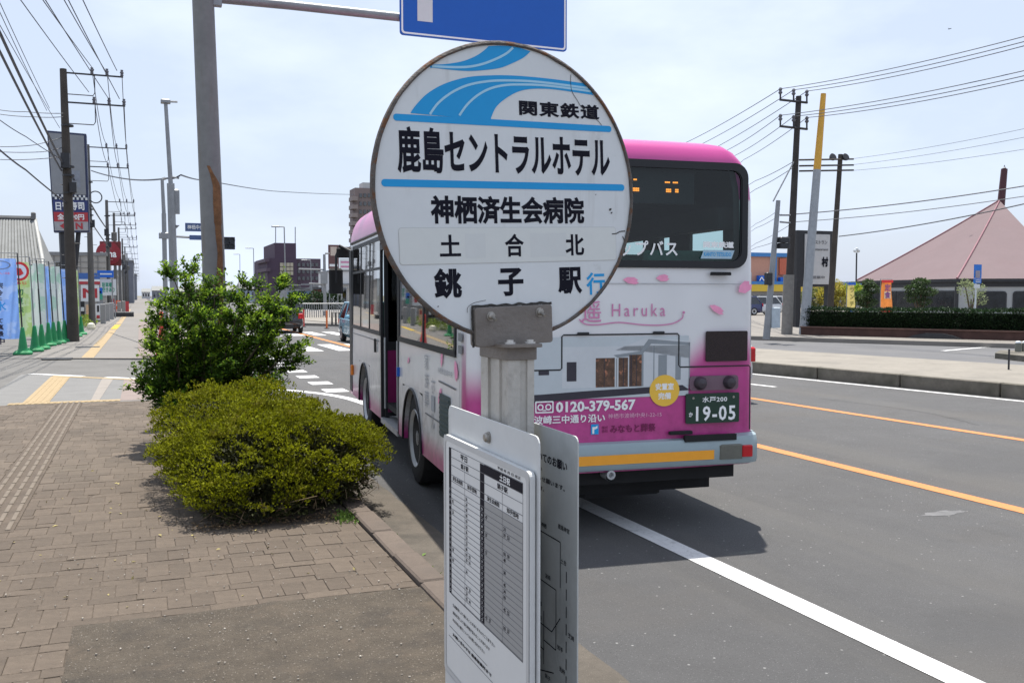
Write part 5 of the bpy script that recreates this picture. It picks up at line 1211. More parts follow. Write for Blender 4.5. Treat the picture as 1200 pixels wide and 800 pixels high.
for i, ((px, py), (kind_, lab)) in enumerate(zip(fpos, flw)):
    b = gp(px, py, 0); t = thing('banner_flag', lab, 'banner flag', b, 0, 'banner flags in green water-filled bases')
    q = MB(); q.cham((0, 0, .05), (.46, .42, .10), .05); q.lathe((0, 0, .08), (0, 0, 1), [(0, .15), (.08, .12), (.5, .065), (.64, .045), (.66, .03)], 12); q.build('base', base_green, t)
    lean_ = -.08 + .02 * math.sin(i * 3); top = Vector((lean_, 0, 2.75 - .05 * (i % 3)))
    q = MB(); q.tube([(0, 0, .5), (lean_ * .6, 0, 1.8)], .024, 6); q.tube([(lean_ * .6, 0, 1.8), top], .018, 6); q.build('flag_pole', black_metal if i % 2 == 0 else galv, t)
    W_ = .66 if i else .78; sgn = -1; ang = R([0, 35, 68, 66, 60, 72, 62, 66, 70, 66][i]); c_, s_ = math.cos(ang), math.sin(ang)
    q = MB(); nx_, nz_ = 8, 14
    for jz in range(nz_ + 1):
        for ix in range(nx_ + 1):
            u, v_ = ix / nx_, jz / nz_; wv = .05 * math.sin(u * 5 + v_ * 3 + i) * u
            q.v.append((lean_ * (.3 + .7 * v_) + sgn * (.03 + u * W_) * c_, -s_ * (.03 + u * W_) * (1 if i % 2 else -1) * .8 + wv, .42 + v_ * (2.18 - .05 * (i % 3))))
    for jz in range(nz_):
        for ix in range(nx_): a = jz * (nx_ + 1) + ix; q.f.append((a, a + 1, a + nx_ + 2, a + nx_ + 1))
    cl = q.build('flag_cloth', [fl_blue, fl_green, fl_pale][kind_], t, smooth=True)
    q = MB(); q.tube([top, top + Vector((sgn * W_ * c_, -s_ * W_ * .8 * (1 if i % 2 else -1), .0))], .012, 5); q.build('cross_rod', galv, t)
    if i == 0:
        ff = Fr((lean_ - .42, -.06, 1.5), (1, 0, 0), (0, 0, 1)); ink_ = mat('navy_ink', (.02, .02, .05), .6)
        for k, (c1, hh) in enumerate((('夏', .16), ('氷', .0), ('祭', .16))):
            pass
        for c1, zc, sz in (('宗', .62, .19), ('冷', .42, .17), ('た', .27, .12), ('て', -.33, .13), ('真', -.50, .17), ('最', -.68, .16), ('中', -.88, .2)): text(c1, sz, sz * .9, ink_, cl, ff, -.02, zc - .25, .03, .03)
        text('氷', .27, .26, mat('ice_ink', (.02, .35, .85), .6), cl, ff, 0, -.18, .03, .02)
        q = MB(); ring(q, ff, [(.27 * math.cos(k * .3142), .92 + .12 * math.sin(k * .3142)) for k in range(20)], [(.23 * math.cos(k * .3142), .92 + .095 * math.sin(k * .3142)) for k in range(20)], .03); q.build('oval_mark', mat('slate_ink', (.2, .25, .4), .6), cl)
        text('冷たい味', .5, .07, mat('rose_ink', (.75, .25, .45), .6), cl, ff, 0, .70, .03, .01)
    if i == 1:
        ff = Fr((lean_ - .22, -.30, 1.5), (1, -.30, 0), (0, 0, 1)); red_ = mat('flag_red', (.72, .04, .04), .6)
        q = MB(); ring(q, ff, [(.27 * math.cos(k * .2618), .78 + .27 * math.sin(k * .2618)) for k in range(24)], [(.20 * math.cos(k * .2618), .78 + .20 * math.sin(k * .2618)) for k in range(24)], .06); q.build('ring_mark', red_, cl)
        q = MB(); q.poly([ff.p(.20 * math.cos(k * .2618), .78 + .20 * math.sin(k * .2618), .055) for k in range(24)]); q.build('ring_face', white_ink, cl)
        q = MB(); q.poly([ff.p(x, y_, .065) for x, y_ in ((-.12, .68), (.02, .66), (.12, .72), (.05, .86), (-.08, .88))]); q.build('emblem', red_, cl); text('あじ', .3, .08, red_, cl, ff, .05, .45, .06, .04)
        for c1, zc in (('初', .2), ('夏', -.05), ('味', -.3)): text(c1, .2, .18, mat('deep_green_ink', (.03, .2, .06), .6) if 'deep_green_ink' not in MATS else MATS['deep_green_ink'], cl, ff, 0, zc, .06, .03)
# kerb stones of the lot behind the flags
for k in range(7):
    o = gp(2 + k * 4, 420 - k * 1.4, 0) + Vector((-.9, .6, 0)); q = MB(); q.cham((0, 0, .06), (.55, .14, .12), .02); ob = q.build('wheel_stop', kerb_mat); ob.location = o; ob.rotation_euler = (0, 0, 1.3); tag(ob, '%s concrete wheel stop from the left edge, behind the banner flags' % ['first', 'second', 'third', 'fourth', 'fifth', 'sixth', 'seventh'][k], 'wheel stop', 'wheel stops behind the flags')

# house with a grey tiled roof
def roof_house():
    Y = 48; a, b = at(-60, 305, Y), at(48, 305, Y); rz_ = at(20, 256, Y + 2).z
    t = thing('house', 'low house with a grey ribbed tile roof behind the flags at the left edge', 'house', ((a.x + b.x) / 2, Y + 3, 0))
    q = MB(); q.bbox((a.x + .4, Y, 0), (b.x - .25, Y + 7, a.z - .1)); q.build('wall', mat('house_wall', (.30, .28, .25), .9, var=.1), t, world=True)
    rm = mat('roof_tile', (.20, .205, .20), .7, var=.12, scale=2, objrand=.06)
    ex, ez, rx, rz2 = b.x, a.z - .25, b.x - .55, rz_; xm_ = a.x
    q = MB(); q.add([(a.x, Y - .6, ez), (ex + .15, Y - .6, ez), (rx + .05, Y + 3.2, rz2), (a.x, Y + 3.2, rz2), (a.x, Y + 7, ez), (ex + .15, Y + 7, ez)], [(0, 1, 2, 3), (3, 2, 5, 4)])
    q.add([(ex + .15, Y - .6, ez), (ex + .15, Y + 7, ez), (rx + .05, Y + 3.2, rz2)], [(0, 1, 2)]); rf = q.build('roof', rm, t, world=True)
    nrib = 26; d = Vector((0, 3.8, rz2 - ez))
    for k in range(nrib):
        x = a.x + (ex - a.x) * (k + .5) / nrib; xt = a.x + (rx - a.x) * (k + .5) / nrib
        q = MB(); q.tube([(x, Y - .62, ez + .03), (xt, Y + 3.2, rz2 + .03)], .07, 5, False); q.build('roof_tile_rib', rm, rf, world=True)
    q = MB(); q.tube([(a.x, Y + 3.2, rz2 + .1), (rx, Y + 3.2, rz2 + .1)], .13, 6); q.cham((rx, Y + 3.1, rz2 + .22), (.2, .3, .35), .04); q.build('ridge', mat('ridge_tile', (.13, .13, .13), .7), t, world=True)
    q = MB(); q.tube([(ex + .15, Y - .6, ez + .05), (rx + .05, Y + 3.2, rz2 + .08)], .09, 6); q.build('verge_tile', mat('verge', (.36, .36, .34), .7), t, world=True)
    q = MB(); q.bbox((a.x + 1, Y - .02, 1.0), (a.x + 3, Y + .03, 2.0)); q.build('window', car_glass, t, world=True)
roof_house()
def block(name, label, px0, px1, pytop, Y, depth, m, cat='building', z0=0.0, group=None, base=None):
    a, b = at(px0, pytop, Y), at(px1, pytop, Y); t = thing(name, label, cat, ((a.x + b.x) / 2, Y + depth / 2, z0), 0, group)
    q = MB(); q.bbox((a.x, Y, z0 if base is None else base), (b.x, Y + depth, a.z)); q.build('wall', m, t, world=True)
    q = MB(); q.bbox((a.x - .1, Y - .1, a.z), (b.x + .1, Y + depth + .1, a.z + .25)); q.build('roof_edge', mat(name + '_coping', (.22, .22, .22), .8) if name + '_coping' not in MATS else MATS[name + '_coping'], t, world=True)
    return t, a, b
wall_grey = mat('shop_wall', (.36, .34, .31), .9, var=.06, scale=.4); wall_dark = mat('far_wall_dark', (.16, .17, .20), .9, var=.08, scale=.4); wall_pale = mat('far_wall_pale', (.30, .30, .30), .9, var=.06, scale=.4)
t, a, b = block('shop_building', 'long beige-grey shop building behind the tall sign on the left', 52, 124, 299, 75, 14, wall_grey)
q = MB()
for k in range(9): zz = .6 + k * .42; q.bbox((a.x, 74.96, zz), (b.x, 75.0, zz + .03))
for k in range(7): x = a.x + (b.x - a.x) * k / 7; q.bbox((x, 74.95, 0), (x + .06, 75.0, a.z))
q.build('panel_joints', mat('joint_grey', (.22, .21, .2), .9), t, world=True)
q = MB(); c, d = at(66, 330, 74.9), at(84, 308, 74.9); q.bbox((c.x, 74.8, .3), (d.x, 74.95, d.z)); q.build('shop_window', car_glass, t, world=True)
t, a, b = block('shop_building', 'grey building with a darker gable beside the blue street signs', 121, 134, 322, 120, 20, wall_grey)
block('shop_building', 'dark grey flat-topped building far up the left side of the street', 143, 156, 306, 190, 25, wall_dark)
block('shop_building', 'pale narrow building between the far left poles', 133, 142, 318, 160, 20, wall_pale)
block('shop_building', 'dark low building at the far end of the left pole row', 153, 160, 322, 300, 30, wall_dark)

# tall sign board
Y = 40.0
t = thing('sign_tower', 'tall grey advertising board with navy, red and white bands and a large N', 'sign board', (at(76, 345, Y).x, Y, 0))
A, B, C_, D_ = at(55, 153, Y), at(101, 157, Y), at(105, 272, Y), at(63, 272, Y)
zt_, zb_ = A.z, C_.z; xl, xr = (A.x + D_.x) / 2 + .0, (B.x + C_.x) / 2
def tq(x0, y0, x1, y1): return None
q = MB(); q.add([A, B, C_, D_] + [v + Vector((0, .5, 0)) for v in (A, B, C_, D_)], [(0, 3, 2, 1), (4, 5, 6, 7), (0, 1, 5, 4), (1, 2, 6, 5), (2, 3, 7, 6), (3, 0, 4, 7)]); q.build('frame', mat('navy_frame', (.03, .04, .09), .5), t, world=True)
def bil(u, v_, dy=-.02): p = A.lerp(B, u).lerp(D_.lerp(C_, u), v_); return Vector((p.x, p.y + dy, p.z))
def band(name, u0, v0, u1, v1, m, dy=-.02):
    q = MB(); q.poly([bil(u0, v1, dy), bil(u1, v1, dy), bil(u1, v0, dy), bil(u0, v0, dy)]); return q.build(name, m, t, world=True)
navy = mat('sign_navy', (.03, .045, .16), .5); sred = mat('sign_red', (.42, .04, .05), .5)
band('upper_panel', .03, .02, .94, .62, mat('sign_pale_grey', (.24, .25, .265), .6, var=.08, scale=.6))
band('navy_band', .03, .68, .97, .80, navy); band('red_band', .03, .80, .97, .895, sred); band('white_band', .03, .895, .97, .985, mat('sign_shade_white', (.36, .36, .37), .6))
band('wear_patch', .50, .38, .80, .55, mat('sign_wear', (.24, .26, .30), .7), -.03)
for k in range(16): band('chequer', .03 + k * .059, .625 + (.025 if k % 2 else 0), .03 + (k + 1) * .059, .65 + (.025 if k % 2 else 0), white_plate if k % 1 == 0 else navy, -.03)
TF = Fr(bil(0, 1, -.04), (C_ - D_), (A - D_)); TW, TH_ = (C_ - D_).length, (A - D_).length
text('日替寿司', TW * .8, TH_ * .085, white_ink, t, TF, TW * .5, TH_ * .26, 0, .03, world=True); text('全品90円', TW * .75, TH_ * .06, white_ink, t, TF, TW * .5, TH_ * .152, 0, .03, world=True)
text('N', TW * .2, TH_ * .065, sred, t, TF, TW * .72, TH_ * .06, 0, .04, world=True)
q = MB(); q.poly([TF.p(TW * x, TH_ * y_, 0) for x, y_ in ((.18, .06), (.30, .09), (.30, .068), (.42, .068), (.42, .052), (.30, .052), (.30, .03))]); q.build('arrow', sred, t, world=True)
q = MB(); p0, p1 = at(76, 272, Y + .3), at(84, 350, Y + .3); q.tube([p0, (p1.x - .1, p1.y, 0)], .22, 8); q.tube([at(92, 272, Y + .3), at(88, 315, Y + .3)], .10, 6); q.build('support', black_metal, t, world=True)
# red round sign
Y = 82
t = thing('round_sign', 'red round restaurant sign raised on a post further up the left side', 'sign', (at(128, 345, Y).x, Y, 0))
c = at(127, 297, Y); q = MB(); q.bbox((at(117, 300, Y).x, Y + .1, at(117, 311, Y).z), (at(142, 300, Y).x, Y + .3, at(142, 283, Y).z)); q.build('back_board', mat('maroon_board', (.16, .03, .03), .6, var=.3, scale=.8), t, world=True)
q = MB(); q.lathe(c + Vector((0, .1, 0)), (0, -1, 0), [(0, .92), (.15, .92), (.16, .86)], 28); rs_ = q.build('round_panel', mat('round_red', (.24, .02, .03), .5), t, world=True)
text('nana', 1.2, .42, white_ink, rs_, Fr(c + Vector((0, -.08, 0)), (1, 0, 0), (0, 0, 1)), 0, -.1, 0, .03, world=True)
q = MB(); q.tube([(c.x, Y + .2, 0), (c.x, Y + .2, c.z)], .12, 8); q.build('support', galv, t, world=True)
# N board, boards, blue signs, street-side clutter
def panel(name, label, x0, y0, x1, y1, Y, m, cat='sign', posts=True, txt=None, tm=None, rows=None, depth=.12):
    a, b = at(x0, y1, Y), at(x1, y0, Y); t = thing(name, label, cat, ((a.x + b.x) / 2, Y, 0))
    q = MB(); q.bbox((a.x, Y, a.z), (b.x, Y + depth, b.z)); p_ = q.build('panel', m, t, world=True)
    if posts:
        for x in (a.x + .1, b.x - .1): q = MB(); q.tube([(x, Y + depth + .05, 0), (x, Y + depth + .05, a.z + .2)], .05, 6); q.build('leg', galv, t, world=True)
    fr = Fr(((a.x + b.x) / 2, Y - .01, (a.z + b.z) / 2), (1, 0, 0), (0, 0, 1)); w, h = b.x - a.x, b.z - a.z
    if txt: text(txt, w * .8, h * .6, tm or white_ink, p_, fr, 0, 0, 0, .03, world=True)
    for (u0, v0, u1, v1, mm_) in rows or []:
        q = MB(); q.quad(fr, (u0 - .5) * w, (v0 - .5) * h, (u1 - .5) * w, (v1 - .5) * h, .002); q.build('print_band', mm_, p_, world=True)
    return t
dull_blue = mat('dull_blue', (.05, .13, .38), .5, var=.1); brightb = mat('bright_blue', (.01, .12, .55), .5); teal_ = mat('sign_teal', (.05, .30, .20), .5)
panel('shop_sign', 'white board with a dark red N above the planting on the left', 95, 334, 116, 353, 62, white_plate, txt='N', tm=sred)
panel('shop_sign', 'long blue fascia board with a red line below it, left of the utility pole', 88, 320, 117, 333, 66, dull_blue, rows=[(0, 0, 1, .25, sred), (0, .25, 1, .45, white_plate)])
panel('road_sign', 'bright blue arrow sign over a white board with green lettering', 114, 317, 133, 325, 70, brightb, 'road sign', rows=[(.1, .4, .9, .6, white_plate)])
panel('notice_sign', 'white board with green lettering under the bright blue arrow sign', 118, 327, 136, 346, 70.5, white_plate, txt='駐車場\n空きあり', tm=teal_)
panel('notice_sign', 'small blue and green panel left of the board with green lettering', 113, 337, 120, 351, 68, teal_, rows=[(0, .5, 1, 1, brightb), (.2, .55, .8, .7, white_plate)])
panel('vertical_banner', 'orange-red vertical banner beside the grey posts up the left pavement', 136, 352, 141, 368, 80, mat('orange_red', (.75, .16, .08), .6), 'banner', rows=[(.1, .2, .9, .35, white_plate), (.1, .6, .9, .75, white_plate)])
panel('vertical_banner', 'dark red banner with white letters left of the orange-red banner', 129, 350, 135, 370, 79, sred, 'banner', txt='味', tm=white_ink)
panel('vertical_banner', 'maroon banner farthest up the left pavement', 147, 353, 151, 369, 95, sred, 'banner')
panel('poster_board', 'black and white poster board below the N sign', 94, 353, 99, 376, 58, black_metal, 'poster', rows=[(.1, .1, .9, .3, white_plate), (.2, .5, .9, .7, white_plate)])
panel('poster_board', 'orange and cream poster board right of the black and white one', 101, 357, 109, 375, 60, mat('cream_print', (.62, .42, .25), .7, var=.3, scale=6), 'poster', rows=[(.1, .1, .5, .4, mat('gold_print', (.75, .45, .05), .6)), (.5, .6, .9, .9, sred)])
panel('poster_board', 'white leaning poster board with red lettering by the second pole', 112, 356, 118, 375, 61, white_plate, 'poster', rows=[(.2, .1, .8, .3, sred), (.3, .5, .7, .9, black_metal)])
for k, (x, y_) in enumerate(((121, 379), (126, 376), (131, 374), (140, 370), (145, 368))):
    b = gp(x, y_, 0); q = MB(); q.cham((0, 0, .55), (.28, .28, 1.1), .03); ob = q.build('concrete_post', wall_pale); ob.location = b; tag(ob, 'short grey concrete post number %s along the left pavement edge' % ['nearest', 'second', 'third', 'fourth', 'farthest'][k] if False else ['nearest', 'second nearest', 'middle', 'second farthest', 'farthest'][k] + ' of the short grey concrete posts along the left pavement edge', 'post', 'concrete posts by the left pavement')
q = MB(); b = gp(138, 371, 0); q.cham((0, 0, .18), (2.2, 1.2, .36), .05); ob = q.build('planter_box', black_metal); ob.location = b; tag(ob, 'low dark planter box beneath the orange-red banner', 'planter')
pts = blob_points([((gp(95, 384, 0).x - .2, gp(95, 384, 0).y + 1, .15), (.7, 2.2, .32)), ((gp(104, 380, 0).x - .2, gp(104, 380, 0).y, .15), (.6, 2.4, .36)), ((gp(114, 376, 0).x - .2, gp(114, 376, 0).y, .15), (.6, 3, .3))], 2600, .4)
b0 = Vector((gp(104, 380, 0).x, gp(104, 380, 0).y, 0)); ob = leaves('flower_bed', mat('bed_leaf', (.16, .22, .03), .6, island=.5, trans=.3), [(p - b0, d) for p, d in pts], .11); ob.location = b0; tag(ob, 'low green and yellow planting at the foot of the first two utility poles', 'plants', kind='stuff')
q = MB(); q.lathe((0, 0, 0), (0, 0, 1), [(0, .16), (.12, .2), (.26, .16), (.32, .05)], 12); ob = q.build('flower_tub', mat('cream', (.7, .66, .5), .6)); ob.location = gp(107, 386, 0); tag(ob, 'small pale round tub at the pavement edge before the planting', 'flower tub')
# a red lantern-like tag that shows through the shrub
q = MB(); q.lathe((0, 0, 0), (0, 0, 1), [(0, .05), (.05, .16), (.45, .16), (.5, .05)], 10); ob = q.build('traffic_cone', red_plastic); ob.location = Vector((at(189, 365, 24).x, 24.0, .9)); 
bpy.data.objects.remove(ob)
t = thing('traffic_cone', 'red cone on the verge glimpsed through the left side of the dark shrub', 'traffic cone', (at(189, 372, 26).x, 26, 0)); q = MB(); q.lathe((0, 0, 0), (0, 0, 1), [(0, .2), (.04, .2), (.05, .16), (.7, .06), (1.15, .05), (1.2, .02)], 14); q.build('cone_body', red_plastic, t); q = MB(); q.cham((0, 0, .03), (.42, .42, .06), .02); q.build('cone_foot', black_metal, t)

# ================================================================== VEHICLES
def car(name, label, loc, rz, col, L=4.0, W=1.66, H=1.48, hatch=True, lights='rear', group=None, plate=True, simple=False):
    """a parked or moving car: lofted body, glazed cabin, wheels, lamps; local +Y is forward"""
    t = thing(name, label, 'car', loc, rz, group)
    pm = mat(name + '_paint_' + str(len(MATS)), col, .25, .2, var=.02, scale=1, coat=.7)
    # stations along the length: (y, half width, sill, belt height)
    st = [(0, .74, .38, .72), (.06, .92, .28, .86), (.3, .99, .22, .92), (.9, 1.0, .20, .90), (L * .5, 1.0, .18, .90), (L - 1.0, .99, .20, .86), (L - .3, .95, .24, .74), (L - .05, .84, .30, .62), (L, .66, .38, .52)]
    q = MB()
    for (y_, w, z0, z1) in st:
        w *= W / 2
        for (fx, z) in ((-.86, z0), (-1, z0 + .14), (-1.0, (z0 + z1) / 2), (-.97, z1 - .05), (-.88, z1), (0, z1 + .025), (.88, z1), (.97, z1 - .05), (1.0, (z0 + z1) / 2), (1, z0 + .14), (.86, z0)): q.v.append((fx * w, y_, z))
    m_ = 11
    for i in range(len(st) - 1):
        for j in range(m_): q.f.append((i * m_ + j, (i + 1) * m_ + j, (i + 1) * m_ + (j + 1) % m_, i * m_ + (j + 1) % m_))
    q.f.append(tuple(range(m_))); q.f.append(tuple(range((len(st) - 1) * m_, len(st) * m_))[::-1])
    q.build('body', pm, t, smooth=True)
    # cabin
    y0, y1, y2, y3 = (.10 if hatch else .75), (.50 if hatch else 1.3), L * .52, L * .72
    wb, wt = W / 2 * .93, W / 2 * .74
    q = MB(); zb = .86
    ring_ = [(y0, wb, zb), (y3, wb, zb), (y2, wt, H - .04), (y1, wt, H - .04)]
    vs = [(-w, y_, z) for y_, w, z in ring_] + [(w, y_, z) for y_, w, z in ring_]
    q.add(vs, [(0, 1, 2, 3), (7, 6, 5, 4), (0, 3, 7, 4), (1, 5, 6, 2)]); q.build('windows', car_glass, t)
    q = MB(); q.cham((0, (y1 + y2) / 2, H - .03), (wt * 2 + .06, y2 - y1 + .12, .07), .03)
    for s in (-1, 1):
        q.tube([(s * wb, y0, zb), (s * wt, y1, H - .05)], .035, 5); q.tube([(s * wb, y3, zb), (s * wt, y2, H - .05)], .03, 5); q.tube([(s * (wb + .0), (y1 + y2) / 2, zb), (s * wt, (y1 + y2) / 2, H - .05)], .03, 5)
    q.build('roof_and_pillars', pm, t)
    q = MB(); q.bbox((-wb + .05, y0 + .3, .4), (wb - .05, y3 - .3, .95)); q.build('seats', chassis, t)
    for s in (-1, 1):
        for y_ in (.78, L - .82):
            q = MB(); q.lathe((s * (W / 2 - .16), y_, .31), (s, 0, 0), [(0, .2), (0, .31), (.15, .31), (.165, .27), (.165, .2)], 18); w_ = q.build('wheel', tyre_mat, t, smooth=True)
            q = MB(); q.lathe((s * (W / 2 - .10), y_, .31), (s, 0, 0), [(0, .08), (.08, .205), (.115, .2), (.10, .05)], 12); q.build('rim', rim_steel, w_)
        q = MB(); q.cham((s * W / 2 * .80, -.005, .80), (.22, .07, .24 if hatch else .14), .03); q.build('tail_lamp', lamp_red, t)
        q = MB(); q.cham((s * W / 2 * .70, L - .04, .62), (.32, .10, .15), .04); q.build('headlight', mat('headlight', (.75, .78, .8), .15, spec=.8) if 'headlight' not in MATS else MATS['headlight'], t)
        q = MB(); q.cham((s * (W / 2 + .09), y3 - .25, .98), (.16, .08, .12), .03); q.build('wing_mirror', pm, t)
    q = MB(); q.bbox((-.165, -.015, .62), (.165, -.002, .785)); q.build('number_plate', white_plate, t)
    q = MB(); q.bbox((-.165, L + .002, .40), (.165, L + .015, .565)); q.build('number_plate', white_plate, t)
    q = MB(); q.bbox((-W * .36, L - .02, .28), (W * .36, L + .004, .40)); q.bbox((-W * .40, -.004, .30), (W * .40, .02, .40)); q.build('lower_grille', chassis, t)
    return t
# silver car ahead in the turning lane, almost hidden by the bus
car('passing_car', 'silver car almost hidden behind the right rear corner of the bus', (8.62, 12.9, ROAD_Z), 0, (.55, .56, .57), W=1.72, H=1.5)
g_ = gp(335, 391, ROAD_Z); car('dark_car', 'black hatchback with lit red tail lamps seen beyond the dark shrub', (g_.x, g_.y, ROAD_Z), R(-2), (.02, .02, .025), L=3.9, W=1.66, H=1.5)
g_ = gp(446, 404, ROAD_Z); car('light_blue_car', 'light blue car coming towards the camera just left of the bus front', (g_.x, g_.y + 3.8, ROAD_Z), R(180), (.16, .36, .48), L=3.8, W=1.6, H=1.5)
for (px, py, c_, lab, rz) in ((889, 376, (.03, .04, .12), 'dark blue car parked in the lot just right of the bus', 1.4), (913, 376, (.6, .62, .64), 'white car parked behind the two poles right of the bus', 1.3), (898, 372, (.45, .5, .6), 'pale blue car parked farther back right of the bus', 1.5), (957, 369, (.7, .7, .7), 'white car roof showing above the hedge near the sign board', 1.4), (1004, 369, (.7, .7, .7), 'white car mostly hidden behind the hedge and the yellow flag', 1.4)):
    g_ = at(px, 360, 62); car('parked_car', lab, (g_.x, 62 - (376 - py) * -1.2, 0), rz + math.pi / 2 * 0, c_, group='cars parked across the road')

# ================================================================== THE FAR SIDE OF THE ROAD, CENTRE
purple = mat('plum_tile_wall', (.075, .050, .075), .8, var=.08, scale=.6); plum2 = mat('plum_wall_light', (.10, .07, .09), .8, var=.06, scale=.6)
Y = 150
t = thing('office_building', 'dark plum building with a taller stair block and a cream window grid', 'building', (at(345, 345, Y).x, Y + 8, 0))
def bx(name, m, x0, y0, x1, y1, Ya, Yb, par, base=None):
    a, b = at(x0, y1, Y), at(x1, y0, Y); q = MB(); q.bbox((a.x, Ya, a.z if base is None else base), (b.x, Yb, b.z)); return q.build(name, m, par, world=True)
bx('wing', purple, 314, 303, 348, 360, Y, Y + 18, t, 0); bx('tower', purple, 322, 285, 347, 303, Y + .1, Y + 14, t); bx('wing', plum2, 347.5, 303, 377, 360, Y + 1, Y + 20, t, 0)
bx('balcony', plum2, 310, 303, 314.5, 307, Y - 1, Y + 12, t); bx('balcony', plum2, 311, 314, 316, 318, Y - 1, Y + 12, t)
wv = mat('cream_blind', (.45, .40, .30), .7, var=.1)
for i in range(4):
    for j in range(3): bx('window', wv, 328 + i * 4, 308 + j * 5, 331.4 + i * 4, 312.2 + j * 5, Y - .2, Y - .05, t)
for i in range(5):
    for j in range(3): bx('window', car_glass, 350 + i * 5.2, 308 + j * 8, 353 + i * 5.2, 312 + j * 8, Y + .85, Y + .95, t)
for x in (323, 346): q = MB(); q.tube([at(x, 285, Y), at(x, 266, Y)], .07, 4); q.build('antenna', galv, t, world=True)
Y = 330
t = thing('apartment_tower', 'tall brown apartment tower with stacked balconies peeking out left of the round sign', 'building', (at(425, 345, Y).x, Y + 8, 0))
brn = mat('brown_tile', (.19, .15, .145), .85, var=.05, scale=.3)
bx('wall', brn, 417, 221, 441, 345, Y, Y + 9, t, 0); bx('roof_house', mat('tower_pale', (.42, .42, .42), .8), 426, 214, 440, 221, Y + 1, Y + 7, t)
for k in range(9): bx('balcony', mat('balcony_brown', (.24, .20, .19), .8) if 'balcony_brown' not in MATS else MATS['balcony_brown'], 411.5, 231 + k * 9.6, 418, 235.5 + k * 9.6, Y - 2, Y + 4, t)
for k in range(9):
    for i in range(3): bx('window', car_glass, 421 + i * 5, 227 + k * 9.6, 424 + i * 5, 231.5 + k * 9.6, Y - .3, Y - .05, t)
# low shops and clutter left of the bus
shop_specs = [(340, 352, 338, 128, wall_pale, 'low pale shop between the dark shrub and the plum building'), (352, 366, 341, 118, mat('glass_blue_wall', (.16, .24, .34), .5, var=.3, scale=.8), 'low shop with a blue glazed front below the plum building'), (366, 380, 339, 122, mat('brick_shop', (.24, .09, .06), .85, var=.25, scale=.8), 'low red-brown shop behind the traffic poles'), (381, 394, 336, 126, mat('dark_brick', (.14, .07, .07), .85, var=.3, scale=.8), 'dark brick shop front beside the white building'), (394, 412, 318, 112, mat('white_wall', (.62, .61, .60), .8, var=.05), 'white building showing just left of the bus windscreen')]
for (x0, x1, yt, Yb, m_, lab) in shop_specs:
    t, a, b = block('shop_building', lab, x0, x1, yt, Yb, 12, m_)
    w = (b.x - a.x)
    for i in range(3):
        q = MB(); q.bbox((a.x + w * (.08 + i * .31), Yb - .08, .7), (a.x + w * (.32 + i * .31), Yb - .02, min(2.6, a.z * .55))); q.build('window', car_glass if i % 2 else mat('lit_print', (.5, .48, .42), .7) if 'lit_print' not in MATS else (car_glass if i % 2 else MATS['lit_print']), t, world=True)
    q = MB(); q.bbox((a.x + .1, Yb - .9, 2.8), (b.x - .1, Yb, 2.95)); q.build('canopy', galv, t, world=True)
panel('tall_sign', 'brown and cream shop sign standing just left of the bus roof', 385, 287, 397, 315, 95, mat('sign_brown', (.12, .06, .06), .6), 'sign', rows=[(.2, .55, .8, .92, mat('sign_cream', (.5, .42, .36), .6)), (.1, .1, .9, .2, white_plate)])
panel('shop_sign', 'small white sign with pink lines near the bus mirror', 398, 303, 411, 316, 100, white_plate, 'sign', rows=[(.1, .2, .9, .35, mat('sign_pink', (.55, .2, .35), .6)), (.1, .6, .9, .75, MATS['sign_pink'])])
t = thing('traffic_gantry', 'grey traffic signal pole with long arms reaching left beyond the bus front', 'traffic light', (at(381, 369, 72).x, 72, 0))
q = MB(); q.tube([(at(381, 369, 72).x, 72, 0), at(380, 298, 72)], .14, 10, True, .10); q.build('shaft', galv, t, world=True, smooth=True)
for (x0, y0, x1, y1) in ((350, 315, 381, 316), (362, 332, 381, 333), (381, 297, 386, 297)): q = MB(); q.tube([at(x0, y0, 72), at(x1, y1, 72)], .07, 6); q.build('arm', galv, t, world=True)
q = MB(); a = at(379, 325, 72); q.cham(a + Vector((0, -.25, 0)), (.5, .3, 1.0), .05); q.build('signal_box', galv, t, world=True)
for (px0, py0, px1, py1, Y_, lab) in ((333, 266, 335, 345, 85, 'tall street lamp in front of the plum building'), (297, 291, 298, 345, 140, 'street lamp left of the plum building, rising from behind the shrub'), (281, 298, 281.5, 345, 180, 'small far street lamp between the signal and the plum building'), (364, 305, 365, 345, 110, 'thin pole in front of the right wing of the plum building')):
    lamp_post('street_lamp', lab, px0, py0, px1, py1, Y_, .09, .05, 'far street lamps', hx=-1)
for (px, py, h, m_, lab) in ((356, 383, .95, red_plastic, 'left of the two slim red-orange lane poles'), (383, 385, .95, mat('orange_plastic', (.75, .2, .06), .5), 'right of the two slim red-orange lane poles')):
    g_ = gp(px, py, ROAD_Z); t = thing('lane_pole', lab + ' beyond the crossing', 'lane pole', g_, 0); q = MB(); q.tube([(0, 0, 0), (0, 0, h)], .05, 8); q.build('tube', m_, t); q = MB(); q.lathe((0, 0, 0), (0, 0, 1), [(0, .14), (.04, .13)], 10); q.build('foot', black_metal, t)
a, b = gp(348, 377.5, ROAD_Z), gp(408, 383, ROAD_Z); c_, d_ = gp(408, 373.5, ROAD_Z), gp(348, 370.5, ROAD_Z)
q = MB(); q.prism(UP, [a[:2], b[:2], c_[:2], d_[:2]], -.3, .03); struct(q, 'traffic_island', median_mat)
q = MB(); a = at(389, 366, 50); b = at(398, 366, 50); q.tube([(a.x, 50, 0), a, b, (b.x, 50, 0)], .05, 6); q.tube([a.lerp(b, .5), ((a.x + b.x) / 2, 50, 0)], .05, 6); ob = q.build('barrier', black_metal); tag(ob, 'dark tubular barrier on the pavement left of the bus front', 'barrier')
q = MB(); k = 0
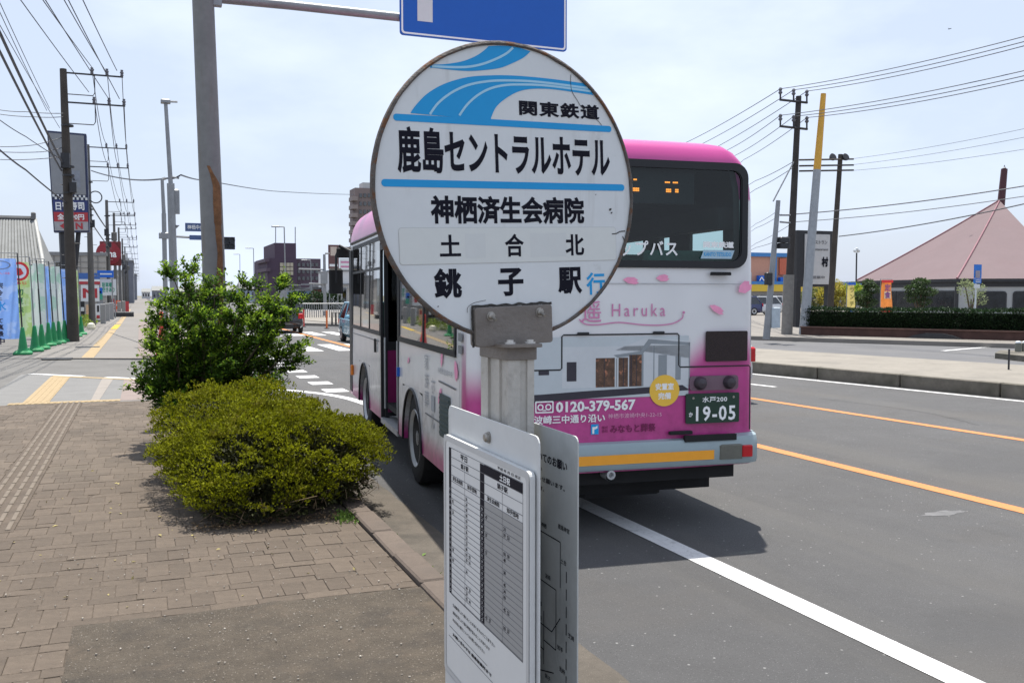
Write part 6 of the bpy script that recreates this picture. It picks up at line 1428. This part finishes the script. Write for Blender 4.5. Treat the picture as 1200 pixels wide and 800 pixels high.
fx0, fx1 = at(350, 366, 66), at(404, 366, 66)
for i in range(22): x = fx0.x + (fx1.x - fx0.x) * i / 21; q.tube([(x, 66, 0), (x, 66, 1.0)], .03, 4)
q.tube([(fx0.x, 66, 1.0), (fx1.x, 66, 1.0)], .03, 4); q.tube([(fx0.x, 66, .5), (fx1.x, 66, .5)], .03, 4); tag(q.build('railing', galv), 'grey pavement railing in front of the far shops', 'railing')
for (px, lab, Y_, w) in ((371, 'round green bush in front of the red-brown shop', 100, 1.3), (388, 'dark green bush left of the white building', 100, 1.1), (352, 'far green bush below the plum building', 104, 1.2)):
    g_ = at(px, 350, Y_); t = thing('bush', lab, 'bush', (g_.x, Y_, 0), 0); leaves('foliage', hedge_leaf, [(p, d) for p, d in blob_points([((0, 0, .9), (w, w, 1.0))], 900, .5)], .28, t)
    q = MB(); q.tube([(0, 0, 0), (0, 0, .8)], .08, 5); q.build('trunk', bark, t)
# distant roofs closing the horizon
random.seed(3)
far_names = ['white', 'grey', 'brown', 'cream', 'slate', 'pale blue']
cols = [(.5, .5, .5), (.3, .31, .33), (.22, .17, .14), (.45, .41, .34), (.17, .18, .2), (.32, .38, .45)]
def far_house(px0, px1, pyt, Y_, c, lab):
    a, b = at(px0, pyt, Y_), at(px1, pyt, Y_); w = b.x - a.x; t = thing('far_house', lab, 'building', ((a.x + b.x) / 2, Y_ + 5, 0), 0, 'distant low buildings')
    m_ = mat('far_wall_%d' % len(MATS), c, .9, var=.06); q = MB(); h = a.z; q.bbox((a.x, Y_, 0), (b.x, Y_ + 10, h * .68)); q.build('wall', m_, t, world=True)
    q = MB(); e = h * .66; q.add([(a.x - .3, Y_ - .4, e), (b.x + .3, Y_ - .4, e), (b.x + .3, Y_ + 10.4, e), (a.x - .3, Y_ + 10.4, e), (a.x - .3 + w * .1, Y_ + 5, h), (b.x + .3 - w * .1, Y_ + 5, h)], [(0, 1, 5, 4), (2, 3, 4, 5), (1, 2, 5), (3, 0, 4)]); q.build('roof', MATS['roof_tile'] if 'roof_tile' in MATS else wall_dark, t, world=True)
    for i in range(3): q = MB(); q.bbox((a.x + w * (.12 + .3 * i), Y_ - .06, h * .2), (a.x + w * (.26 + .3 * i), Y_ - .01, h * .5)); q.build('window', car_glass, t, world=True)
for k, (x0, x1, yt, Y_) in enumerate(((166, 176, 338, 400), (178, 192, 335, 330), (206, 222, 336, 280), (224, 243, 332, 240), (262, 280, 334, 230), (282, 300, 330, 210), (300, 312, 333, 250))):
    far_house(x0, x1, yt, Y_, cols[k % 6], '%s low building on the horizon behind the dark shrub, %s from the left' % (far_names[k % 6], ['first', 'second', 'third', 'fourth', 'fifth', 'sixth', 'seventh'][k]))

# ================================================================== THE FAR SIDE OF THE ROAD, RIGHT
def pole(name, label, cat, foot, top, r0, r1, m, cut=None, m2=None, group=None):
    t = thing(name, label, cat, foot, 0, group)
    if cut is None: q = MB(); q.tube([foot, top], r0, 14, True, r1); q.build('shaft', m, t, world=True, smooth=True)
    else:
        q = MB(); q.tube([foot, cut], r0, 14, True, (r0 + r1) / 2); q.build('lower_shaft', m, t, world=True, smooth=True); q = MB(); q.tube([cut, top], (r0 + r1) / 2 * .98, 14, True, r1); q.build('upper_shaft', m2, t, world=True, smooth=True)
    return t
YU = 32.0
f1 = gp(922, 391.5, 0); T1 = at(936, 113, f1.y)
up = pole('utility_pole', 'black utility pole with two stepped crossarms right of the bus', 'utility pole', f1, T1, .17, .11, mat('tarred_pole', (.045, .04, .038), .85, var=.2, scale=2))
RARM = []
def on1(px, py): return at(px, py, f1.y - .1)
for k, yb in enumerate((118, 149)):
    dyb = 0 if k == 0 else 0
    q = MB(); q.tube([on1(914, yb - 1.0), on1(946, yb + 2.5)], .05, 6)
    for (x, yy2) in ((914.5, 0), (930, 1.2), (945.5, 2.6)): q.tube([on1(x, yb - 1 + yy2), on1(x, yb - 9 + yy2)], .035, 6)
    q.build('crossarm', black_metal, up, world=True)
    for (x, yy2) in ((914.5, 0), (930, 1.2), (945.5, 2.6)):
        q = MB(); p_ = on1(x, yb - 9 + yy2); q.lathe(p_ - Vector((0, 0, .05)), (0, 0, 1), [(0, .05), (.06, .09), (.12, .05), (.2, .08), (.26, .04)], 8); q.build('insulator', insul, up, world=True); RARM.append(p_ + Vector((0, 0, .16)))
q = MB(); q.tube([f1, at(924.5, 322, f1.y)], .225, 14, True, .215); q.build('concrete_sleeve', mat('sleeve', (.20, .19, .175), .85, var=.15), up, world=True, smooth=True)
q = MB(); q.tube([on1(926, 252) , on1(914, 252)], .04, 5); q.tube([on1(926, 261), on1(914, 260)], .04, 5); q.tube([on1(930, 190), on1(906, 236)], .03, 5); q.build('stay_arm', galv, up, world=True)
f2 = gp(942, 392, 0); yp = pole('tall_pole', 'leaning pole, grey below and bright yellow above, next to the black utility pole', 'pole', f2, at(965, 110, f2.y), .20, .105, mat('pole_blue_grey', (.30, .32, .34), .6, var=.1), at(957.5, 199, f2.y), mat('pole_yellow', (.62, .34, .05), .6, var=.1))
f3 = Vector((at(972, 345, 37).x, 37, 0)); lp3 = pole('floodlight_pole', 'brown pole with two round floodlights, third of the poles right of the bus', 'pole', f3, at(985, 181, 37), .16, .11, pole_brown)
for x in (975, 990):
    q = MB(); q.lathe(at(x, 185, 36.9), (0, -1, .4), [(-.12, .07), (0, .16), (.10, .19), (.11, .14)], 12); q.build('floodlight', black_metal, lp3, world=True)
for yy in (187, 194, 200): q = MB(); q.tube([at(937, yy + .5, 36), at(1000, yy - .5, 37.2)], .045, 6); q.build('crossarm', pole_brown, lp3, world=True)
f4 = gp(898, 397.5, 0); sp = pole('signal_pole', 'slim grey pole with two small signal heads and a pale control box', 'traffic light', f4, at(912, 235, f4.y), .13, .08, galv)
q = MB(); q.cham(at(907, 372, f4.y) , (.38, .3, .75), .03); q.build('control_box', mat('pale_blue_box', (.42, .48, .52), .5), sp, world=True)
for (x, y_) in ((918, 281), (918, 288)):
    q = MB(); q.cham(at(x, y_, f4.y - .1), (.42, .28, .20), .03); q.build('signal_head', black_metal, sp, world=True)
for (x, y_) in ((900.5, 323), (900.5, 330)): q = MB(); q.cham(at(x, y_, f4.y - .1), (.26, .2, .24), .03); q.build('pedestrian_lamp', black_metal, sp, world=True)
# guide board of the restaurant
Y = 38.5
t = thing('restaurant_sign', 'tall black-framed white sign board behind the leaning grey pole', 'sign board', (at(955, 345, Y).x, Y, 0))
a, b = at(933.5, 336, Y), at(978, 271, Y); q = MB(); q.bbox((a.x, Y, a.z), (b.x, Y + .3, b.z)); q.build('frame', black_metal, t, world=True)
a2, b2 = at(942, 333, Y), at(972, 275, Y); q = MB(); q.bbox((a2.x, Y - .05, a2.z), (b2.x, Y, b2.z)); pn = q.build('panel', mat('sign_off_white', (.50, .50, .50), .5, var=.04), t, world=True)
fr = Fr(((a2.x + b2.x) / 2, Y - .06, (a2.z + b2.z) / 2), (1, 0, 0), (0, 0, 1)); w, h = b2.x - a2.x, b2.z - a2.z
text('木', w * .16, h * .20, black_ink, pn, fr, -w * .36, -h * .05, .01, .05, world=True); text('村', w * .27, h * .20, black_ink, pn, fr, w * .30, -h * .05, .01, .05, world=True)
text('レストラン', w * .6, h * .08, grey_ink, pn, fr, w * .08, h * .34, .01, .02, world=True); text('Restaurant', w * .7, h * .05, grey_ink, pn, fr, w * .08, h * .20, .01, .02, world=True); text('営業中', w * .5, h * .06, grey_ink, pn, fr, w * .05, -h * .36, .01, .02, world=True)
for x0 in (933.5, 970): p_ = at(x0, 336, Y); q = MB(); q.bbox((p_.x, Y + .02, 0), (p_.x + .28, Y + .28, p_.z)); q.build('leg', black_metal, t, world=True)
# shop with yellow band across the lot
Y = 95
t = thing('store_building', 'large store with pink-brick wall, blue trim and a long yellow band', 'building', (at(930, 345, Y).x, Y + 10, 0))
bx('wall', mat('grey_store', (.35, .36, .38), .8, var=.05), 850, 341, 1010, 360, Y, Y + 25, t, 0); bx('yellow_band', mat('band_yellow', (.66, .46, .05), .6, var=.05), 850, 333, 1012, 341.3, Y - .8, Y + 25, t)
bx('brick_wall', mat('pink_brick', (.50, .27, .20), .85, var=.08), 850, 300, 934, 333, Y, Y + 24, t); bx('trim', mat('trim_blue', (.05, .20, .48), .5), 850, 297, 935, 300, Y - .3, Y + 24.3, t)
bx('trim', MATS['trim_blue'], 903, 300, 909, 333, Y - .25, Y, t); bx('trim', MATS['trim_blue'], 850, 330.5, 1012, 333, Y - .85, Y + 25, t); bx('sign_panel', brightb, 886, 323, 904, 331, Y - .6, Y - .1, t)
bx('sign_panel', brightb, 911, 325, 924, 331, Y - .6, Y - .1, t); bx('red_panel', mat('brick_red', (.48, .13, .08), .8), 912, 303, 921, 322, Y - .3, Y - .05, t)
for i in range(14): bx('window', car_glass, 872 + i * 9.5, 346, 879 + i * 9.5, 356, Y - .12, Y - .02, t)
q = MB(); fr = Fr(at(895, 327, Y - .65), (1, 0, 0), (0, 0, 1)); stroke(q, fr, curve_pts([(-.6, -.2), (-.3, .2), (0, -.15), (.3, .2), (.6, -.1)]), .13, .03); q.build('wave_mark', white_ink, t, world=True)

# hedge on its brick planter
hs = A0 + dv * ((gp(930, 393, 0) - A0).dot(dv)); he = A1 + dv * 9; hl = (he - hs).length; ha = math.atan2(dv.y, dv.x)
hb_ = hs + nv * 1.1
t = thing('brick_planter', 'low red-brown brick planter wall under the clipped hedge', 'planter', hb_, ha)
q = MB(); q.bbox((0, 0, 0), (hl, .25, .30)); q.build('wall', mat('brick_red_brown', (.065, .033, .027), .85, var=.25, scale=3), t)
q = MB(); q.bbox((-.03, -.04, .30), (hl + .03, .3, .35)); q.build('coping', mat('coping_brown', (.13, .075, .06), .85, var=.2), t)
t = thing('clipped_hedge', 'long dark clipped hedge in front of the restaurant with the pink roof', 'hedge', hb_, ha)
pts = []
for _ in range(26000):
    u = random.random(); x = random.uniform(0, hl); f_ = random.random(); hh = 1.02 + .05 * noise.noise(Vector((x * .7, 0, 0)))
    if f_ < .62: pts.append(((x, .22 + random.gauss(0, .04) + .05 * noise.noise(Vector((x * 1.2, u * 2, 0))), .34 + (hh - .34) * u), (random.gauss(0, .4), -1, .3)))
    else: pts.append(((x, .22 + 1.2 * u, hh + random.gauss(0, .03)), (random.gauss(0, .4), random.gauss(0, .4), 1)))
leaves('foliage', hedge_leaf, pts, .085, t, .6, .3)
q = MB(); q.bbox((.1, .36, .2), (hl - .1, 1.3, .94)); q.build('dark_core', mat('hedge_core_shade', (.012, .02, .008), .9), t)  # solid dark box, the hedge's inner shade put into its colour
# humps and lane fittings by the hedge
for (px, py, lab) in ((1096, 396.5, 'left of three low dark ramps at the hedge foot'), (1145, 397.5, 'middle of three low dark ramps at the hedge foot, below the blue bus stop'), (1198, 398.5, 'right of three low dark ramps at the hedge foot')):
    g_ = gp(px, py, 0); q = MB(); L_ = 1.0; pr_ = [(-L_, 0), (-.65, .13), (-.3, .20), (.3, .20), (.65, .13), (L_, 0)]
    q.prism(Fr((0, 0, 0), (1, 0, 0), (0, 0, 1)), pr_, -.25, .25); ob = q.build('ramp', black_metal); ob.location = g_; ob.rotation_euler = (0, 0, ha); tag(ob, lab, 'ramp', 'ramps at the hedge foot')

# the restaurant: broad hipped roof in faded rose, dark eaves, pale walls
Cn = at(1121.5, 326.5, 50.0); ez = Cn.z
def on_z(px, py, z): d = sight(px, py); return _C + d * ((z - CAM_H) / d.z)
Lf = at(1003, 328, 62.0); Lf.z = ez; Rt_ = at(1262, 328, 46); Rt_.z = ez
Ap = at(1171.5, 235, 58.0); B4 = Lf + (Rt_ - Cn); R2 = Vector((Ap.x + (Rt_.x - Lf.x) * .18, Ap.y, Ap.z - 1.1))
t = thing('restaurant', 'low restaurant with a broad rose-coloured tent-like roof and dark eaves', 'building', ((Cn.x + B4.x) / 2, (Cn.y + B4.y) / 2, 0))
rose = mat('rose_roof', (.178, .122, .131), .75, var=.05, scale=.5, bump=.15, bscale=3, stain=[(.35, .5, .75, (.165, .10, .108), .5)])
def cpatch(a, b, ap, sagk, n=14):
    """a roof face between eave corner a, eave corner b and the apex, its hips sagging like a tent"""
    q = MB(); 
    for j in range(n + 1):
        v_ = j / n
        for i in range(n + 1):
            u = i / n; p = a.lerp(b, u).lerp(ap, v_); p.z -= sagk * 4 * v_ * (1 - v_) * .5; q.v.append(tuple(p))
    for j in range(n):
        for i in range(n): k = j * (n + 1) + i; q.f.append((k, k + 1, k + n + 2, k + n + 1))
    return q
ov = .35
for (a, b) in ((Lf, Cn), (Cn, Rt_), (Rt_, B4), (B4, Lf)): cpatch(a, b, Ap, .25).build('roof_face', rose, t, world=True, smooth=True)
q = MB(); pts_ = []
for k in range(15): v_ = k / 14; p = Cn.lerp(Ap, v_); p.z -= .25 * 2 * v_ * (1 - v_) - .04; pts_.append(p)
q.tube(pts_, .07, 6); q.build('hip_ridge', mat('rose_ridge', (.22, .10, .12), .7), t, world=True)
q = MB(); pts_ = [Lf.lerp(Ap, k / 14) + Vector((0, 0, .05 - .25 * 2 * (k / 14) * (1 - k / 14))) for k in range(15)]; q.tube(pts_, .06, 6); q.build('hip_ridge', MATS['rose_ridge'], t, world=True)
for (a, b) in ((Lf, Cn), (Cn, Rt_)):
    q = MB(); q.add([a, b, b - Vector((0, 0, .22)), a - Vector((0, 0, .22))], [(0, 1, 2, 3)]); q.build('eave_board', black_metal, t, world=True)
q = MB(); q.add([p - Vector((0, 0, .03)) for p in (Lf, Cn, Rt_, B4)], [(3, 2, 1, 0)]); q.build('soffit', black_metal, t, world=True)
cen = (Cn + B4) / 2; ins = lambda p: Vector((p.x + (cen.x - p.x) * .07, p.y + (cen.y - p.y) * .07, 0))
wl_, wc, wr = ins(Lf), ins(Cn), ins(Rt_); wm = mat('restaurant_wall', (.36, .37, .37), .85, var=.06, scale=.8)
for (a, b, nm) in ((wl_, wc, 'left'), (wc, wr, 'right')):
    d = (b - a); L_ = d.length; fr = Fr(a, d, (0, 0, 1)); q = MB(); q.prism(fr, [(0, 0), (L_, 0), (L_, ez - .1), (0, ez - .1)], -.2, 0); wobj = q.build('wall', wm, t, world=True)
    q = MB(); q.prism(fr, [(0, 2.17), (L_, 2.17), (L_, ez - .12), (0, ez - .12)], .0, .06); q.build('dark_frieze', black_metal, wobj, world=True)
    if nm == 'left': wins = [(L_ * .02 + k * L_ * .195, L_ * .19) for k in range(5)]
    else: wins = [(1.35 + k * 2.35, 1.95) for k in range(5)]
    for (x0, w_) in wins:
        q = MB(); q.prism(fr, rrect(x0, .52, x0 + w_, 1.86 if nm == 'right' else 1.90, .22 if nm == 'right' else .04), .0, .07); wf = q.build('window_frame', black_metal, wobj, world=True)
        q = MB(); q.prism(fr, rrect(x0 + .1, .62, x0 + w_ - .1, 1.78, .15 if nm == 'right' else .03), .07, .08); q.build('pane', mat('dim_glass', (.014, .016, .018), .15, var=.6, scale=2, spec=.35) if 'dim_glass' not in MATS else MATS['dim_glass'], wf, world=True)
q = MB(); q.tube([(wc.x, wc.y, 0), (wc.x, wc.y, ez)], .13, 8); q.build('corner_post', black_metal, t, world=True)
q = MB(); s_ = Ap + Vector((.15, 0, -.4)); q.tube([s_, at(1177, 198, s_.y)], .30, 8, True, .25); q.build('chimney', mat('chimney_maroon', (.07, .025, .03), .7), t, world=True)
q = MB(); q.lathe(at(1177, 198.5, s_.y), (0, 0, 1), [(0, .1), (.1, .14), (.2, .06), (.35, .03)], 8); q.build('finial', galv, t, world=True)
q = MB(); q.add([tuple(at(x, y_, 61)) for x, y_ in ((1172, 240), (1178, 243), (1191, 264), (1215, 271), (1290, 326), (1180, 326))], [(0, 5, 4, 3, 2, 1)]); q.build('rear_roof_face', rose, t, world=True)

# garden trees, flags, lamp, bus stop
def garden_tree(name, label, px, Y_, blobs, n, size, m, trunk=True):
    g_ = at(px, 350, Y_); t = thing(name, label, 'tree', (g_.x, Y_, 0)); q = MB()
    for c, r in blobs: q.tube([(0, 0, 0), (c[0] * .3, c[1] * .3, c[2] * .5), (c[0], c[1], c[2])], .07, 5, False, .025)
    q.build('trunk', bark, t); leaves('crown', m, blob_points(blobs, n, .35), size, t, .5, .5); return t
garden_tree('pine_tree', 'layered dark garden pine between the yellow flag and the orange flag', 1016, 39, [((-.3, 0, 1.55), (.5, .4, .22)), ((.3, 0, 1.9), (.45, .4, .22)), ((0, 0, 1.2), (.6, .4, .22)), ((.1, 0, 2.2), (.3, .3, .2))], 2200, .13, pine_leaf)
garden_tree('pine_tree', 'layered garden pine standing in front of the long dark restaurant window', 1079, 38, [((-.5, 0, 1.9), (.5, .4, .22)), ((.4, 0, 1.75), (.65, .4, .2)), ((0, 0, 2.25), (.45, .4, .2)), ((-.6, 0, 1.45), (.35, .3, .18)), ((.2, 0, 1.25), (.45, .3, .16))], 2400, .13, pine_leaf)
garden_tree('garden_tree', 'sparse pale young tree before the corner of the restaurant', 1138, 36, [((-.4, 0, 2.0), (.45, .4, .4)), ((.3, 0, 1.9), (.5, .4, .4)), ((0, 0, 1.4), (.3, .3, .3)), ((.6, 0, 1.4), (.4, .3, .35))], 700, .11, mat('pale_leaf', (.20, .24, .12), .6, island=.4, trans=.3))
garden_tree('garden_bush', 'yellow-green bush beside the black-framed sign board', 978, 42, [((-.5, 0, 1.5), (.7, .5, .5)), ((.6, 0, 1.3), (.7, .5, .55)), ((0, 0, 2.0), (.6, .5, .4))], 1800, .15, mat('yellow_leaf', (.30, .26, .04), .6, island=.5, trans=.3))
garden_tree('garden_bush', 'olive green bush between the leaning pole and the sign board', 958, 43, [((-.4, 0, 1.4), (.8, .5, .6)), ((.5, 0, 1.9), (.5, .5, .4))], 1500, .15, mat('olive_leaf', (.13, .15, .04), .6, island=.5, trans=.3))
garden_tree('garden_bush', 'green bush right behind the yellow flag', 1000, 44, [((0, 0, 1.7), (1.0, .5, .6))], 900, .15, leaf_bright)
for (px, x1, yt, yb, mm_, m2, lab, txt_) in ((992.5, 1001.5, 331, 368, mat('flag_yellow', (.72, .60, .20), .7, trans=.2), mat('flag_blue', (.03, .12, .5), .7), 'yellow banner flag with blue ends above the hedge', 'ランチ'), (1032, 1045, 328, 367, mat('flag_orange', (.80, .27, .06), .7, var=.2, scale=3, trans=.2), mat('flag_cream', (.8, .6, .4), .7), 'orange and yellow banner flag with red patches above the hedge', '定食')):
    Y_ = 36; g_ = at(px, 350, Y_); t = thing('banner_flag', lab, 'banner flag', (g_.x, Y_, 0)); wv_ = at(x1, 350, Y_).x - g_.x; z0, z1 = at(px, yb, Y_).z, at(px, yt, Y_).z
    q = MB(); n_ = 12
    for k in range(n_ + 1):
        for i in range(5): q.v.append((wv_ * i / 4, .05 * math.sin(i + k * .4), z0 + (z1 - z0) * k / n_))
    for k in range(n_):
        for i in range(4): a = k * 5 + i; q.f.append((a, a + 1, a + 6, a + 5))
    cl = q.build('flag_cloth', mm_, t, smooth=True); q = MB(); q.tube([(-.02, 0, 0), (-.02, 0, z1 + .05), (wv_, 0, z1 + .04)], .02, 5); q.build('flag_pole', galv, t)
    ff = Fr((wv_ / 2, -.07, (z0 + z1) / 2), (1, 0, 0), (0, 0, 1)); h_ = z1 - z0
    q = MB(); q.quad(ff, -wv_ / 2, -h_ / 2, wv_ / 2, -h_ * .36); q.quad(ff, -wv_ / 2, h_ * .42, wv_ / 2, h_ / 2); q.build('coloured_ends', m2 if px < 1000 else mat('flag_red', (.72, .04, .04), .6), cl)
    if px > 1000: q = MB(); q.quad(ff, -wv_ * .3, -.1, wv_ * .3, .25, .01); q.build('pale_patch', MATS['flag_cream'], cl)
    for k, c1 in enumerate(txt_): text(c1, wv_ * .55, wv_ * .5, mat('flag_ink_%d' % px, (.25, .08, .25) if px > 1000 else (.25, .22, .05), .6) if 'flag_ink_%d' % px not in MATS else MATS['flag_ink_%d' % px], cl, ff, 0, h_ * .27 - k * h_ * .22, .02, .03)
g_ = at(1003, 345, 50); t = thing('globe_lamp', 'slim garden lamp with clear globes standing left of the rose roof', 'street lamp', (g_.x, 50, 0)); zt2 = at(1004, 296, 50).z
q = MB(); q.tube([(0, 0, 0), (0, 0, zt2)], .05, 6); q.build('shaft', black_metal, t)
for x in (-.14, .14, 0): q = MB(); q.lathe((x, 0, zt2 + (.0 if x else .1)), (0, 0, 1), [(0, .03), (.05, .10), (.12, .12), (.19, .10), (.23, .03)], 10); q.build('globe', mat('clear_globe', (.6, .63, .65), .2) if 'clear_globe' not in MATS else MATS['clear_globe'], t, smooth=True)
g_ = gp(1141.5, 395, 0); t = thing('blue_stop_sign', 'slim bus stop sign with a blue head across the road, in front of the hedge', 'bus stop sign', g_)
Yb = g_.y
q = MB(); q.tube([g_, at(1144.5, 312, Yb)], .03, 8); q.build('post', white_plate, t, world=True)
def bb2(name, m_, x0, y0, x1, y1, dy=0):
    a, b = at(x0, y1, Yb), at(x1, y0, Yb); q = MB(); q.bbox((a.x, Yb - .06 - dy, a.z), (b.x, Yb - .02 - dy, b.z)); q.build(name, m_, t, world=True)
bb2('head_panel', mat('stop_blue', (.01, .16, .58), .4), 1140.5, 310, 1149, 326); bb2('head_panel', mat('stop_grey', (.30, .27, .33), .5), 1141.5, 317, 1147, 325.5, .01); bb2('head_panel', MATS['stop_blue'], 1140, 326.5, 1148.5, 332); bb2('timetable', white_plate, 1140.5, 333, 1147, 337.5)
for k in range(2): bb2('print_band', white_plate, 1141.5, 328 + k * 2, 1147, 328.8 + k * 2, .02)
q = MB(); q.lathe((0, 0, 0), (0, 0, 1), [(0, .25), (.1, .23), (.12, .05)], 14); q.build('foot', gutter_mat, t)
# traffic island with bollards at the right edge
a, b, c_, d_ = gp(1166, 413.5, 0), gp(1230, 420, 0), gp(1240, 412, 0), gp(1172, 410, 0)
q = MB(); q.prism(UP, [a[:2], b[:2], c_[:2], d_[:2]], -.2, .0); struct(q, 'traffic_island', median_face)
for (px, lab) in ((1193, 'grey concrete bollard with a pale top on the island at the right edge'), (1201, 'second concrete bollard, cut off by the right edge of the frame')):
    g_ = gp(px, 412, 0); t = thing('bollard', lab, 'bollard', g_, 0, 'bollards on the island'); q = MB(); q.lathe((0, 0, 0), (0, 0, 1), [(0, .085), (.22, .085), (.25, .08)], 14); q.build('shaft', mat('bollard_grey', (.17, .17, .14), .8) if 'bollard_grey' not in MATS else MATS['bollard_grey'], t, smooth=True)
    q = MB(); q.lathe((0, 0, .25), (0, 0, 1), [(0, .08), (.04, .07), (.06, .03)], 12); q.build('cap', white_plate, t, smooth=True)
g_ = gp(1182, 433, MZ); q = MB(); q.tube([(0, 0, 0), (0, 0, .42)], .02, 6); ob = q.build('marker_post', black_metal); ob.location = g_; tag(ob, 'thin dark marker post on the median near the right edge', 'post')

# right-hand cables
def rc(label, pts, r=.013, sag=.0, group='cables above the restaurant'):
    return cable(label, pts, r, sag, group)
ends = [(1200, 43), (1200, 49), (1200, 54), (1200, 83), (1200, 89), (1200, 94)]
le = [(800, 169), (816, 172), (829, 178), (850, 177), (862, 182), (872, 187)]
wn_ = ['top', 'second', 'third', 'fourth', 'fifth', 'sixth']
for k in range(6):
    a = RARM[k]; e = at(ends[k][0], ends[k][1], 20.0 + .0 * k); e2 = e + (e - a) * .6; rc('%s of six cables rising from the black pole to the upper right edge' % wn_[k], [a, e, e2], .0135, .12)
    b = at(le[k][0], le[k][1], 52); b2_ = b + (b - a) * .7; rc('%s of six cables running from the black pole down behind the bus roof' % wn_[k], [a, b, b2_], .018, .1, 'cables from the black pole to behind the bus')
for k, (pa, pb, Ya, Yb_) in enumerate((((1000, 186), (1200, 151), 37, 26), ((1000, 193), (1200, 161), 37, 26), ((998, 200), (1200, 175), 37, 26))):
    a, b = at(*pa, Ya), at(*pb, Yb_); rc('%s of three faint cables from the floodlight pole to the right edge' % wn_[k], [a, b, b + (b - a) * .3], .008, .08)
for k, (pa, pb) in enumerate((((931, 251), (1200, 218)), ((931, 260), (1200, 230)), ((983, 277), (1200, 239)))):
    a, b = at(*pa, 32), at(*pb, 24); rc('%s of three thick cables crossing in front of the rose roof' % wn_[k], [a, b, b + (b - a) * .3], .021 if k != 1 else .014, .10)
for k, (pa, pb) in enumerate((((929, 190), (885, 212)), ((930, 196), (885, 222)), ((914, 245), (886, 262)), ((914, 252), (886, 267)), ((928, 262), (886, 285)), ((928, 275), (886, 290)))):
    a, b = at(*pa, 31.5), at(*pb, 44); rc('%s of the short cables between the black pole and the bus rear window' % wn_[k], [a, b, b + (b - a) * .8], .016 if k < 2 else .012, .05, 'cables behind the bus')
q = MB(); q.tube([(-.18, 0, .03), (0, 0, 0), (.18, 0, .05)], .02, 4); q.tube([(0, -.12, 0), (0, .14, 0)], .03, 5); ob = q.build('bird', black_metal); ob.location = at(1113, 34, 60); tag(ob, 'tiny dark bird high in the sky near the top right', 'bird')
